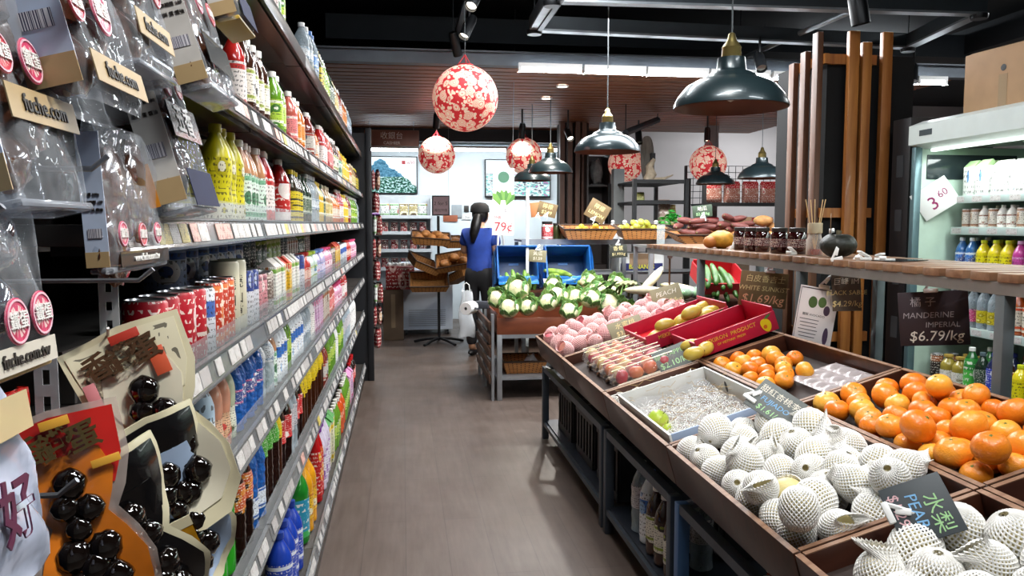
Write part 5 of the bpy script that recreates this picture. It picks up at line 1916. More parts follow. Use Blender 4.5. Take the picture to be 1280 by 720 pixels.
# bag and paper roll on the rack end
o = thing('bag_roll_holder', 'white bag roll on a dark holder at the corner of the cauliflower table', 'bag roll', at(598, 386, 6.5))
m = MB()
m.lathe([(.012, 0), (.05, 0), (.052, .004), (.052, .13), (.05, .134), (.012, .134)], 20, 0, TR((-.05, -.05, .02), (rad(90), rad(0), rad(-30))), capb=False, capt=False)
m.build('roll', WHITE, o)
m = MB()
m.box((.03, .02, .03), (.12, .06, .06), (0, 0, rad(-20)), bev=.006)
m.tube([(-.02, -.2, .02), (-.09, .05, .02), (0, .06, .03)], .008, 6)
m.build('holder', M('dark_holder', '#3a3d46', .5), o)
o = thing('hanging_plastic_bag', 'translucent white carrier bag hanging beside the bag roll', 'bag', at(583, 392, 6.9))
m = MB()
m.grid(lambda u, v: ((.075 - .03 * v) * cos(2 * pi * u) + .01 * sin(9 * v), .05 * sin(2 * pi * u), -.2 + .4 * v + .01 * sin(6 * pi * u)), 20, 12, cu=True)
m.build('bag_skin', FILMW, o, sharp=80)
m = MB()
m.tube([(-.03, 0, .2), (-.025, 0, .25), (0, 0, .27), (.025, 0, .25), (.03, 0, .2)], .004, 6)
m.build('handle', WHITE, o)
basket('orange wicker tray on the lower shelf of the cauliflower table', (at(652, 465, 6.5).x, 6.5, .1755), .36, .42, .1, mat=WICKO)
m = MB()
m.grid(lambda u, v: ((.05 + .02 * sin(5 * v)) * cos(2 * pi * u), .06 * sin(2 * pi * u), .11 * v + .012 * sin(6 * pi * u) * v), 16, 8, cu=True)
q = at(664, 465, 6.5)
tag(m.build('loose_plastic_bag', FILMW, None, (q.x, 6.5, .186), sharp=80), 'crumpled clear bag in the orange tray under the table', 'bag')

# ------------------------------------------------------------------ steel shelf with baskets behind
SY, SZ = 7.35, 1.235
sx0, sx1 = at(652, 298, SY).x, at(905, 298, SY).x
t = thing('steel_shelf', 'grey steel shelf with two fruit baskets behind the cauliflowers', 'shelf', ((sx0 + sx1) / 2, SY + .25, 0))
ww = sx1 - sx0
m = MB()
m.box((0, 0, SZ - .012), (ww, .5, .02))
m.box((0, -.25, SZ - .02), (ww, .012, .05))
m.build('shelf_board', GALV, t)
m = MB()
m.box((0, 0, .915), (ww, .5, .02))
m.build('lower_board', GALV, t)
for sx in (-ww / 2 + .02, ww / 2 - .02, 0):
    for sy in (-.23, .23):
        m = MB()
        m.box((sx, sy, (SZ - .03) / 2), (.035, .035, SZ - .03))
        m.build('leg', GALV, t)
o = thing('sign_pole', 'thin white metal pole rising from the left end of the steel shelf', 'pole', (sx0 + .01, SY - .28, 0))
m = MB()
m.box((0, 0, .85), (.025, .025, 1.7))
m.build('pole', WHITE, o)
m = MB()
m.box((0, 0, .01), (.12, .08, .02))
m.build('foot_plate', WHITE, o)
LEM = peel('lemon_skin', '#d8bd2e', '#ead65a')
LIM = peel('lime_skin', '#a8b23a', '#c9cf5e')


def citrus(name, mt, r, el):
    m = MB()
    m.ball((0, 0, 0), (r * el, r, r), 16, 12, fn=lambda d: 1 + .10 * max(0, abs(d.x) - .85) / .15)
    o = m.build(name, mt, sharp=80)
    tag(o, 'x', name)
    m = MB()
    m.cyl((r * el * 1.04, 0, 0), (r * el * 1.14, 0, 0), r * .14, r * .1, 6)
    m.build('stem_end', CALYX, o)
    return Proto(o)


lm, li = citrus('lemon', LEM, .03, 1.2), citrus('lime', LIM, .030, 1.08)
for (pa, pb, lab, pr, pts, wd, grp) in ((700, 768, 'orange wicker basket of lemons on the steel shelf', lm, [(722, 288), (732, 287), (741, 288), (750, 287), (758, 289), (727, 284), (745, 284)], 'lemon', 'lemons in the wicker basket'),
                                        (770, 833, 'orange wicker basket of limes on the steel shelf, right of the lemons', li, [(776, 285), (783, 283), (790, 286), (797, 282), (803, 285), (810, 282), (817, 285), (824, 287), (786, 289), (796, 290), (806, 290), (815, 290), (800, 279), (808, 279), (792, 280)], 'lime', 'limes in the wicker basket')):
    a, b = at(pa, 290, SY), at(pb, 290, SY)
    basket(lab, ((a.x + b.x) / 2, SY + .0, SZ + .018), b.x - a.x - .01, .30, .10, (rad(8), 0, 0), WICKO, group='wicker fruit baskets on the steel shelf')
    P = [at(x, y, SY - .02 + .04 * (i % 3)) for i, (x, y) in enumerate(pts)]
    P = relax(P, [.030] * len(P), ((0, SY, SZ + .02), (0, -.139, .99)), 120)
    order = sorted(range(len(pts)), key=lambda i: proj(P[i])[0])
    for i, q in enumerate(P):
        pr.put(q, (R.uniform(-1, 1), R.uniform(-1, 1), R.uniform(0, 6)), 1, f'{wd} in the wicker basket, {ordn(order.index(i) + 1)} counted from the left', grp)
# small things at the left end of that shelf
o = thing('candy_jar', 'clear square jar of red and white sweets at the left end of the steel shelf', 'jar', at(684, 291, SY + .05))
o.location.z = SZ - .002
m = MB()
m.lathe([(.052, .002), (.055, .01), (.055, .13), (.045, .145)], 20, 0, sq=.5)
m.build('jar_body', PRINT('red_sweets', '#b3161e', '#d8d0c8', '#e8e2dc', 5, scale=1.4), o)
m = MB()
m.lathe([(.048, .145), (.05, .15), (.05, .17), (.02, .172)], 20)
m.build('lid', M('jar_lid_dark', '#2a2623', .4), o)
for k, (px, c, lab) in enumerate(((696, '#3c4426', 'dark green jar beside the jar of red sweets'), (704, '#46381c', 'brown jar next to the dark green jar'))):
    o = thing('pickle_jar', lab, 'jar', (at(px, 290, SY + .14).x, SY + .16, SZ - .002))
    m = MB()
    m.lathe([(.035, .002), (.037, .01), (.037, .12), (.03, .135)], 18)
    m.build('jar_body', PL(c), o)
    m = MB()
    m.lathe([(.032, .135), (.033, .137), (.033, .155), (.01, .156)], 18)
    m.build('lid', M('jar_lid_dark', '#2a2623', .4), o)

# ------------------------------------------------------------------ counter with roots and greens
CX0, CX1, CY0, CY1, CZ = 2.0, 3.3, 5.72, 6.62, .80
t = thing('produce_counter', 'dark wooden counter with white radishes and greens behind the peaches', 'counter', ((CX0 + CX1) / 2, (CY0 + CY1) / 2, 0))
m = MB()
m.box((0, 0, CZ - .02), (CX1 - CX0, CY1 - CY0, .04), bev=.004)
m.build('top', BOARDIN, t)
m = MB()
m.box((0, .02, (CZ - .04) / 2), (CX1 - CX0 - .06, CY1 - CY0 - .08, CZ - .04))
m.build('body', M('counter_dark', '#1e1815', .6), t)
DAI = M('white_radish_skin', '#d6c9a8', .5, var=.12, scale=20)
dk = Proto(tuber('white_radish', 'radish', DAI, .30, .034, .06, 14, .5, M('radish_top', '#8fa060', .6)))
for i, (px, py, d_, a, b, lab) in enumerate(((815, 349, 6.1, -60, 35, 'white radish standing up at a slant above the others'), (806, 363, 5.95, 70, 0, 'white radish lying at the left of the group'), (832, 366, 5.95, 80, 4, 'white radish lying in the middle of the group'), (850, 360, 6.1, 60, 8, 'white radish at the right, partly behind the price pole'))):
    q = at(px, py, d_)
    q.z = max(q.z, CZ + .036 + (.06 if b > 20 else 0))
    dk.put(q, (rad(b), 0, rad(a)), 1, lab, 'white radishes on the counter')
LEEK = leafmat('leek_leaf', '#1f3d1c', '#37602e', '#6f9a50')
o = thing('leek_bunch', 'bunch of dark green leeks leaning beside the white radishes', 'leeks', (at(775, 355, 6.3).x, 6.25, .86), (rad(-20), 0, 0))
m = MB()
for k in range(14):
    a = (k - 6.5) * .09
    m.grid(lambda u, v: ((u - .5) * .02 + a * v * .9 * .3 + a * .2, -.10 + .28 * v, .02 * (k % 3) + .10 * v - .12 * v * v), 2, 8)
m.build('leaves', LEEK, o, sharp=80, solid=.002)
m = MB()
for k in range(7):
    m.tube([((k - 3) * .022, -.10, .01 + .012 * (k % 2)), ((k - 3) * .02, -.20, -.01 + .01 * (k % 2))], .012, 8)
m.build('white_stalks', M('leek_white', '#c9cfa0', .5), o)
for k, (px, py, lab) in enumerate(((790, 378, 'grey-green bagged greens behind the pink peaches, left'), (835, 375, 'dark bagged greens behind the price pole'), (880, 366, 'bagged leafy greens beside the zucchini box'))):
    o = thing('bagged_greens', lab, 'greens', (max(at(px, py, 5.8).x, CX0 + .08) + .0, 5.85 + .06 * (k % 2), CZ + .001), (0, 0, k), 'bagged greens on the counter')
    m = MB()
    m.ball((0, 0, .05), (.11, .09, .048), 20, 12, fn=lambda d: 1 + .12 * sin(7 * d.x + k) * sin(8 * d.y + 2 * d.z))
    m.build('leaves', LEAF[1], o, sharp=80)
    m = MB()
    m.ball((0, 0, .055), (.12, .10, .053), 20, 12, fn=lambda d: 1 + .06 * sin(11 * d.x) * sin(9 * d.y))
    m.build('bag_film', FILM, o, sharp=80)
# zucchini in a red box
q = at(905, 352, 5.75)
o = thing('red_vegetable_box', 'red box of zucchini and small green gourds behind the mango boxes', 'box', (q.x, 5.75, CZ + .08), (rad(22), 0, 0))
for nm, c, sz in (('side', (-.165, .12, .05), (.01, .34, .12)), ('side', (.165, .12, .05), (.01, .34, .12)), ('front', (0, -.05, .04), (.32, .01, .09)), ('back', (0, .29, .06), (.32, .01, .13)), ('box_floor', (0, .12, .0), (.32, .33, .01))):
    m = MB()
    m.box(c, sz)
    m.build(nm, M('red_card', '#a81a22', .5), o)
zk = Proto(tuber('zucchini', 'zucchini', CUKED, .19, .024, .05))
for i, (px, py) in enumerate(((884, 346), (893, 343), (900, 350), (888, 356), (907, 347), (896, 361), (906, 358), (914, 352), (916, 362), (906, 366), (895, 368), (922, 366))):
    zk.put(at(px, py, 5.72 + .012 * (i % 4)), (rad(50 - 6 * (i % 3)), 0, rad(-15 + 7 * (i % 5))), 1.1 if i < 5 else .85, f'green zucchini in the red box, {ordn(i + 1)} counting down from the top left', 'zucchini in the red box')
# banana carton
a, b = at(775, 340, 7.38), at(831, 340, 7.38)
w = b.x - a.x
o = thing('banana_carton', 'white and navy banana carton with a brown patch under the fruit baskets', 'carton', ((a.x + b.x) / 2, 7.56, .9255))
m = MB()
m.box((0, 0, .09), (w, .3, .18), bev=.003)
m.build('carton_body', WCARD, o)
m = MB()
m.box((0, -.1515, .045), (w * .94, .001, .07))
m.build('navy_band', M('navy_print', '#2a2f66', .5), o)
m = MB()
m.box((0, -.1525, .115), (w * .55, .001, .12))
m.build('brown_patch', M('brown_card', '#8f7458', .7), o)
text('BANANAS', .055, M('yellow_print', '#c9c43a', .5), o, TR((0, -.1535, .045), (rad(90), 0, 0)), bold=.03)
# sweet potatoes
t = thing('steel_shelf', 'grey shelf in front of the racks carrying the sweet potato basket', 'shelf', (2.95, 6.9, 0))
m = MB()
m.box((0, 0, 1.185), (1.7, .5, .02))
m.build('shelf_board', GALV, t)
for a in (-.83, .83):
    for b in (-.23, .23):
        m = MB()
        m.box((a, b, .587), (.035, .035, 1.174))
        m.build('leg', GALV, t)
a, b = at(838, 295, 6.8), at(1000, 295, 6.8)
basket('long wicker basket heaped with purple sweet potatoes', ((a.x + b.x) / 2, 6.84, 1.214), b.x - a.x, .36, .09, (rad(6), 0, 0), WICKO)
SWP = M('sweet_potato_skin', '#6f3a34', .6, var=.25, scale=24)
YAM = M('yam_skin', '#a0703c', .7, var=.25, scale=24)
sp = Proto(tuber('sweet_potato', 'sweet potato', SWP, .20, .036, .16, 12, .6))
SPP = [(848, 283), (858, 276), (866, 284), (874, 276), (882, 284), (890, 277), (878, 290), (862, 291), (897, 285), (906, 278), (912, 287), (918, 280), (926, 284), (900, 292), (934, 280), (930, 290), (945, 287), (886, 293), (908, 274), (922, 274)]
P = relax([at(x, y, 6.76 + .05 * (i % 3)) for i, (x, y) in enumerate(SPP)], [.04] * len(SPP), ((0, 6.84, 1.215), (0, -.104, .994)), 100)
order = sorted(range(len(SPP)), key=lambda i: proj(P[i])[0])
for i, q in enumerate(P):
    sp.put(q, (R.uniform(-.15, .15), 0, rad(90 + R.uniform(-50, 50))), R.uniform(.8, 1.0), f'purple sweet potato in the long basket, {ordn(order.index(i) + 1)} from the left', 'sweet potatoes in the long basket')
ym = Proto(tuber('yam', 'yam', YAM, .16, .05, .1, 12, .5))
for px, py, lab in ((954, 276, 'large brown yam on top at the right of the sweet potatoes'), (968, 284, 'smaller tan yam right of the large brown yam'), (982, 286, 'tan yam at the right end of the long basket')):
    ym.put(at(px, py, 6.78), (0, 0, rad(70)), 1 if px < 960 else .8, lab, 'yams beside the sweet potatoes')
o = thing('acrylic_divider', 'small clear acrylic divider at the left end of the sweet potatoes', 'divider', at(844, 301, 6.3))
o.location.z = 1.196
o.location.y = 6.67
m = MB()
m.box((0, 0, .09), (.07, .004, .18))
m.build('sheet', CLEAR('acrylic', '#dfe6e6', .22, .05, .4), o)
m = MB()
m.box((0, .02, .003), (.07, .05, .004))
m.build('foot', CLEAR('acrylic', '#dfe6e6', .22, .05, .4), o)
# ================================================================== wooden slat shelf above the far side of the table
SX0, SX1 = 1.715, 2.12
SLY0, SLY1 = .9, 5.52
SLZ = 1.238
t = thing('slat_shelf', 'long shelf of brown wooden slats on a grey steel frame above the fruit bins', 'shelf', (SX0, 0, 0))
m = MB()
m.box((.015, (SLY0 + SLY1) / 2, SLZ - .045), (.03, SLY1 - SLY0, .036))
m.box((SX1 - SX0 - .015, (SLY0 + SLY1) / 2, SLZ - .045), (.03, SLY1 - SLY0, .036))
m.box(((SX1 - SX0) / 2, SLY1 - .015, SLZ - .045), (SX1 - SX0, .03, .036))
m.build('steel_frame', M('shelf_frame_grey', '#84807c', .45, .5, var=.1), t)
y = SLY0
k = 0
SLW = WOOD('shelf_slat', '#67452f', '#967255', (1.5, 26, 26), .4, .15)
while y < SLY1 - .08:
    m = MB()
    m.box(((SX1 - SX0) / 2, y + .041, SLZ - .013), (SX1 - SX0 + .01, .082, .026), bev=.002)
    m.build('slat', SLW, t)
    y += .1125
for y in (4.50, 3.30, 2.10, .95):
    for x in (.02, SX1 - SX0 - .02):
        m = MB()
        m.box((x, y, (SLZ - .06) / 2), (.038, .038, SLZ - .06), bev=.002)
        m.build('post', M('shelf_post_grey', '#6f787c', .45, .5, var=.1), t)

# ------------------------------------------------------------------ things on it


def on_shelf(px, py, x):
    q = atx(px, py, x)
    return V((x, q.y, SLZ + .0006))


JAM = M('dark_red_preserve', '#2c0a0a', .08, coat=1, var=.3)
for k, (px, x) in enumerate(((925, 1.84), (939, 1.80), (953, 1.82), (974, 1.80), (996, 1.84))):
    q = on_shelf(px, 312, x)
    o = thing('preserve_jar', f'jar of dark red preserve on the slat shelf, {ORD[k + 1]} from the left', 'jar', q, (0, 0, 0), 'jars of dark preserve')
    s = 1.0 if k < 3 else 1.15
    m = MB()
    m.lathe([(.034 * s, 0), (.037 * s, .006), (.037 * s, .09), (.030 * s, .104)], 20)
    m.build('jar_body', JAM, o)
    m = MB()
    m.lathe([(.032 * s, .104), (.033 * s, .106), (.033 * s, .122), (.03 * s, .124)], 20)
    m.build('lid', M('jar_lid_dark', '#2a2623', .4), o)
    m = MB()
    m.lathe([(.0376 * s, .03), (.0376 * s, .07)], 20, capb=False, capt=False)
    m.build('label', PRINT('dark_jar_label', '#4a1216', '#6a2a2a', '#8a6a5a', 3), o)
q = on_shelf(903, 312, 1.84)
o = thing('bread_loaf', 'golden bumpy bread loaf with a slice showing, left of the preserve jars', 'bread', q)
m = MB()
m.ball((0, .02, .052), (.075, .085, .052), 24, 14, fn=lambda d: 1 + .06 * sin(9 * d.x) * sin(8 * d.y + 3 * d.z))
m.build('loaf', M('golden_crust', '#c9932e', .6, var=.25, scale=22), o, sharp=80)
m = MB()
m.ball((-.07, .01, .038), (.04, .05, .037), 18, 12)
m.build('end_piece', M('orange_crust', '#b9702a', .6, var=.2), o, sharp=80)
# reed diffuser
q = on_shelf(1018, 315, 1.83)
o = thing('reed_diffuser', 'square glass reed diffuser with pale sticks on the slat shelf', 'diffuser', q)
m = MB()
m.lathe([(.030, 0), (.033, .004), (.033, .07), (.026, .082), (.024, .10)], 20, sq=.5)
m.build('glass_bottle', CLEAR('diffuser_glass', '#f0eae0', .22, .05, .5), o)
m = MB()
m.lathe([(.028, .004), (.028, .03)], 20, sq=.5)
m.build('red_liquid', PL('#a02a1a'), o)
m = MB()
m.lathe([(.030, .10), (.032, .103), (.032, .145), (.026, .146)], 18)
m.build('paper_collar', M('cream_collar', '#d8c8a8', .6), o)
for k in range(5):
    m = MB()
    a = k * 1.256 + .4
    m.cyl((0, 0, .02), (.045 * cos(a), .04 * sin(a), .25), .0024, n=6)
    m.build('reed', M('reed_stick', '#d8b684', .7), o)
# dark squash with price tag
q = on_shelf(1047, 320, 1.84)
o = thing('dark_squash', 'round dark green-black squash on the slat shelf', 'squash', q, (0, 0, 0))
m = MB()
m.ball((0, 0, .052), (.075, .075, .053), 30, 18, fn=lambda d: 1 + .03 * cos(9 * math.atan2(d.y, d.x)) * (1 - d.z * d.z) - .18 * max(0, d.z - .85) / .15 + .02 * sin(7 * d.x + 4))
m.build('rind', M('squash_rind', '#1d1f17', .5, var=.35, scale=28, bump=.3), o, sharp=80)
m = MB()
m.cyl((0, 0, .09), (.006, .004, .112), .009, .012, 8)
m.build('stalk', M('squash_stalk', '#5a5038', .7), o)
o = thing('price_clip', 'brown card held in a white clip on top of the dark squash', 'clip', q + V((-.03, .01, .104)), (0, rad(-25), rad(60)))
m = MB()
m.box((0, 0, .045), (.05, .003, .07))
m.build('card', M('brown_card', '#8f5a38', .7), o)
m = MB()
m.box((0, 0, .008), (.022, .012, .016), bev=.002)
m.tube([(-.01, 0, .01), (.02, -.012, -.004), (.05, -.01, -.006)], .005, 6)
m.build('clip', WHITE, o)
for k, (px, py, x, a, lab) in enumerate(((990, 310, 1.76, 40, 'white plastic price clip lying left of the reed diffuser'), (1080, 318, 1.78, 20, 'white plastic price clip standing open right of the dark squash'), (1100, 320, 1.82, 75, 'white plastic price clip lying flat beside the standing one'))):
    q = on_shelf(px, py, x)
    o = thing('price_clip', lab, 'clip', q, (0, 0, rad(a)), 'white price clips on the slat shelf')
    m = MB()
    m.box((0, 0, .006), (.07, .022, .012), bev=.003)
    m.build('lower_jaw', WHITE, o)
    m = MB()
    m.box((0, 0, .024), (.065, .020, .008), (0, rad(22 if k != 2 else 8), 0), bev=.003)
    m.cyl((-.03, -.012, .012), (-.03, .012, .012), .008, n=10)
    m.build('upper_jaw', WHITE, o)
o = thing('price_card', 'black price card lying flat on the slat shelf near the clips', 'card', on_shelf(1125, 321, 1.9), (0, 0, .5))
m = MB()
m.box((0, 0, .002), (.2, .12, .003))
m.build('card', BLK, o)
m = MB()
m.box((-.07, 0, .006), (.04, .02, .008), bev=.002)
m.build('clip', WHITE, o)

# ================================================================== open drinks fridge on the right
FX, FXB, FY0, FY1, FZ = 2.74, 3.42, 1.3, 4.02, 1.93
FRW = M('fridge_white', '#d8e2de', .35, var=.03)
FRIN = M('fridge_inside_green', '#b5ccbc', .35, var=.06)
FRD = M('fridge_dark_trim', '#3a4448', .4, .3)
t = thing('drinks_fridge', 'tall open-front drinks fridge with lit shelves right of the slatted column', 'fridge', ((FX + FXB) / 2, (FY0 + FY1) / 2, 0))
T0 = V(((FX + FXB) / 2, (FY0 + FY1) / 2, 0))


def fpart(nm, lo, hi, mat, bev=.003, par=None):
    m = MB()
    m.box([(a + b) / 2 - c for a, b, c in zip(lo, hi, T0)], [b - a for a, b in zip(lo, hi)], bev=bev)
    return m.build(nm, mat, par or t)


fpart('back_wall', (FXB - .03, FY0, .1), (FXB, FY1, FZ - .02), FRIN)
fpart('end_panel', (FX + .02, FY1 - .03, .1), (FXB - .03, FY1, FZ - .14), FRIN)
fpart('end_panel', (FX + .02, FY0, .1), (FXB - .03, FY0 + .03, FZ - .14), FRIN)
fpart('front_post', (FX - .02, FY1 - .035, .1), (FX + .02, FY1, FZ - .14), M('fridge_post_blue_grey', '#5f7a80', .35, .4))
fpart('front_post', (FX - .02, FY0, .1), (FX + .02, FY0 + .035, FZ - .14), M('fridge_post_blue_grey', '#5f7a80', .35, .4))
fpart('end_window', (FX + .05, FY1 - .034, 1.62), (FXB - .1, FY1 - .031, FZ - .18), M('dark_end_glass', '#2f3a3c', .1))
m = MB()
zc = FZ - .07
m.prism([(FX - .04, FZ - .13), (FX - .04, FZ - .03), (FX + .04, FZ), (FXB, FZ), (FXB, FZ - .12), (FX + .04, FZ - .15)], FY0 - T0.y, FY1 - T0.y, Matrix(((1, 0, 0, -T0.x), (0, 0, 1, 0), (0, 1, 0, 0), (0, 0, 0, 1))))
cn = m.build('canopy', FRW, t)
m = MB()
m.box((FX - .041 - T0.x, FY1 - .14 - T0.y, FZ - .075), (.002, .1, .03))
m.build('badge', FRD, cn)
LED = EMIT('fridge_led', '#f2fff8', 3)
fpart('light_strip', (FX + .05, FY0 + .06, FZ - .165), (FX + .08, FY1 - .06, FZ - .152), LED, 0)
fpart('base', (FX - .02, FY0, 0), (FXB, FY1, .40), FRD)
area('fridge_light', (FX + .13, (FY0 + FY1) / 2, FZ - .17), .1, 18, (.92, 1, .97), (0, 0, 0), FY1 - FY0 - .3)
FS = [.54, .85, 1.11, 1.36, 1.525]
FDEP = [FX + .04, FX + .12, FX + .15, FX + .18, FX + .19]
for k, (z, x0) in enumerate(zip(FS, FDEP)):
    sh = fpart('shelf', (x0, FY0 + .035, z - .018), (FXB - .03, FY1 - .07, z), FRW, .002)
    if k:
        s2 = fpart('price_rail', (x0 - .006, FY0 + .04, z - .036), (x0, FY1 - .075, z + .004), M('fridge_price_rail', '#b9cac6', .3), .001, sh)
        for j in range(8):
            m = MB()
            yy = FY1 - .12 - j * .13
            m.box((x0 - .0072 - T0.x, yy - T0.y, z - .016), (.0014, .07, .028))
            m.build('price_tag', TAGS[0], sh)

K('f_white', 'tall white milk carton', .085, lambda: carton('milk_carton', '', .08, .075, .155, PR('#eef0ec', '#dfe8e0', '#5f8fc0', bands=((.0, .1),), scale=.5), '#9fbf8a'))
K('f_box', 'white boxed milk pack', .12, lambda: carton('milk_carton', '', .115, .08, .14, PR('#f2f3f0', '#e6ebe6', '#b0c4d8', bands=((.0, .08),), scale=.4), '#e9e9e4'))
K('f_cup', 'pale patterned yogurt cup', .06, lambda: can('yogurt_cup', '', .027, .10, PR('#d8cfc6', '#a06a4a', '#c9a88a'), '#e2e2de', 'cup'))
K('f_bot', 'small white yogurt bottle', .056, lambda: bottle('yogurt_bottle', '', .026, .115, PL('#e4e0da'), PR('#efece6', '#8a4a3a', '#c9bfb4'), (.1, .6), '#e6e6e2'))
K('f_blue', 'blue sports drink bottle', .07, lambda: bottle('sports_drink_bottle', '', .033, .20, PL('#2a5f9a'), PR('#2f6fc0', '#dfe8f2', '#1a3a86'), (.2, .62), '#dfe6ea'))
K('f_yellow', 'yellow lemon drink bottle', .078, lambda: bottle('juice_bottle', '', .037, .19, PL('#d3c01f'), PR('#e0d41c', '#c9b816', '#5a8a1c', scale=.6), (.1, .62), '#c9d22c'))
K('f_pink', 'magenta drink bottle', .07, lambda: bottle('juice_bottle', '', .033, .19, PL('#b03a86'), PR('#c04a9a', '#e0a0d0', '#8a2a6a'), (.2, .6), '#d8a8cc'))
K('f_clear', 'yellow-labelled clear bottle', .07, lambda: bottle('water_bottle', '', .033, .21, WATER, PR('#d0bf2a', '#e0d88a', '#a89a1c', bands=()), (.15, .45), '#8fa6bc'))
K('f_clearp', 'pink-labelled clear bottle', .07, lambda: bottle('water_bottle', '', .033, .21, WATER, PR('#c23a7a', '#d87aa8', '#8a2a5a', bands=()), (.15, .45), '#8fa6bc'))
K('f_tea', 'floral-labelled juice bottle', .07, lambda: bottle('juice_bottle', '', .033, .21, PL('#a04a1c'), PR('#d8cfc0', '#c9502a', '#7a9a4a', scale=.7), (.1, .66), '#ecebe6'))
K('f_black', 'black coffee can', .066, lambda: can('drink_can', '', .031, .15, PR('#241c18', '#8a4a1c', '#e0d8cc', bands=((.75, .95),))))
K('f_gold', 'gold-lidded jar with a white label', .085, lambda: bottle('juice_jar', '', .040, .16, PL('#9a8a3a'), PR('#e6e2d8', '#cfc8b4', '#a8a08a', bands=()), (.15, .5), '#b89a4a', capr=.6))
K('f_green', 'green tea bottle with white cap', .076, lambda: bottle('tea_bottle', '', .036, .225, PL('#1f5a2a'), PR('#4fb84a', '#2f8a3a', '#e6ece2', bands=((.62, 1.0),), scale=.5), (.05, .75), '#f0f0ec'))
K('f_dark', 'dark green drink bottle', .07, lambda: bottle('tea_bottle', '', .033, .21, PL('#1c2f22'), PR('#24402c', '#3a5a40', '#8a9a8a'), (.2, .6), '#5a6a70'))
K('f_red', 'red cola bottle', .075, lambda: bottle('soda_bottle', '', .036, .22, PL('#2a0c0c'), PR('#b01a1e', '#c9302e', '#e6dcd6', bands=()), (.1, .66), '#a01a1c'))
K('f_cobalt', 'cobalt blue soda bottle', .075, lambda: bottle('soda_bottle', '', .036, .22, PL('#14204a'), PR('#2a3fae', '#1a2a7a', '#c9d0e6', bands=()), (.1, .66), '#1f2f8a'))
FR = {4: ['f_white', 'f_white', 'f_box', 'f_box', 'f_white', 'f_box', 'f_box', 'f_white', 'f_white', 'f_box'],
      3: ['f_cup', 'f_cup', 'f_bot', 'f_cup', 'f_bot', 'f_bot', 'f_cup', 'f_bot', 'f_bot', 'f_cup', 'f_cup', 'f_bot', 'f_cup', 'f_cup'],
      2: ['f_blue', 'f_blue', 'f_yellow', 'f_yellow', 'f_yellow', 'f_pink', 'f_pink', 'f_blue', 'f_yellow', 'f_yellow'],
      1: ['f_clear', 'f_clear', 'f_clearp', 'f_clear', 'f_clear', 'f_tea', 'f_tea', 'f_tea', 'f_tea', 'f_tea', 'f_tea'],
      0: ['f_black', 'f_gold', 'f_gold', 'f_green', 'f_dark', 'f_cobalt', 'f_red', 'f_yellow', 'f_yellow', 'f_red', 'f_cobalt']}
FN = ['lowest fridge shelf', 'second fridge shelf from below', 'third fridge shelf from below', 'fridge shelf of yogurts', 'top fridge shelf']
FROOM = [.26, .22, .21, .14, .3]
for k, keys in FR.items():
    for row in (0, 1):
        y = FY1 - .10 if k > 1 or row else FY1 - .09
        cnt = {}
        for key in keys:
            w = KINDS[key][1] * fit(key, FROOM[k]) + .006
            cnt[key] = cnt.get(key, 0) + 1
            wd = KINDS[key][0]
            kk = fit(key, FROOM[k]) * R.uniform(.98, 1)
            PROTO[key].put((FDEP[k] + .012 + w / 2 + row * (w + .012), y - w / 2, FS[k] + .0006), (0, 0, 0 if 'carton' in PROTO[key].root.name else rad(180) + R.uniform(-.4, .4)), kk, f'{ORD[cnt[key]]} {wd} from the far end, ' + ('back row, ' if row else 'front row, ') + FN[k], wd + 's in the fridge')
            y -= w
# white price card
o = thing('hanging_price_card', 'white price card reading 3 60 stuck askew inside the fridge end', 'card', at(1169, 248, FY1 - .06), (rad(90), rad(-34), rad(-22)))
m = MB()
m.box((0, 0, 0), (.20, .16, .002), bev=.0006)
m.build('card', WHITE, o)
MAG = M('magenta_ink', '#8a1a5a', .5)
text('3', .10, MAG, o, TR((-.02, -.02, .0016)), bold=.0)
text('60', .055, MAG, o, TR((.045, .005, .0016)))
# cardboard box on top and black cabinet behind
a = at(1216, 150, 3.66)
o = thing('cardboard_box', 'brown cardboard box with a round hole on top of the fridge', 'box', (3.08, 3.56, FZ), (0, 0, rad(6)))
KRAFT = M('kraft_cardboard', '#b08c68', .7, var=.06)
m = MB()
m.box((0, 0, .15), (.42, .52, .30), bev=.004)
m.build('carton', KRAFT, o)
m = MB()
m.box((-.19, 0, .303), (.03, .5, .004), (0, rad(-25), 0))
m.build('top_flap', KRAFT, o)
for nm, mat_, sz, c in (('hand_hole', BLACK, .016, (-.2112, .02, .2)),):
    m = MB()
    m.lathe([(sz, 0), (.0001, .0006)], 18, 0, TR(c, (0, rad(-90), 0)))
    m.build(nm, mat_, o)
m = MB()
m.box((-.2112, .02, .09), (.0012, .05, .16))
m.box((0, .261, .15), (.06, .0012, .24))
m.build('packing_tape', CLEAR('packing_tape', '#d8c0a0', .35, .1, .4), o)
o = thing('black_cabinet', 'tall narrow black cabinet between the slatted column and the fridge', 'cabinet', (3.0, 4.16, 0))
m = MB()
m.box((0, 0, .98), (.50, .16, 1.96), bev=.004)
m.build('cabinet_body', BLACK, o)
m = MB()
for k in range(5):
    m.box((-.2515, 0, .5 + k * .3), (.003, .06, .12))
m.build('vent_panel', M('cabinet_vent_grey', '#3c4044', .4), o)
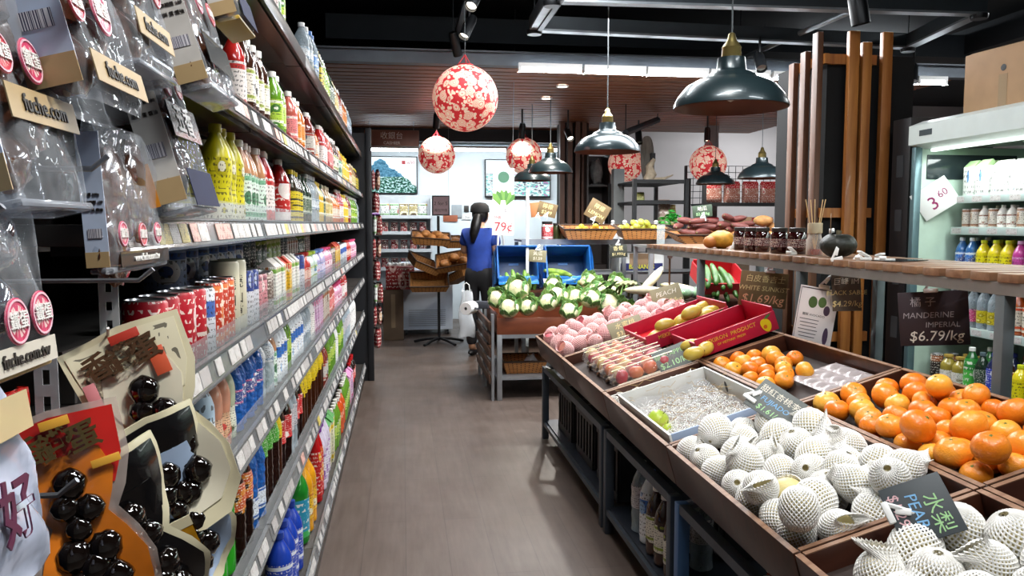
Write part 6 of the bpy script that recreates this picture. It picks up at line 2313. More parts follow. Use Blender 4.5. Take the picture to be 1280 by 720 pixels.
# ================================================================== price boards and paper signs
CHALKW = M('chalk_white', '#e6e0d2', .8)
CHALKY = M('chalk_yellow', '#e8d59a', .8)
CHALKP = M('chalk_peach', '#f0b48c', .8)
CHALKG = M('chalk_green', '#a9d69a', .8)
CHALKB = M('chalk_blue', '#7fb4e0', .8)
CHALKR = M('chalk_rose', '#d8b0b4', .8)
GREYB = M('grey_slate_board', '#5f6462', .6, var=.08)
DARKB = M('dark_slate_board', '#3a4044', .55, var=.08)
BROWNB = M('brown_slate_board', '#7a6442', .6, var=.08)
PLUMB = M('plum_black_board', '#2c2026', .55, var=.08)
TANB = M('tan_board', '#8a8264', .6, var=.08)


def board(name, label, cat, px, py, d, wpx, hpx, mat, lines, yaw=0, pitch=0, roll=0, clip=None, th=.004, group=None, rnd=0):
    """thin board facing the aisle; lines = (text, size, x, y, material, shear) in fractions of its height"""
    c = at(px, py, d)
    k = dep(c) / F
    w, h = wpx * k, hpx * k
    z = (EYE - c)
    z.z = 0
    z.normalize()
    x = V((0, 0, 1)).cross(z).normalized()
    base = Matrix((x, V((0, 0, 1)), z)).transposed()
    m3 = base @ Euler((0, rad(yaw), 0)).to_matrix() @ Euler((rad(pitch), 0, 0)).to_matrix() @ Euler((0, 0, rad(roll))).to_matrix()
    o = thing(name, label, cat, c, m3.to_euler(), group)
    m = MB()
    m.box((0, 0, 0), (w, h, th), bev=min(.0012, th * .3))
    m.build('board', mat, o)
    for tx, sz, lx, ly, mt, sh, *ro in lines:
        text(tx, sz * h, mt, o, TR((lx * w, ly * h, th / 2 + .0004), (0, 0, rad(ro[0]) if ro else 0)), shear=sh, th=.0004, jit=.0)
    if clip is not None:
        cx, cy = clip[0] * w, clip[1] * h
        m = MB()
        m.box((cx, cy, th), (.045, .014, .012), bev=.002)
        m.tube([(cx - .02, cy, th), (cx - .005, cy + .02, .006), (cx + .012, cy + .045, 0), (cx + clip[2] if len(clip) > 2 else cx + .02, cy + (clip[3] if len(clip) > 3 else .06), -.004)], .005, 6)
        m.box((cx + .006, cy + .028, .004), (.014, .03, .008), (0, 0, rad(-25)), bev=.002)
        m.build('clip', WHITE, o)
    return o, w, h


board('hanging_price_board', 'brown chalkboard reading white sunkist and 1.69 per kilo, clipped under the slat shelf', 'price board', 954, 362, 3.62, 58, 44, BROWNB,
      [('白皮香吉士', .22, .02, .29, CHALKY, .1), ('WHITE SUNKIST', .19, .0, .02, CHALKY, .15), ('$1.69/kg', .34, .0, -.28, CHALKP, .15)], yaw=10, roll=-5, clip=(.1, .53, .03, .07))
PAPER = M('white_paper', '#e9e2e2', .6, var=.02)
o, w, h = board('hanging_info_sheet', 'white paper sheet with pictures of green and purple avocados, hung by the slatted column', 'sign', 1019, 396, 3.20, 47, 74, PAPER, [('酪梨 AVOCADO', .05, -.05, .02, INKB, 0)], yaw=-14, roll=-8, clip=(.1, .53, .03, .06), th=.0016)
for c in ((-.0, .47, 1, .018), (0, -.47, 1, .018), (-.49, 0, .014, .95)):
    m = MB()
    m.box((c[0] * w * .95, c[1] * h, .0012), (w * .9 * c[2], h * c[3], .0006))
    m.build('border_print', M('grey_print', '#55505a', .6), o)
for (x, y, rx, ry, c) in ((-.12, .24, .12, .10, '#4c6636'), (.12, .26, .11, .09, '#5a7842'), (.26, .13, .085, .085, '#4c3a50'), (.33, -.30, .07, .15, '#4a3850')):
    m = MB()
    m.prism([(rx * h * .6 * cos(2 * pi * q / 20) * (1.0), ry * h * sin(2 * pi * q / 20)) for q in range(20)], 0, .0006, TR((x * w, y * h, .001)))
    m.build('fruit_picture', M('print_' + c, c, .5), o)
for k in range(6):
    m = MB()
    m.box((-.14 * w, (-.06 - k * .06) * h, .0012), (w * (.5 - .04 * (k % 3)), h * .012, .0005))
    m.build('text_line', M('grey_print', '#55505a', .6), o)
board('hanging_price_board', 'greyish board reading black sable and 4.29 per kilo, behind the avocado sheet', 'price board', 1058, 366, 3.05, 34, 46, M('grey_brown_board', '#5d544c', .6, var=.1),
      [('巨峰 IM', .2, .0, .30, CHALKW, .1), ('BLACK SABLE', .17, .0, .0, CHALKY, .1), ('$4.29/kg', .22, .0, -.30, CHALKY, .15)], yaw=-6, roll=4, clip=(.1, .53, .05, .08))
board('hanging_price_board', 'large plum-black board reading mandarine imperial and 6.79 per kilo, right of the column', 'price board', 1167, 398, 2.5, 78, 68, PLUMB,
      [('橘 子', .19, -.14, .30, M('chalk_grey', '#9a9498', .8), 0), ('MANDERINE', .15, -.08, .06, M('chalk_grey', '#9a9498', .8), .1), ('IMPERIAL', .14, .12, -.12, M('chalk_grey', '#9a9498', .8), .1), ('$6.79/kg', .26, .02, -.33, M('chalk_bone', '#d8cfc2', .8), .15)], yaw=4, roll=5, clip=(-.02, .52, .05, .07))
board('pear_price_board', 'slate board with green, blue and pink chalk reading pear, stuck among the netted pears', 'price board', 1152, 637, 1.46, 76, 76, DARKB,
      [('水梨', .33, .12, .20, CHALKG, 0, 0), ('PEAR', .26, .0, -.08, CHALKB, .1, 0), ('$1.29/', .24, -.06, -.34, CHALKR, .1, 0)], pitch=-32, roll=-62, clip=(-.1, -.5, .0, .02))
board('slate_price_board', 'grey slate board with sideways chalk writing, leaning between white box and oranges', 'price board', 969, 505, 2.34, 62, 46, GREYB,
      [('甜紅杏桃李', .24, .0, .22, CHALKW, 0), ('FUJIADO', .22, .02, -.06, CHALKB, .1), ('$1.61/', .24, -.04, -.33, CHALKG, .1)], pitch=-42, roll=-35, clip=(-.45, -.3, .02, .02))
board('slate_price_board', 'green-lettered slate board leaning at the end of the apple packs', 'price board', 841, 448, 3.42, 44, 34, GREYB,
      [('蘋果 APPLE', .26, .0, .22, CHALKG, .1), ('$2.10/kg', .34, .0, -.18, CHALKG, .1)], pitch=-40, roll=28)
board('slate_price_board', 'pale slate board lying on the front of the peaches', 'price board', 783, 410, 4.2, 44, 26, TANB,
      [('水蜜桃', .34, .0, .2, CHALKY, .1), ('$3.99/kg', .34, .0, -.2, CHALKY, .1)], pitch=-35, roll=22)
board('slate_price_board', 'tan board with pale writing standing in the peaches on a thin pole', 'price board', 834, 372, 4.75, 38, 30, TANB,
      [('PEACH', .28, .0, .2, CHALKW, .2), ('$3.55/kg', .32, .0, -.2, CHALKY, .2)], pitch=-20, roll=18)
o = thing('sign_pole', 'thin brown pole standing behind the peaches, carrying a clip at its top', 'pole', V((at(837, 340, 5.12).x, 5.12, .12)))
m = MB()
m.cyl((0, 0, 0), (0, 0, SLZ - .20), .007, n=8)
m.build('pole', M('brown_pole', '#7a5a40', .5), o)
m = MB()
m.box((0, 0, SLZ - .19), (.03, .02, .03), bev=.003)
m.build('clip', WHITE, o)
o, w, h = board('hanging_vegetable_poster', 'tall white poster with leafy greens and a red 79 cent price', 'poster', 629, 252, 6.9, 27, 84, PAPER, [('小白菜', .055, -.05, -.14, M('grey_print', '#55505a', .6), 0), ('79¢', .19, .02, -.38, M('crimson_print', '#b01c2c', .5), 0), ('特價', .05, -.25, -.24, M('crimson_print', '#b01c2c', .5), 0)], yaw=4, th=.003, roll=-1)
m = MB()
m.box((0, .36 * h, .002), (w, h * .28, .001))
m.build('grey_panel', M('poster_grey', '#a9b2b4', .6), o)
m = MB()
m.prism([(.26 * w * cos(2 * pi * q / 24), .26 * w * sin(2 * pi * q / 24)) for q in range(24)], 0, .001, TR((0, .36 * h, .0028)))
m.build('green_disc', M('poster_green', '#3f6a54', .6), o)
for k in range(6):
    m = MB()
    a = rad(-40 + 16 * k)
    m.prism([(-.05 * w, 0), (.05 * w, 0), (.16 * w, .20 * h), (.02 * w, .26 * h), (-.12 * w, .19 * h)], 0, .0008, TR((0, -.08 * h, .0026 + .0001 * k), (0, 0, a)))
    m.build('leaf_print', M('leaf_print_%d' % (k % 2), ('#4f7f3a', '#6f9a4a')[k % 2], .6), o)
m = MB()
m.prism([(-.16 * w, 0), (.16 * w, 0), (.10 * w, .12 * h), (-.10 * w, .12 * h)], 0, .0008, TR((0, -.10 * h, .0036)))
m.build('stalk_print', M('stalk_print', '#e0dcc4', .6), o)
m = MB()
m.cyl((w * .4, h * .5, 0), (w * .4, h * .5 + (ZC - o.location.z - h * .5), 0), .002, n=5)
m.build('wire', STEEL, o)
for px, py, d_, w_, h_, mt, ln, ro, lab in ((684, 262, 7.3, 24, 17, BROWNB, [('檸檬', .4, 0, .2, CHALKY, 0), ('$2.99', .35, 0, -.22, CHALKY, .1)], -14, 'small dark board tilted above the candy jar'),
                                            (671, 262, 7.32, 16, 18, M('orange_board', '#b9784a', .6), [], 6, 'plain orange board behind the small dark one'),
                                            (747, 264, 7.15, 27, 24, BROWNB, [('檸檬', .3, 0, .2, CHALKY, 0), ('LEMON', .26, 0, -.18, CHALKY, .1)], -30, 'dark board tilted above the lemon basket'),
                                            (672, 320, 6.85, 22, 15, TANB, [('黃瓜', .4, 0, .2, CHALKW, 0), ('$1.59', .34, 0, -.22, CHALKW, .1)], -4, 'tan board clipped between the blue crates'),
                                            (878, 264, 6.5, 24, 15, M('green_board', '#3a4a38', .6), [('地瓜', .4, 0, .2, CHALKW, 0), ('$2.99/kg', .32, 0, -.22, CHALKG, .1)], 6, 'dark green board standing over the sweet potatoes'),
                                            (773, 314, 7.2, 22, 16, M('dark_board', '#33352c', .6), [('香蕉', .4, 0, .2, CHALKY, 0), ('$1.99/kg', .3, 0, -.22, CHALKY, .1)], 4, 'dark chalk board hanging in front of the banana carton')):
    board('hanging_price_board', lab, 'price board', px, py, d_, w_, h_, mt, ln, roll=ro, clip=(.0, -.52, .02, -.03) if py < 300 else (.0, .52, .01, .03))
for k, (px, py, d_, lab) in enumerate(((918, 318, 4.2, 'white tag clipped to the front of the slat shelf, left of the sunkist board'), (1047, 328, 3.0, 'white clip bundle on the slat shelf edge above the black sable board'))):
    board('hanging_price_tag', lab, 'tag', px, py, d_, 10, 9, WHITE, [], roll=15, clip=(0, .5, .01, .03), th=.002)

# ================================================================== pendant lamps over the tables
SHADE = M('teal_black_enamel', '#1c2a2e', .32, .3, var=.06, coat=.3)
LINING = M('copper_brown_lining', '#6a3a26', .5, .2, var=.1)
BRASS = M('brushed_brass', '#8a7a4a', .35, .85, var=.1)


def pendant(px, py, wpx, d_, label):
    """rim centre at the picture point"""
    q = at(px, py, d_)
    r = wpx / F * dep(q) / 2
    o = thing('pendant_lamp', label, 'lamp', q, (0, 0, 0), 'dark dome pendant lamps')
    k = r / .21
    pr = [(.21, 0), (.208, .012), (.196, .04), (.165, .078), (.125, .100), (.098, .108), (.092, .118), (.075, .128), (.058, .134), (.054, .14), (.050, .182)]
    m = MB()
    m.lathe([(a * k, b * k) for a, b in pr], 40, capb=False)
    m.build('shade', SHADE, o, sharp=50)
    m = MB()
    m.lathe([(a * k * .985, b * k - .002) for a, b in pr[:7]] + [(.001, .112 * k)], 40, capb=False, capt=False)
    m.build('shade_lining', LINING, o, sharp=60)
    m = MB()
    m.lathe([(.034 * k, .182 * k), (.036 * k, .188 * k), (.034 * k, .215 * k), (.036 * k, .22 * k), (.028 * k, .232 * k), (.018 * k, .245 * k), (.012 * k, .27 * k), (.004, .275 * k)], 20)
    m.build('brass_socket', BRASS, o, sharp=50)
    m = MB()
    m.cyl((0, 0, .27 * k), (0, 0, ZC - q.z if q.z + .27 * k < ZC else .3 * k), .0035, n=6)
    m.build('cord', M('grey_cord', '#4a4f52', .6), o)
    m = MB()
    m.lathe([(.018 * k, .09 * k), (.03 * k, .06 * k), (.028 * k, .035 * k), (.001, .022 * k)], 14)
    m.build('bulb', M('unlit_bulb', '#b9b4a8', .2), o)


pendant(913, 135, 141, 3.05, 'largest dark dome pendant lamp, over the orange bins')
pendant(759, 190, 83, 5.1, 'dark dome pendant lamp over the peach bin, second largest')
pendant(688, 216, 56, 7.5, 'dark dome pendant lamp above the blue crates, overlapping a red lantern')
pendant(665, 226, 48, 8.1, 'farthest dark dome pendant lamp, just below and left of its neighbour by the poster')
pendant(952, 223, 59, 7.1, 'dark dome pendant lamp above the yams, next to the slatted column')
pendant(894, 230, 48, 8.1, 'small dark dome pendant lamp in front of a red lantern, over the sweet potatoes')

# ================================================================== flowered paper lanterns


def lantern_mat():
    t = NT('flowered_lantern_paper')
    c = t.coord('Object')
    wob = t.n('TexNoise', {'Vector': c, 'Scale': 14.0, 'Detail': 1.0})
    vv = t.n('VectorMath', {0: c, 1: t.n('VectorMath', {0: wob.outputs['Color'], 1: (.03, .03, .03)}, operation='MULTIPLY').outputs[0]}, operation='ADD').outputs[0]
    v1 = t.n('TexVoronoi', {'Vector': vv, 'Scale': 17.0, 'Randomness': .8})
    d = v1.outputs['Distance']
    flower = t.mathn('LESS_THAN', d, .50)
    rings = t.mathn('GREATER_THAN', t.mathn('SINE', t.mathn('MULTIPLY', d, 46)), .45)
    v2 = t.n('TexVoronoi', {'Vector': vv, 'Scale': 38.0, 'Randomness': 1.0})
    small = t.mathn('LESS_THAN', v2.outputs['Distance'], .42)
    cream, red = lin('#f4cfb8'), lin('#c22a30')
    col = t.mix(small, red, cream)
    col = t.mix(flower, col, cream)
    col = t.mix(t.mathn('MULTIPLY', t.mathn('MULTIPLY', flower, rings), .75), col, lin('#cf5048'))
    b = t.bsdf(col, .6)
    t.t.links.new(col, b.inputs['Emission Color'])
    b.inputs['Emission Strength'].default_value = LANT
    return t.end(b)


LM = lantern_mat()
REDC2 = M('red_ribbon', '#b0202a', .6)


def lantern(px, py, wpx, d_, label):
    q = at(px, py, d_)
    r = wpx / F * dep(q) / 2
    o = thing('hanging_paper_lantern', label, 'lantern', q, (0, 0, R.uniform(0, 6)), 'flowered red paper lanterns')
    m = MB()
    m.ball((0, 0, 0), r, 40, 26, fn=lambda d: 1 - .0 * d.z)
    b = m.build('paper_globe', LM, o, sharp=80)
    m = MB()
    m.lathe([(r * .24, r * .965), (r * .25, r * .98), (r * .25, r * 1.01), (r * .20, r * 1.01)], 20, capb=False, capt=False)
    m.build('top_ring', REDC2, o)
    m = MB()
    for a in (0, 2.1, 4.2):
        m.tube([(r * .22 * cos(a), r * .22 * sin(a), r), (0, 0, r * 1.3)], .003, 5)
    m.build('ribbon', REDC2, o)
    m = MB()
    m.cyl((0, 0, r * 1.28), (0, 0, (ZC if q.y < 6.2 or q.x > 4.6 or q.y > 10.2 else ZW) - q.z), .0022, n=5)
    m.build('cord', M('grey_cord', '#4a4f52', .6), o)
    return q, r


LQ = []
for px, py, w_, d_, lab in ((581.5, 123, 82, 5.0, 'large red flowered paper lantern over the aisle'), (546, 194, 46, 8.6, 'small red flowered lantern left of the aisle end, beside the cashier sign'), (655, 195, 45, 8.7, 'small red flowered lantern behind the dark pendants, before the right-hand television'), (782, 205, 44, 9.1, 'pink flowered lantern partly hidden behind the second largest pendant lamp'), (885, 205, 46, 8.45, 'pink flowered lantern in front of the grey column at the back'), (993, 206, 44, 8.5, 'pink flowered lantern half hidden behind the slatted column')):
    LQ.append(lantern(px, py, w_, d_, lab))
# lit spotlights at the back, each just above a lantern or in the ceiling
for px, py, d_, tg, lab in ((545, 158, 8.4, (.25, 9.6, .5), 'lit spotlight above the small lantern beside the cashier sign'), (652, 172, 8.5, (1.2, 8.8, .8), 'spotlight above the small lantern before the right-hand television'), (713, 173, 8.4, (2.0, 7.3, 1.1), 'lit spotlight between the slat screen and the second pendant lamp'), (884, 176, 8.6, (3.2, 8.2, .8), 'lit spotlight above the lantern at the grey column'), (993, 186, 8.6, (4.2, 7.8, .9), 'lit spotlight above the half hidden lantern')):
    track_spot(at(px, py, d_), tg, lab, 110, 120, True, .035, .15, up=.25)
for px, py, lab in ((683, 122, 'round lit downlight in the timber ceiling, lower of two'), (703, 107, 'round lit downlight in the timber ceiling, upper of two')):
    v = ray(px, py)
    q = EYE + v * ((ZW - H) / v.z)
    o = thing('ceiling_downlight', lab, 'downlight', q)
    m = MB()
    m.lathe([(.055, .0), (.055, -.012), (.042, -.012), (.040, .0)], 24, capb=False, capt=False)
    m.build('trim_ring', WHITE, o)
    m = MB()
    m.lathe([(.0001, -.006), (.041, -.006)], 24, capb=False, capt=False)
    m.build('lens', EMIT('downlight_lens', '#fff4e2', 25), o)
    spot('downlight_beam', q - V((0, 0, .03)), q - V((0, 0, 2)), 110, 150, .8)

# suspended rectangular light frame
zf = 2.72
t = thing('hanging_light_frame', 'large rectangular grey metal frame hung from the black ceiling', 'frame', (2.1, 5.0, zf))
FRM = M('frame_grey_metal', '#8a9094', .4, .5, var=.1)
def fz(px, py):
    v = ray(px, py)
    return EYE + v * ((zf - H) / v.z)
A, B, C_, D_ = fz(668, 38), fz(1135, 60), fz(1224, 18), fz(690, 2)
off = V((2.1, 5.0, zf))
for a, b in ((A, B), (B, C_), (D_, C_), (A, D_)):
    m = MB()
    d = (b - a)
    ang = math.atan2(d.y, d.x)
    m.box((a + b) / 2 - off + V((0, 0, .05)), (d.length + .06, .07, .09), (0, 0, ang))
    bm_ = m.build('channel', M('frame_dark_side', '#343b40', .5, .3), t)
    m = MB()
    m.box((a + b) / 2 - off, (d.length + .06, .075, .014), (0, 0, ang))
    m.build('bottom_cover', FRM, bm_)
for q in (A, B, C_, D_):
    m = MB()
    m.lathe([(.05, -.03), (.055, -.015), (.055, .0), (.02, .002)], 16, 0, Matrix.Translation(q - off))
    m.cyl(q - off + V((0, 0, .09)), q - off + V((0, 0, ZC - zf)), .004, n=5)
    m.build('corner_hanger', SPOTB, t)
t = thing('ceiling_track_rail', 'slanting grey track rail running to the slatted column', 'track', (0, 0, 0))
zr = 2.78
def fr(px, py):
    v = ray(px, py)
    return EYE + v * ((zr - H) / v.z)
a, b = fr(925, 74), fr(1092, 2)
m = MB()
m.cyl(a, b, .02, n=8)
m.build('rail', FRM, t)
m = MB()
for q in (a, b):
    m.cyl(q, V((q.x, q.y, ZC)), .005, n=6)
m.build('hanger_rod', SPOTB, t)
track_spot(at(1076, 28, 4.2), at(1081, 60, 4.2), 'large grey-black spotlight in front of the slatted column', 0, 50, False, .05, .17)
track_spot(at(1142, 102, 6.0), at(1142, 122, 5.9), 'slim dark spotlight between the two right-hand tubes', 0, 50, False, .032, .2)
track_spot(at(952, 85, 5.6), at(957, 105, 5.5), 'dark spotlight just right of the largest pendant lamp', 0, 50, False, .04, .15)
t = thing('ceiling_track_rail', 'short dark track with a spotlight at the back, left of the grey wall', 'track', (0, 0, 0))
a, b = at(782, 166, 8.0), at(822, 150, 8.6)
m = MB()
m.cyl(a, b, .035, n=8)
m.build('rail', M('frame_dark_side', '#343b40', .5, .3), t)
m = MB()
for q in (a, b):
    m.cyl(q, V((q.x, q.y, ZC)), .005, n=6)
m.build('hanger_rod', SPOTB, t)
track_spot(at(799, 178, 8.2), at(801, 200, 8.1), 'dark spotlight hanging from the short track at the back', 0, 50, False, .035, .15)

# ================================================================== cashier end
WHTX = M('sign_white_letters', '#f2eeea', .5)
a, b = at(455, 162, 9.6), at(524, 183, 9.6)
o = thing('hanging_cashier_sign', 'brown hanging board with white cashier lettering in Chinese and English', 'sign', ((a.x + b.x) / 2, 9.6, (a.z + b.z) / 2))
w, h = b.x - a.x, a.z - b.z
m = MB()
m.box((0, 0, 0), (w, .03, h), bev=.008)
m.build('board', M('sign_brown', '#84584a', .5), o)
text('收銀台', h * .48, WHTX, o, TR((.0, -.0165, h * .12), (rad(90), 0, 0)))
text('CASHIER', h * .27, WHTX, o, TR((.0, -.0165, -h * .32), (rad(90), 0, 0)))
m = MB()
for s in (-1, 1):
    m.cyl((s * w * .4, 0, h / 2), (s * w * .4, 0, ZW - o.location.z), .003, n=5)
m.build('wire', STEEL, o)


def screen_mat(name, kind):
    t = NT(name)
    sx = t.n('SeparateXYZ', {0: t.coord('UV')})
    u, v = sx.outputs[0], sx.outputs[1]
    no = t.noise(5, 4, .6, t.coord('UV'))
    if kind == 0:
        ridge = t.mathn('ADD', t.mathn('MULTIPLY', t.mathn('ABSOLUTE', t.mathn('SUBTRACT', u, .28)), -1.1), t.mathn('MULTIPLY_ADD', no, .35, .80))
        mount = t.mathn('LESS_THAN', v, ridge)
        rock = t.ramp(t.noise(14, 5, .7, t.coord('UV')), [(.35, '#1d4f6e'), (.65, '#6fa6c2')])
        low = t.mathn('LESS_THAN', v, .45)
        town = t.ramp(t.noise(22, 2, .5, t.coord('UV')), [(.42, '#1f3f3a'), (.5, '#4f8f7a'), (.6, '#b8d2da')])
        col = t.mix(mount, lin('#e6f2f6'), t.mix(low, rock, town))
    else:
        col = t.ramp(t.noise(9, 3, .6, t.coord('UV')), [(.35, '#2a4a5a'), (.47, '#e6eef0'), (.56, '#58b8b0'), (.66, '#c060a0'), (.72, '#2f8f9a')])
        col = t.mix(t.mathn('GREATER_THAN', v, .62), col, lin('#dfeaee'))
    return t.end(t.n('Emission', {'Color': col, 'Strength': 1.7}))


for k, (x0, y0, x1, y1, lab) in enumerate(((456, 195, 522, 243, 'wall television showing a blue mountain town, under the cashier sign'), (606, 199, 688, 247, 'wall television with a white and teal picture, behind the vegetable poster'))):
    a, b = at(x0, y0, YF - .06), at(x1, y1, YF - .06)
    o = thing('hanging_television', lab, 'television', ((a.x + b.x) / 2, YF - .05, (a.z + b.z) / 2), group='televisions on the cashier wall')
    w, h = b.x - a.x, a.z - b.z
    m = MB()
    m.box((0, .0, 0), (w, .05, h), bev=.004)
    m.build('bezel', BLACK, o)
    m = MB()
    m.box((0, -.0265, .004), (w - .03, .002, h - .035))
    m.build('screen', screen_mat('tv_picture_%d' % k, k), o)
    if k == 0:
        text('■ 600', h * .13, M('tv_red', '#c0303a', .5), o, TR((w * .32, -.028, h * .33), (rad(90), 0, 0)))
# snack rack on the far wall
a, b = at(461, 252, YF - .45), at(541, 390, YF - .45)
RX0, RX1 = a.x, b.x
t = thing('snack_rack', 'white shelved rack of snack packets against the cashier wall', 'rack', ((RX0 + RX1) / 2, YF - .25, 0))
w = RX1 - RX0
LV = [at(500, y, YF - .45).z for y in (270, 290, 312, 335)] + [.35, .12]
m = MB()
m.box((0, .2, (LV[0] + .3) / 2), (w, .02, LV[0] + .3))
m.build('rack_back', M('rack_white', '#c8ccd0', .5), t)
for z in LV:
    m = MB()
    m.box((0, 0, z - .012), (w, .38, .02))
    m.box((0, -.19, z - .012), (w, .012, .045))
    m.build('rack_shelf', M('rack_white', '#c8ccd0', .5), t)
for s in (-1, 1):
    m = MB()
    m.box((s * (w / 2 - .01), .0, (LV[0] + .25) / 2), (.02, .36, LV[0] + .25))
    m.build('rack_side', M('rack_white', '#c8ccd0', .5), t)
SN = [PRINT('snack_%d' % i, c1, c2, c3, i, scale=.5) for i, (c1, c2, c3) in enumerate((('#d8d8d4', '#7fb06a', '#c9a05a'), ('#a89a6a', '#5f4a2a', '#e0d8b8'), ('#b8a0c0', '#7a3a8a', '#e6e0e6'), ('#7a1c22', '#a83a3a', '#d8c8b8'), ('#4a1a1c', '#7a2a2a', '#c9a88a'), ('#cfe0cc', '#5f8f4a', '#c04a3a')))]
m = MB()
m.grid(lambda u, v: (.062 * spow(cos(2 * pi * u), .5), .03 * spow(sin(2 * pi * u), .7) * (1 - .75 * abs(2 * v - 1) ** 4), .17 * v), 20, 8, cu=True)
pk = m.build('snack_packet', SN[0], sharp=80)
tag(pk, 'x', 'snack')
m = MB()
m.box((0, 0, .172), (.12, .004, .012))
m.build('top_seal', WHITE, pk)
PK = [Proto(pk)]
for mt in SN[1:]:
    c = copy_tree(pk)
    c.data = c.data.copy()
    c.data.materials[0] = mt
    PK.append(Proto(c))
pn = ['white-green', 'tan', 'lilac', 'dark red', 'maroon', 'pale green']
for i, z in enumerate(LV[:4]):
    n = int(w / .135)
    for k in range(n):
        q = (k * 3 + i) % 3 if i == 0 else 3 + (k + i) % 2
        if i == 0:
            q = (2, 0, 5, 1, 1, 0)[k % 6]
        PK[q].put((RX0 + .075 + k * .132, YF - .33, z + .0002), (0, 0, R.uniform(-.1, .1)), 1.0 if i == 0 else .78, f'{pn[q]} snack packet, {ordn(k + 1)} from the left on the {ORD[i + 1]} tier of the far rack', 'packets on the far snack rack')
# white chest freezer with grille and what stands on it
a, b = at(502, 418, 9.95), at(566, 418, 9.95)
fx, fw_ = (a.x + b.x) / 2, b.x - a.x
zt = at(530, 338, 9.95).z
o = thing('chest_freezer', 'white chest freezer on castors behind the bread stand', 'freezer', (fx, 10.25, 0))
m = MB()
m.prism([(-.3, .07), (.3, .07), (.3, zt + .08), (-.3, zt)], -fw_ / 2, fw_ / 2, Matrix(((0, 0, 1, 0), (1, 0, 0, 0), (0, 1, 0, 0), (0, 0, 0, 1))))
m.build('body', M('freezer_white', '#c6d2e2', .35, var=.03), o)
m = MB()
for k in range(9):
    m.box((0, -.302, .12 + k * .024), (fw_ * .72, .006, .008))
m.build('grille', M('freezer_grille', '#8f98a6', .5), o)
m = MB()
m.box((0, -.3, zt - .01), (fw_ + .02, .03, .03), bev=.004)
m.build('top_edge', WHITE, o)
for sx in (-1, 1):
    for sy in (-.24, .24):
        m = MB()
        m.cyl((sx * (fw_ / 2 - .06) - .012, sy, .035), (sx * (fw_ / 2 - .06) + .012, sy, .035), .034, n=14)
        m.build('castor', BLACK, o)
# boxes left of the freezer
a = at(484, 330, 10.3)
o = thing('carton_stack', 'brown carton standing left of the freezer', 'carton', (at(492, 400, 9.75).x, 9.74, 0))
m = MB()
m.box((0, 0, .30), (.24, .4, .60), bev=.004)
m.build('lower_carton', M('dull_carton', '#5f4c3a', .7), o)
m = MB()
m.box((0, -.2015, .35), (.05, .002, .4))
m.build('tape', M('carton_tape', '#8a7458', .5), o)
o = thing('red_snack_box', 'red box of white-topped packets on the carton beside the freezer', 'box', (at(500, 322, 9.7).x, 9.74, .6005))
m = MB()
m.box((0, 0, .14), (.34, .3, .28), bev=.006)
m.build('box_body', PRINT('red_box_print', '#8f1a1e', '#7a1216', '#c9a09a', 7, scale=.6), o)
m = MB()
for k in range(7):
    m.ball((-.13 + k * .043, -.03 + .05 * (k % 2), .29), (.03, .05, .03), 8, 6)
m.build('packet_tops', WHITE, o)

# bread stand
q = at(549, 432, 9.25)
o = thing('bread_stand', 'black pole stand with a star foot that carries wicker bread trays', 'stand', (q.x, 9.25, 0))
ztop = at(549, 270, 9.25).z
m = MB()
m.cyl((0, 0, .03), (0, 0, ztop), .016, n=10)
m.build('pole', BLACK, o)
for k in range(5):
    a = k * 2 * pi / 5 + .3
    m = MB()
    m.tube([(0, 0, .06), (.15 * cos(a), .15 * sin(a), .045), (.3 * cos(a), .3 * sin(a), .012)], .016, 8)
    m.build('foot', BLACK, o)
BR = M('bread_crust', '#a8713a', .6, var=.25, scale=20)
m = MB()
m.ball((0, 0, 0), (.105, .065, .055), 18, 10, fn=lambda d: 1 + .05 * sin(11 * d.x))
br = m.build('bread_roll', BR, sharp=80)
tag(br, 'x', 'bread')
m = MB()
for k in (-1, 0, 1):
    m.box((k * .045, 0, .042), (.008, .06, .004), (0, 0, rad(20)))
m.build('crust_slash', M('slash_cream', '#d9b986', .7), br)
brp = Proto(br)
for k, (px, py, wd, rz, ty, tx, lab, nb) in enumerate(((538, 303, .44, 0, 4, 14, 'topmost wicker tray, heaped with bread', 5), (566, 307, .36, 30, 0, 12, 'upper right wicker tray behind the topmost one', 1), (569, 331, .42, -8, -10, 30, 'right-hand wicker tray with pale rolls, tilted forward', 3), (527, 334, .34, 25, 22, 22, 'left wicker tray, tilted steeply', 0), (536, 357, .44, 0, 0, 30, 'lowest front wicker tray, empty', 0), (576, 350, .34, -40, -25, 0, 'lowest right wicker tray, tipped sideways', 0))):
    d_ = 9.25 + (-.19, .24, -.21, -.22, -.20, .24)[k]
    q = at(px, py, d_)
    basket(lab + ' on the bread stand', q, wd, .30, .085, (rad(tx), rad(ty), rad(rz)), WICK, .86, 'wicker trays on the bread stand')
    mat = Matrix.LocRotScale(q, Euler((rad(tx), rad(ty), rad(rz))), None)
    for j in range(nb):
        p = mat @ V((-wd * .36 + wd * .72 * (j + .5) / nb, -.04 + .06 * (j % 2), .06 + .025 * (j % 2)))
        brp.put(p, (0, 0, rad(60 + 20 * j)), .9, f'brown bread roll, {ORD[j + 1]} from the left in the ' + lab.split(',')[0].replace('wicker ', ''), 'bread rolls on the stand')
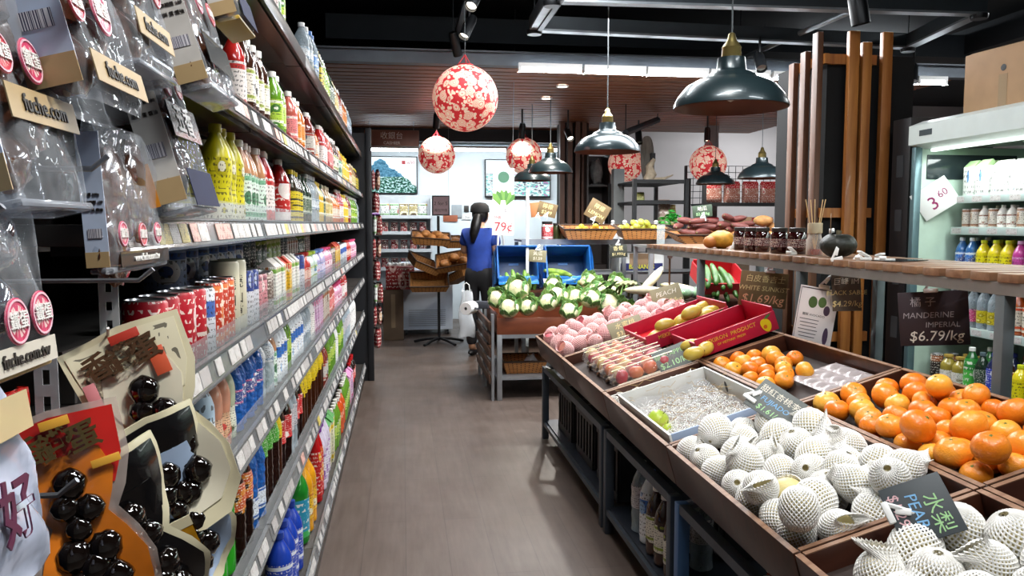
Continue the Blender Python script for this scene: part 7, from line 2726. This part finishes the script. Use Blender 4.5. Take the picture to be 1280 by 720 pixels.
# framed paper sign on its wire
o, w, h = board('hanging_framed_sign', 'dark framed pink paper sign reading 2 for 5 hanging before the far wall', 'sign', 551, 257, 9.6, 22, 25, BLACK, [], th=.012)
m = MB()
m.box((0, 0, .0065), (w * .86, h * .88, .001))
m.build('paper', M('pinkish_sign_paper', '#a88f94', .6), o)
text('2 for 5', h * .25, INKB, o, TR((0, h * .1, .0072)))
text('麵包特價', h * .16, INKB, o, TR((0, -h * .24, .0072)))
m = MB()
m.cyl((w * .45, h * .5, 0), (w * .45, ZW - o.location.z, 0), .002, n=5)
m.build('wire', STEEL, o)
for px, py, w_, h_, mt, tx, lab in ((571, 264, 13, 16, M('grey_notice', '#9aa0a4', .6), '', 'small grey notice on the cashier wall behind the framed sign'), (563, 273, 18, 8, M('rust_notice', '#a0583a', .6), '', 'rust coloured strip notice below the framed sign'), (583, 272, 12, 5, WHITE, '17W', 'tiny white notice reading 17W beside the woman'), (583, 261, 6, 8, INKB, '', 'small black pictogram on the cashier wall above the tiny notice')):
    board('hanging_wall_notice', lab, 'notice', px, py, YF - .02, w_, h_, mt, [(tx, .8, 0, 0, INKB, 0)] if tx else [], th=.004)
# cashier counter
o = thing('cashier_counter', 'dark brown cashier counter behind the woman', 'counter', (1.38, 9.5, 0))
m = MB()
m.box((0, 0, .48), (.8, .5, .96), bev=.006)
m.build('counter_body', M('counter_brown', '#4a3020', .5), o)
m = MB()
m.box((0, -.02, .975), (.86, .58, .03), bev=.006)
m.build('counter_top', BLACK, o)
# red and dark packets hung on the outer side of the shelf end
rp = None
for k in range(16):
    z = 1.85 - (k // 2) * .2
    o = rp.put((XS + .075 + .035 * (k % 2) + .01, SY0 + NB * BAY + .12 + .05 * (k % 2), z), (0, rad(-4 + 3 * (k % 3)), rad(90 + 15 * (k % 3))), 1, None, None) if rp else None
    if not rp:
        m = MB()
        m.grid(lambda u, v: (.055 * spow(cos(2 * pi * u), .5), .018 * spow(sin(2 * pi * u), .7) * (1 - .75 * abs(2 * v - 1) ** 4), .17 * v - .17), 16, 8, cu=True)
        o = m.build('hanging_packet', SN[3], sharp=80)
        m = MB()
        m.box((0, 0, .004), (.09, .003, .02))
        m.build('header_card', M('dark_header', '#2c2426', .5), o)
        tag(o, 'x', 'snack packet')
        rp = Proto(o)
        o = rp.put((XS + .085, SY0 + NB * BAY + .12, z), (0, 0, rad(90)), 1)
    o['label'] = f'packet hung on the outer side of the black shelf end, {ordn(k + 1)} from the top'
    o['group'] = 'packets on the shelf end'
    if k % 3 == 1:
        o.data = o.data.copy()
        o.data.materials[0] = SN[4 if k % 2 else 0]

# ================================================================== racks at the back right
BLKR = M('rack_black', '#121316', .6)


def rack(label, x0, x1, y0, y1, zs, ztop):
    o = thing('metal_rack', label, 'rack', ((x0 + x1) / 2, (y0 + y1) / 2, 0))
    for sx in (-1, 1):
        for sy in (-1, 1):
            m = MB()
            m.box((sx * (x1 - x0) / 2, sy * (y1 - y0) / 2, ztop / 2), (.04, .04, ztop))
            m.build('post', BLKR, o)
    for z in zs:
        m = MB()
        m.box((0, 0, z - .014), (x1 - x0 - .045, y1 - y0 - .045, .024))
        m.box((0, -(y1 - y0) / 2, z - .014), (x1 - x0 - .045, .02, .04))
        m.build('rack_shelf', BLKR, o)
    return o


ax0, ax1 = at(793, 250, 8.1).x, at(851, 250, 8.1).x + .06
z1 = at(800, 225, 8.1).z
ZS1 = [z1, at(820, 251, 8.1).z, at(820, 282, 8.1).z, .6]
rack('black metal rack of bagged goods in front of the grey back wall', ax0, ax1, 8.1, 9.12, ZS1, z1 + .012)
KR = M('brown_kraft_bag', '#9a7a68', .6)
for k, (px, w_, h_, mt, lab, zi) in enumerate(((831, .12, .27, PRINT('kraft_bag_print', '#a08478', '#8a6e62', '#4a3a34', 2, bands=(), scale=.5), 'brown paper bag with dark characters on the black rack', 2), (846, .07, .22, PRINT('yellow_bag_print', '#b89a3a', '#d8c888', '#4a3a1a', 3), 'narrow yellow bag behind the black rack post', 2), (808, .11, .10, PRINT('green_melon_bag', '#b0b06a', '#7a8a3a', '#e0dca0', 4), 'bag of yellow-green fruit on the upper rack shelf', 1))):
    o = thing('paper_bag', lab, 'bag', (at(px, 270, 8.25).x, 8.28 + .12 * k, ZS1[zi] + .0002))
    m = MB()
    m.grid(lambda u, v: (w_ / 2 * spow(cos(2 * pi * u), .5), .05 * spow(sin(2 * pi * u), .6) * (1 - .8 * v ** 4), h_ * v), 20, 10, cu=True)
    m.build('bag_body', mt, o, sharp=80)
    m = MB()
    m.box((0, 0, h_), (w_ * .96, .012, .012))
    m.build('folded_top', KR, o)
m = MB()
m.grid(lambda u, v: ((.075 - .05 * v) * cos(2 * pi * u) * (1 + .1 * sin(5 * pi * u)), (.06 - .04 * v) * sin(2 * pi * u), .17 * v ** .8), 20, 10, cu=True)
wb_ = m.build('white_bag', M('white_poly_bag', '#d2d2d4', .3, var=.1, scale=30), sharp=80)
tag(wb_, 'x', 'bag')
m = MB()
m.ball((0, 0, .185), (.035, .02, .022), 10, 7)
m.build('tied_top', M('white_poly_bag', '#d2d2d4', .3, var=.1, scale=30), wb_)
wbp = Proto(wb_)
for k, px in enumerate((752, 766, 781, 794, 808, 820)):
    q = at(px, 284, SY + .38)
    wbp.put((q.x, SY + .38, SZ + .0004 - .002), (0, 0, k), .9, f'white tied plastic bag behind the citrus baskets, {ORD[k + 1]} from the left', 'white bags behind the citrus baskets')
q = at(839, 285, 7.45)
o = thing('potted_herb', 'bright green leafy herb plant beside the lime basket', 'plant', (q.x, 7.45, SZ - .002), sc=1.45)
m = MB()
m.lathe([(.04, 0), (.055, .07), (.058, .075), (.05, .075)], 16)
m.build('pot', M('dark_pot', '#3a3430', .6), o)
m = MB()
for k in range(90):
    a, b = R.uniform(0, 6.28), R.uniform(.0, .09)
    z = .10 + R.uniform(0, .11) * (1 - b / .14)
    s_ = R.uniform(.012, .02)
    c = V((b * cos(a), b * sin(a), z))
    n = V((R.uniform(-.6, .6), R.uniform(-.6, .6), 1)).normalized()
    mm_ = Matrix.Translation(c) @ V((0, 0, 1)).rotation_difference(n).to_matrix().to_4x4()
    m.prism([(s_ * cos(2 * pi * j / 7) * (1 if j % 2 else .7), s_ * sin(2 * pi * j / 7)) for j in range(7)], 0, .001, mm_)
m.build('foliage', M('herb_green', '#2f9a34', .5, var=.3, scale=50), o)
# wood pieces on the rack
o = thing('driftwood_board', 'tall rounded grey driftwood board standing on top of the black rack', 'board', (at(814, 205, 8.5).x, 8.6, z1))
m = MB()
m.prism([(.075 * spow(cos(2 * pi * q / 28), .7), .26 + .26 * spow(sin(2 * pi * q / 28), .8)) for q in range(28)], -.012, .012, TR((0, 0, 0), (rad(82), 0, 0)))
m.build('plank', WOOD('driftwood', '#5a554e', '#8a857c', (26, 26, 2), .8), o)
m = MB()
m.box((.04, -.03, .28), (.05, .03, .08))
m.build('bracket', BLACK, o)
o = thing('wood_carving', 'pale carved driftwood figure in front of the driftwood board', 'carving', (at(812, 212, 8.35).x, 8.35, z1))
m = MB()
m.tube([(-.03, 0, .0), (.02, 0, .08), (0, .01, .16), (.05, 0, .24)], [.05, .06, .04, .02], 10)
m.build('figure', M('pale_driftwood', '#b8a890', .7, var=.2, scale=20), o)
m = MB()
m.tube([(.02, 0, .02), (.16, .0, .03), (.26, 0, .07)], [.02, .016, .006], 8)
m.build('branch', M('pale_driftwood', '#b8a890', .7, var=.2, scale=20), o)
# cabinet by the slat screen
q0, q1 = at(734, 250, 9.2), at(764, 250, 9.2)
o = thing('open_cabinet', 'dark open cabinet with a grey stone ornament beside the slat screen', 'cabinet', ((q0.x + q1.x) / 2, 9.4, 0))
w = q1.x - q0.x
for nm, c, sz in (('cabinet_back', (0, .18, 1.1), (w, .02, 2.2)), ('cabinet_side', (-w / 2 + .01, 0, 1.1), (.02, .36, 2.2)), ('cabinet_side', (w / 2 - .01, 0, 1.1), (.02, .36, 2.2)), ('cabinet_shelf', (0, 0, at(750, 232, 9.4).z - .01), (w - .04, .34, .02)), ('cabinet_shelf', (0, 0, at(750, 262, 9.4).z), (w - .04, .34, .02)), ('cabinet_base', (0, 0, .45), (w - .04, .34, .9))):
    m = MB()
    m.box(c, sz)
    m.build(nm, M('cabinet_dark', '#2a2220', .5), o)
o = thing('stone_ornament', 'tall crumpled grey stone ornament in the open cabinet', 'ornament', ((q0.x + q1.x) / 2, 9.35, at(750, 232, 9.4).z + .0002))
m = MB()
m.ball((0, 0, .158), (.07, .07, .145), 20, 16, fn=lambda d: 1 + .18 * sin(6 * d.x + 3 * d.z) * sin(5 * d.z + 4 * d.y))
m.build('stone', M('grey_stone', '#6a6a68', .7, var=.3, scale=14, bump=.4), o, sharp=80)
m = MB()
m.box((0, 0, .006), (.16, .14, .012))
m.build('stand', BLACK, o)
# red snack rack with wall grid
bx0, bx1 = at(880, 250, 8.8).x, at(1010, 250, 8.8).x + .3
ZS2 = [at(950, 254, 8.8).z, at(950, 291, 8.8).z, .5]
rack('black metal rack of red snack bags at the back right', bx0, bx1, 8.8, 9.3, ZS2, ZS2[0] + .3)
t = thing('hanging_wire_grid', 'black wire grid above the rack of red snack bags', 'grid', ((bx0 + bx1) / 2, 9.4, 0))
m = MB()
w = bx1 - bx0
zlo, zhi = ZS2[0] - .0, at(950, 208, 9.4).z
for k in range(int(w / .09)):
    m.cyl((-w / 2 + k * .09, 0, zlo), (-w / 2 + k * .09, 0, zhi), .004, n=5)
for k in range(7):
    m.cyl((-w / 2, .005, zlo + (zhi - zlo) * k / 6), (w / 2, .005, zlo + (zhi - zlo) * k / 6), .004, n=5)
m.build('wire_mesh', BLKR, t)
m = MB()
for s in (-1, 1):
    m.box((s * w / 2, .01, zhi / 2), (.03, .03, zhi))
m.build('grid_post', BLKR, t)
RB = PRINT('red_bag_print', '#a86a5a', '#b8202c', '#d8c0b0', 5, bands=((.72, 1.0),), scale=1.6, rough=.2)
m = MB()
m.grid(lambda u, v: (.10 * spow(cos(2 * pi * u), .5) * (1 + .03 * sin(9 * v)), .05 * spow(sin(2 * pi * u), .7) * (1 - .75 * abs(2 * v - 1) ** 4), .24 * v), 20, 10, cu=True)
rb = m.build('red_snack_bag', RB, sharp=80)
tag(rb, 'x', 'snack bag')
m = MB()
m.box((0, 0, .245), (.19, .004, .02))
m.build('top_seal', M('red_ribbon', '#b0202a', .6), rb)
rbp = Proto(rb)
for i in range(2):
    n = int((bx1 - bx0 - .2) / .225)
    for k in range(n):
        rbp.put((bx0 + .16 + k * .225, 8.93, ZS2[i] + .0004), (0, 0, R.uniform(-.15, .15)), 1.0 if i == 0 else .7, f'red-topped snack bag, {ORD[k + 1]} from the left on the ' + ('upper' if i == 0 else 'lower') + ' shelf of the back right rack', 'red snack bags on the back right rack')
for k, (px, py, w_, h_, lab) in enumerate(((922, 288, .25, .15, 'brown cardboard carton standing before the lower red snack bags'), (1000, 262, .28, .17, 'brown carton with a slanted top next to the slatted column at the back'))):
    q = at(px, py, 8.55 - .3 * k)
    o = thing('cardboard_box', lab, 'box', (q.x, q.y, 0))
    m = MB()
    m.box((0, 0, q.z + h_ / 2), (w_, .18, h_), bev=.004)
    m.build('carton', KRAFT, o)
    m = MB()
    m.box((0, -.091, q.z + h_ / 2), (.04, .001, h_))
    m.build('tape', M('carton_tape', '#8a7458', .5), o)
    m = MB()
    m.box((0, 0, q.z / 2), (w_ * .9, .16, q.z))
    m.build('lower_cartons', M('dull_carton', '#5f4c3a', .7), o)

# ================================================================== the woman at the far end
SKIN = M('skin_tone', '#c89a7c', .55, var=.05)
SHIRT = M('blue_shirt', '#1e3f96', .75, var=.1, scale=20)
PANT = M('black_trousers', '#16171b', .8, var=.1)
HAIR = M('black_hair', '#0f0d0d', .4, var=.2, scale=60)


def skin(name, verts, edges, radii, mat, parent, lvl=2, root=0):
    me = bpy.data.meshes.new(name)
    me.from_pydata([V(v) for v in verts], edges, [])
    o = bpy.data.objects.new(name, me)
    COL.objects.link(o)
    sk = o.modifiers.new('skin', 'SKIN')
    sk.use_smooth_shade = True
    for i, r in enumerate(radii):
        d = me.skin_vertices[0].data[i]
        d.radius = r if hasattr(r, '__len__') else (r, r)
        d.use_root = i == root
    sb = o.modifiers.new('subd', 'SUBSURF')
    sb.levels = sb.render_levels = lvl
    dg = bpy.context.evaluated_depsgraph_get()
    m2 = bpy.data.meshes.new_from_object(o.evaluated_get(dg))
    bpy.data.objects.remove(o)
    m2.materials.clear()
    m2.materials.append(mat)
    for p in m2.polygons:
        p.use_smooth = True
    o = bpy.data.objects.new(name, m2)
    COL.objects.link(o)
    o.parent = parent
    return o


wq = at(600, 360, 8.3)
wo = thing('person', 'woman in a blue short-sleeved shirt and black cap, seen from behind at the far end', 'person', (wq.x, 8.3, 0), (0, 0, rad(-22)))
# faces +Y (away from the aisle), head turned to her right
B_ = [(0, 0, .86), (0, .01, .98), (0, .005, 1.12), (0, 0, 1.26), (0, .005, 1.335), (0, .015, 1.40), (0, .03, 1.47), (0, .03, 1.525),
      (.15, 0, 1.28), (.19, -.02, 1.06), (.21, .10, .90), (.215, .14, .84),
      (-.15, 0, 1.28), (-.19, .05, 1.08), (-.15, .22, 1.18), (-.10, .26, 1.27),
      (.085, 0, .80), (.09, .02, .46), (.085, -.02, .09), (.09, .10, .035),
      (-.085, 0, .80), (-.09, .02, .46), (-.085, -.02, .09), (-.09, .10, .035)]
E_ = [(0, 1), (1, 2), (2, 3), (3, 4), (4, 5), (5, 6), (6, 7), (3, 8), (8, 9), (9, 10), (10, 11), (3, 12), (12, 13), (13, 14), (14, 15), (0, 16), (16, 17), (17, 18), (18, 19), (0, 20), (20, 21), (21, 22), (22, 23)]
RR = [(.15, .11), (.125, .095), (.135, .10), (.14, .085), (.05, .05), (.047, .05), (.072, .085), (.06, .07), .05, .042, .032, .03, .05, .042, .032, .03, .082, .058, .04, .034, .082, .058, .04, .034]
skin('body', B_, E_, RR, SKIN, wo)
skin('shirt', [(0, 0, .80), (0, .01, .98), (0, .005, 1.12), (0, 0, 1.26), (0, .005, 1.335), (.15, 0, 1.285), (.175, -.01, 1.14), (-.15, 0, 1.285), (-.175, .03, 1.15)], [(0, 1), (1, 2), (2, 3), (3, 4), (3, 5), (5, 6), (3, 7), (7, 8)], [(.178, .14), (.15, .115), (.152, .115), (.155, .10), (.062, .062), .066, .066, .066, .066], SHIRT, wo)
skin('trousers', [(0, 0, 1.0), (0, 0, .84), (.088, 0, .78), (.092, .02, .46), (.088, -.02, .10), (-.088, 0, .78), (-.092, .02, .46), (-.088, -.02, .10)], [(0, 1), (1, 2), (2, 3), (3, 4), (1, 5), (5, 6), (6, 7)], [(.15, .12), (.185, .15), .10, .072, .06, .095, .072, .06], PANT, wo)
for s in (-1, 1):
    m = MB()
    m.ball((s * .088, .035, .036), (.045, .12, .036), 16, 10)
    m.build('shoe', BLACK, wo)
# hands: palm, four fingers and a thumb
for s, wr, d in ((1, V((.215, .145, .83)), V((.05, .25, -1)).normalized()), (-1, V((-.095, .265, 1.285)), V((.25, .05, 1)).normalized())):
    side = d.cross(V((0, 1, 0))).normalized()
    vs, es, rs = [tuple(wr), tuple(wr + d * .05)], [(0, 1)], [.022, (.036, .016)]
    for k in range(4):
        b = wr + d * .075 + side * (k - 1.5) * .018
        ln = (.055, .065, .06, .048)[k]
        i = len(vs)
        vs += [tuple(b), tuple(b + d * ln * .5 + V((0, .008, 0))), tuple(b + d * ln + V((0, .022, 0)))]
        es += [(1, i), (i, i + 1), (i + 1, i + 2)]
        rs += [.009, .008, .0065]
    i = len(vs)
    b = wr + d * .03 + side * .03
    vs += [tuple(b), tuple(b + d * .03 + side * .022), tuple(b + d * .055 + side * .028)]
    es += [(1, i), (i, i + 1), (i + 1, i + 2)]
    rs += [.011, .009, .007]
    skin('hand', vs, es, rs, SKIN, wo, 1)
# face, hair, cap
m = MB()
m.ball((.005, .045, 1.475), (.074, .088, .105), 22, 16, fn=lambda d: 1 + .10 * max(0, d.y - .9) * 5 * (abs(d.z) < .3) - .03 * max(0, -d.z))
m.build('head', SKIN, wo, sharp=80)
for s in (-1, 1):
    m = MB()
    m.ball((s * .03, .125, 1.49), (.012, .006, .006), 8, 6)
    m.build('eye', BLACK, wo)
    m = MB()
    m.ball((s * .077, .03, 1.47), (.010, .02, .03), 10, 8)
    m.build('ear', SKIN, wo)
m = MB()
m.ball((0, .132, 1.462), (.011, .016, .018), 8, 6)
m.build('nose', SKIN, wo)
m = MB()
m.ball((0, .122, 1.425), (.022, .006, .006), 8, 6)
m.build('mouth', M('lip_tone', '#9a5a50', .5), wo)
m = MB()
m.ball((0, .015, 1.485), (.086, .088, .105), 22, 16, fn=lambda d: 1 - .12 * max(0, d.y))
m.tube([(0, -.06, 1.47), (-.01, -.10, 1.38), (-.03, -.115, 1.28), (-.045, -.105, 1.19)], [.045, .055, .045, .02], 12)
m.build('hair', HAIR, wo, sharp=80)
m = MB()
m.lathe([(.098, 1.50), (.100, 1.53), (.092, 1.57), (.06, 1.598), (.001, 1.605)], 24, capb=False)
m.prism([(-.075, .06), (.075, .06), (.06, .155), (0, .178), (-.06, .155)], 1.505, 1.515)
m.build('cap', M('black_cap_cloth', '#141416', .8), wo)
# her shoulder bag
bq = wo.matrix_basis @ V((.25, -.08, 0))
o = thing('shoulder_bag', 'cream tote bag hanging from the shoulder of the woman in blue', 'bag', (bq.x, bq.y, .72), (0, 0, rad(-40)))
m = MB()
m.grid(lambda u, v: (.035 * spow(cos(2 * pi * u), .5) * (1 - .5 * v), .12 * spow(sin(2 * pi * u), .5) * (1 - .1 * v), .32 * v), 20, 8, cu=True)
m.build('bag_body', M('cream_canvas', '#b9a486', .8, var=.06), o, sharp=80)
m = MB()
m.tube([(0, -.07, .3), (-.005, -.05, .5), (-.02, -.0, .655), (-.005, .05, .5), (0, .07, .3)], .011, 8)
m.build('strap', M('pale_strap', '#cfd0d4', .6), o)
# ================================================================== render look
w = bpy.data.worlds.new('world')
SC.world = w
w.use_nodes = True
bg = w.node_tree.nodes['Background']
bg.inputs[0].default_value = (.75, .85, 1, 1)
bg.inputs[1].default_value = .05
vs = SC.view_settings
vs.view_transform = 'Standard'
vs.look = 'None'
vs.gamma = 1
vs.exposure = EXPO
vs.use_curve_mapping = False
cy = SC.cycles
cy.max_bounces = 8
cy.diffuse_bounces = 3
cy.glossy_bounces = 3
cy.transparent_max_bounces = 16
cy.transmission_bounces = 4
cy.caustics_reflective = False
cy.caustics_refractive = False
cy.sample_clamp_indirect = 4
cy.use_denoising = True
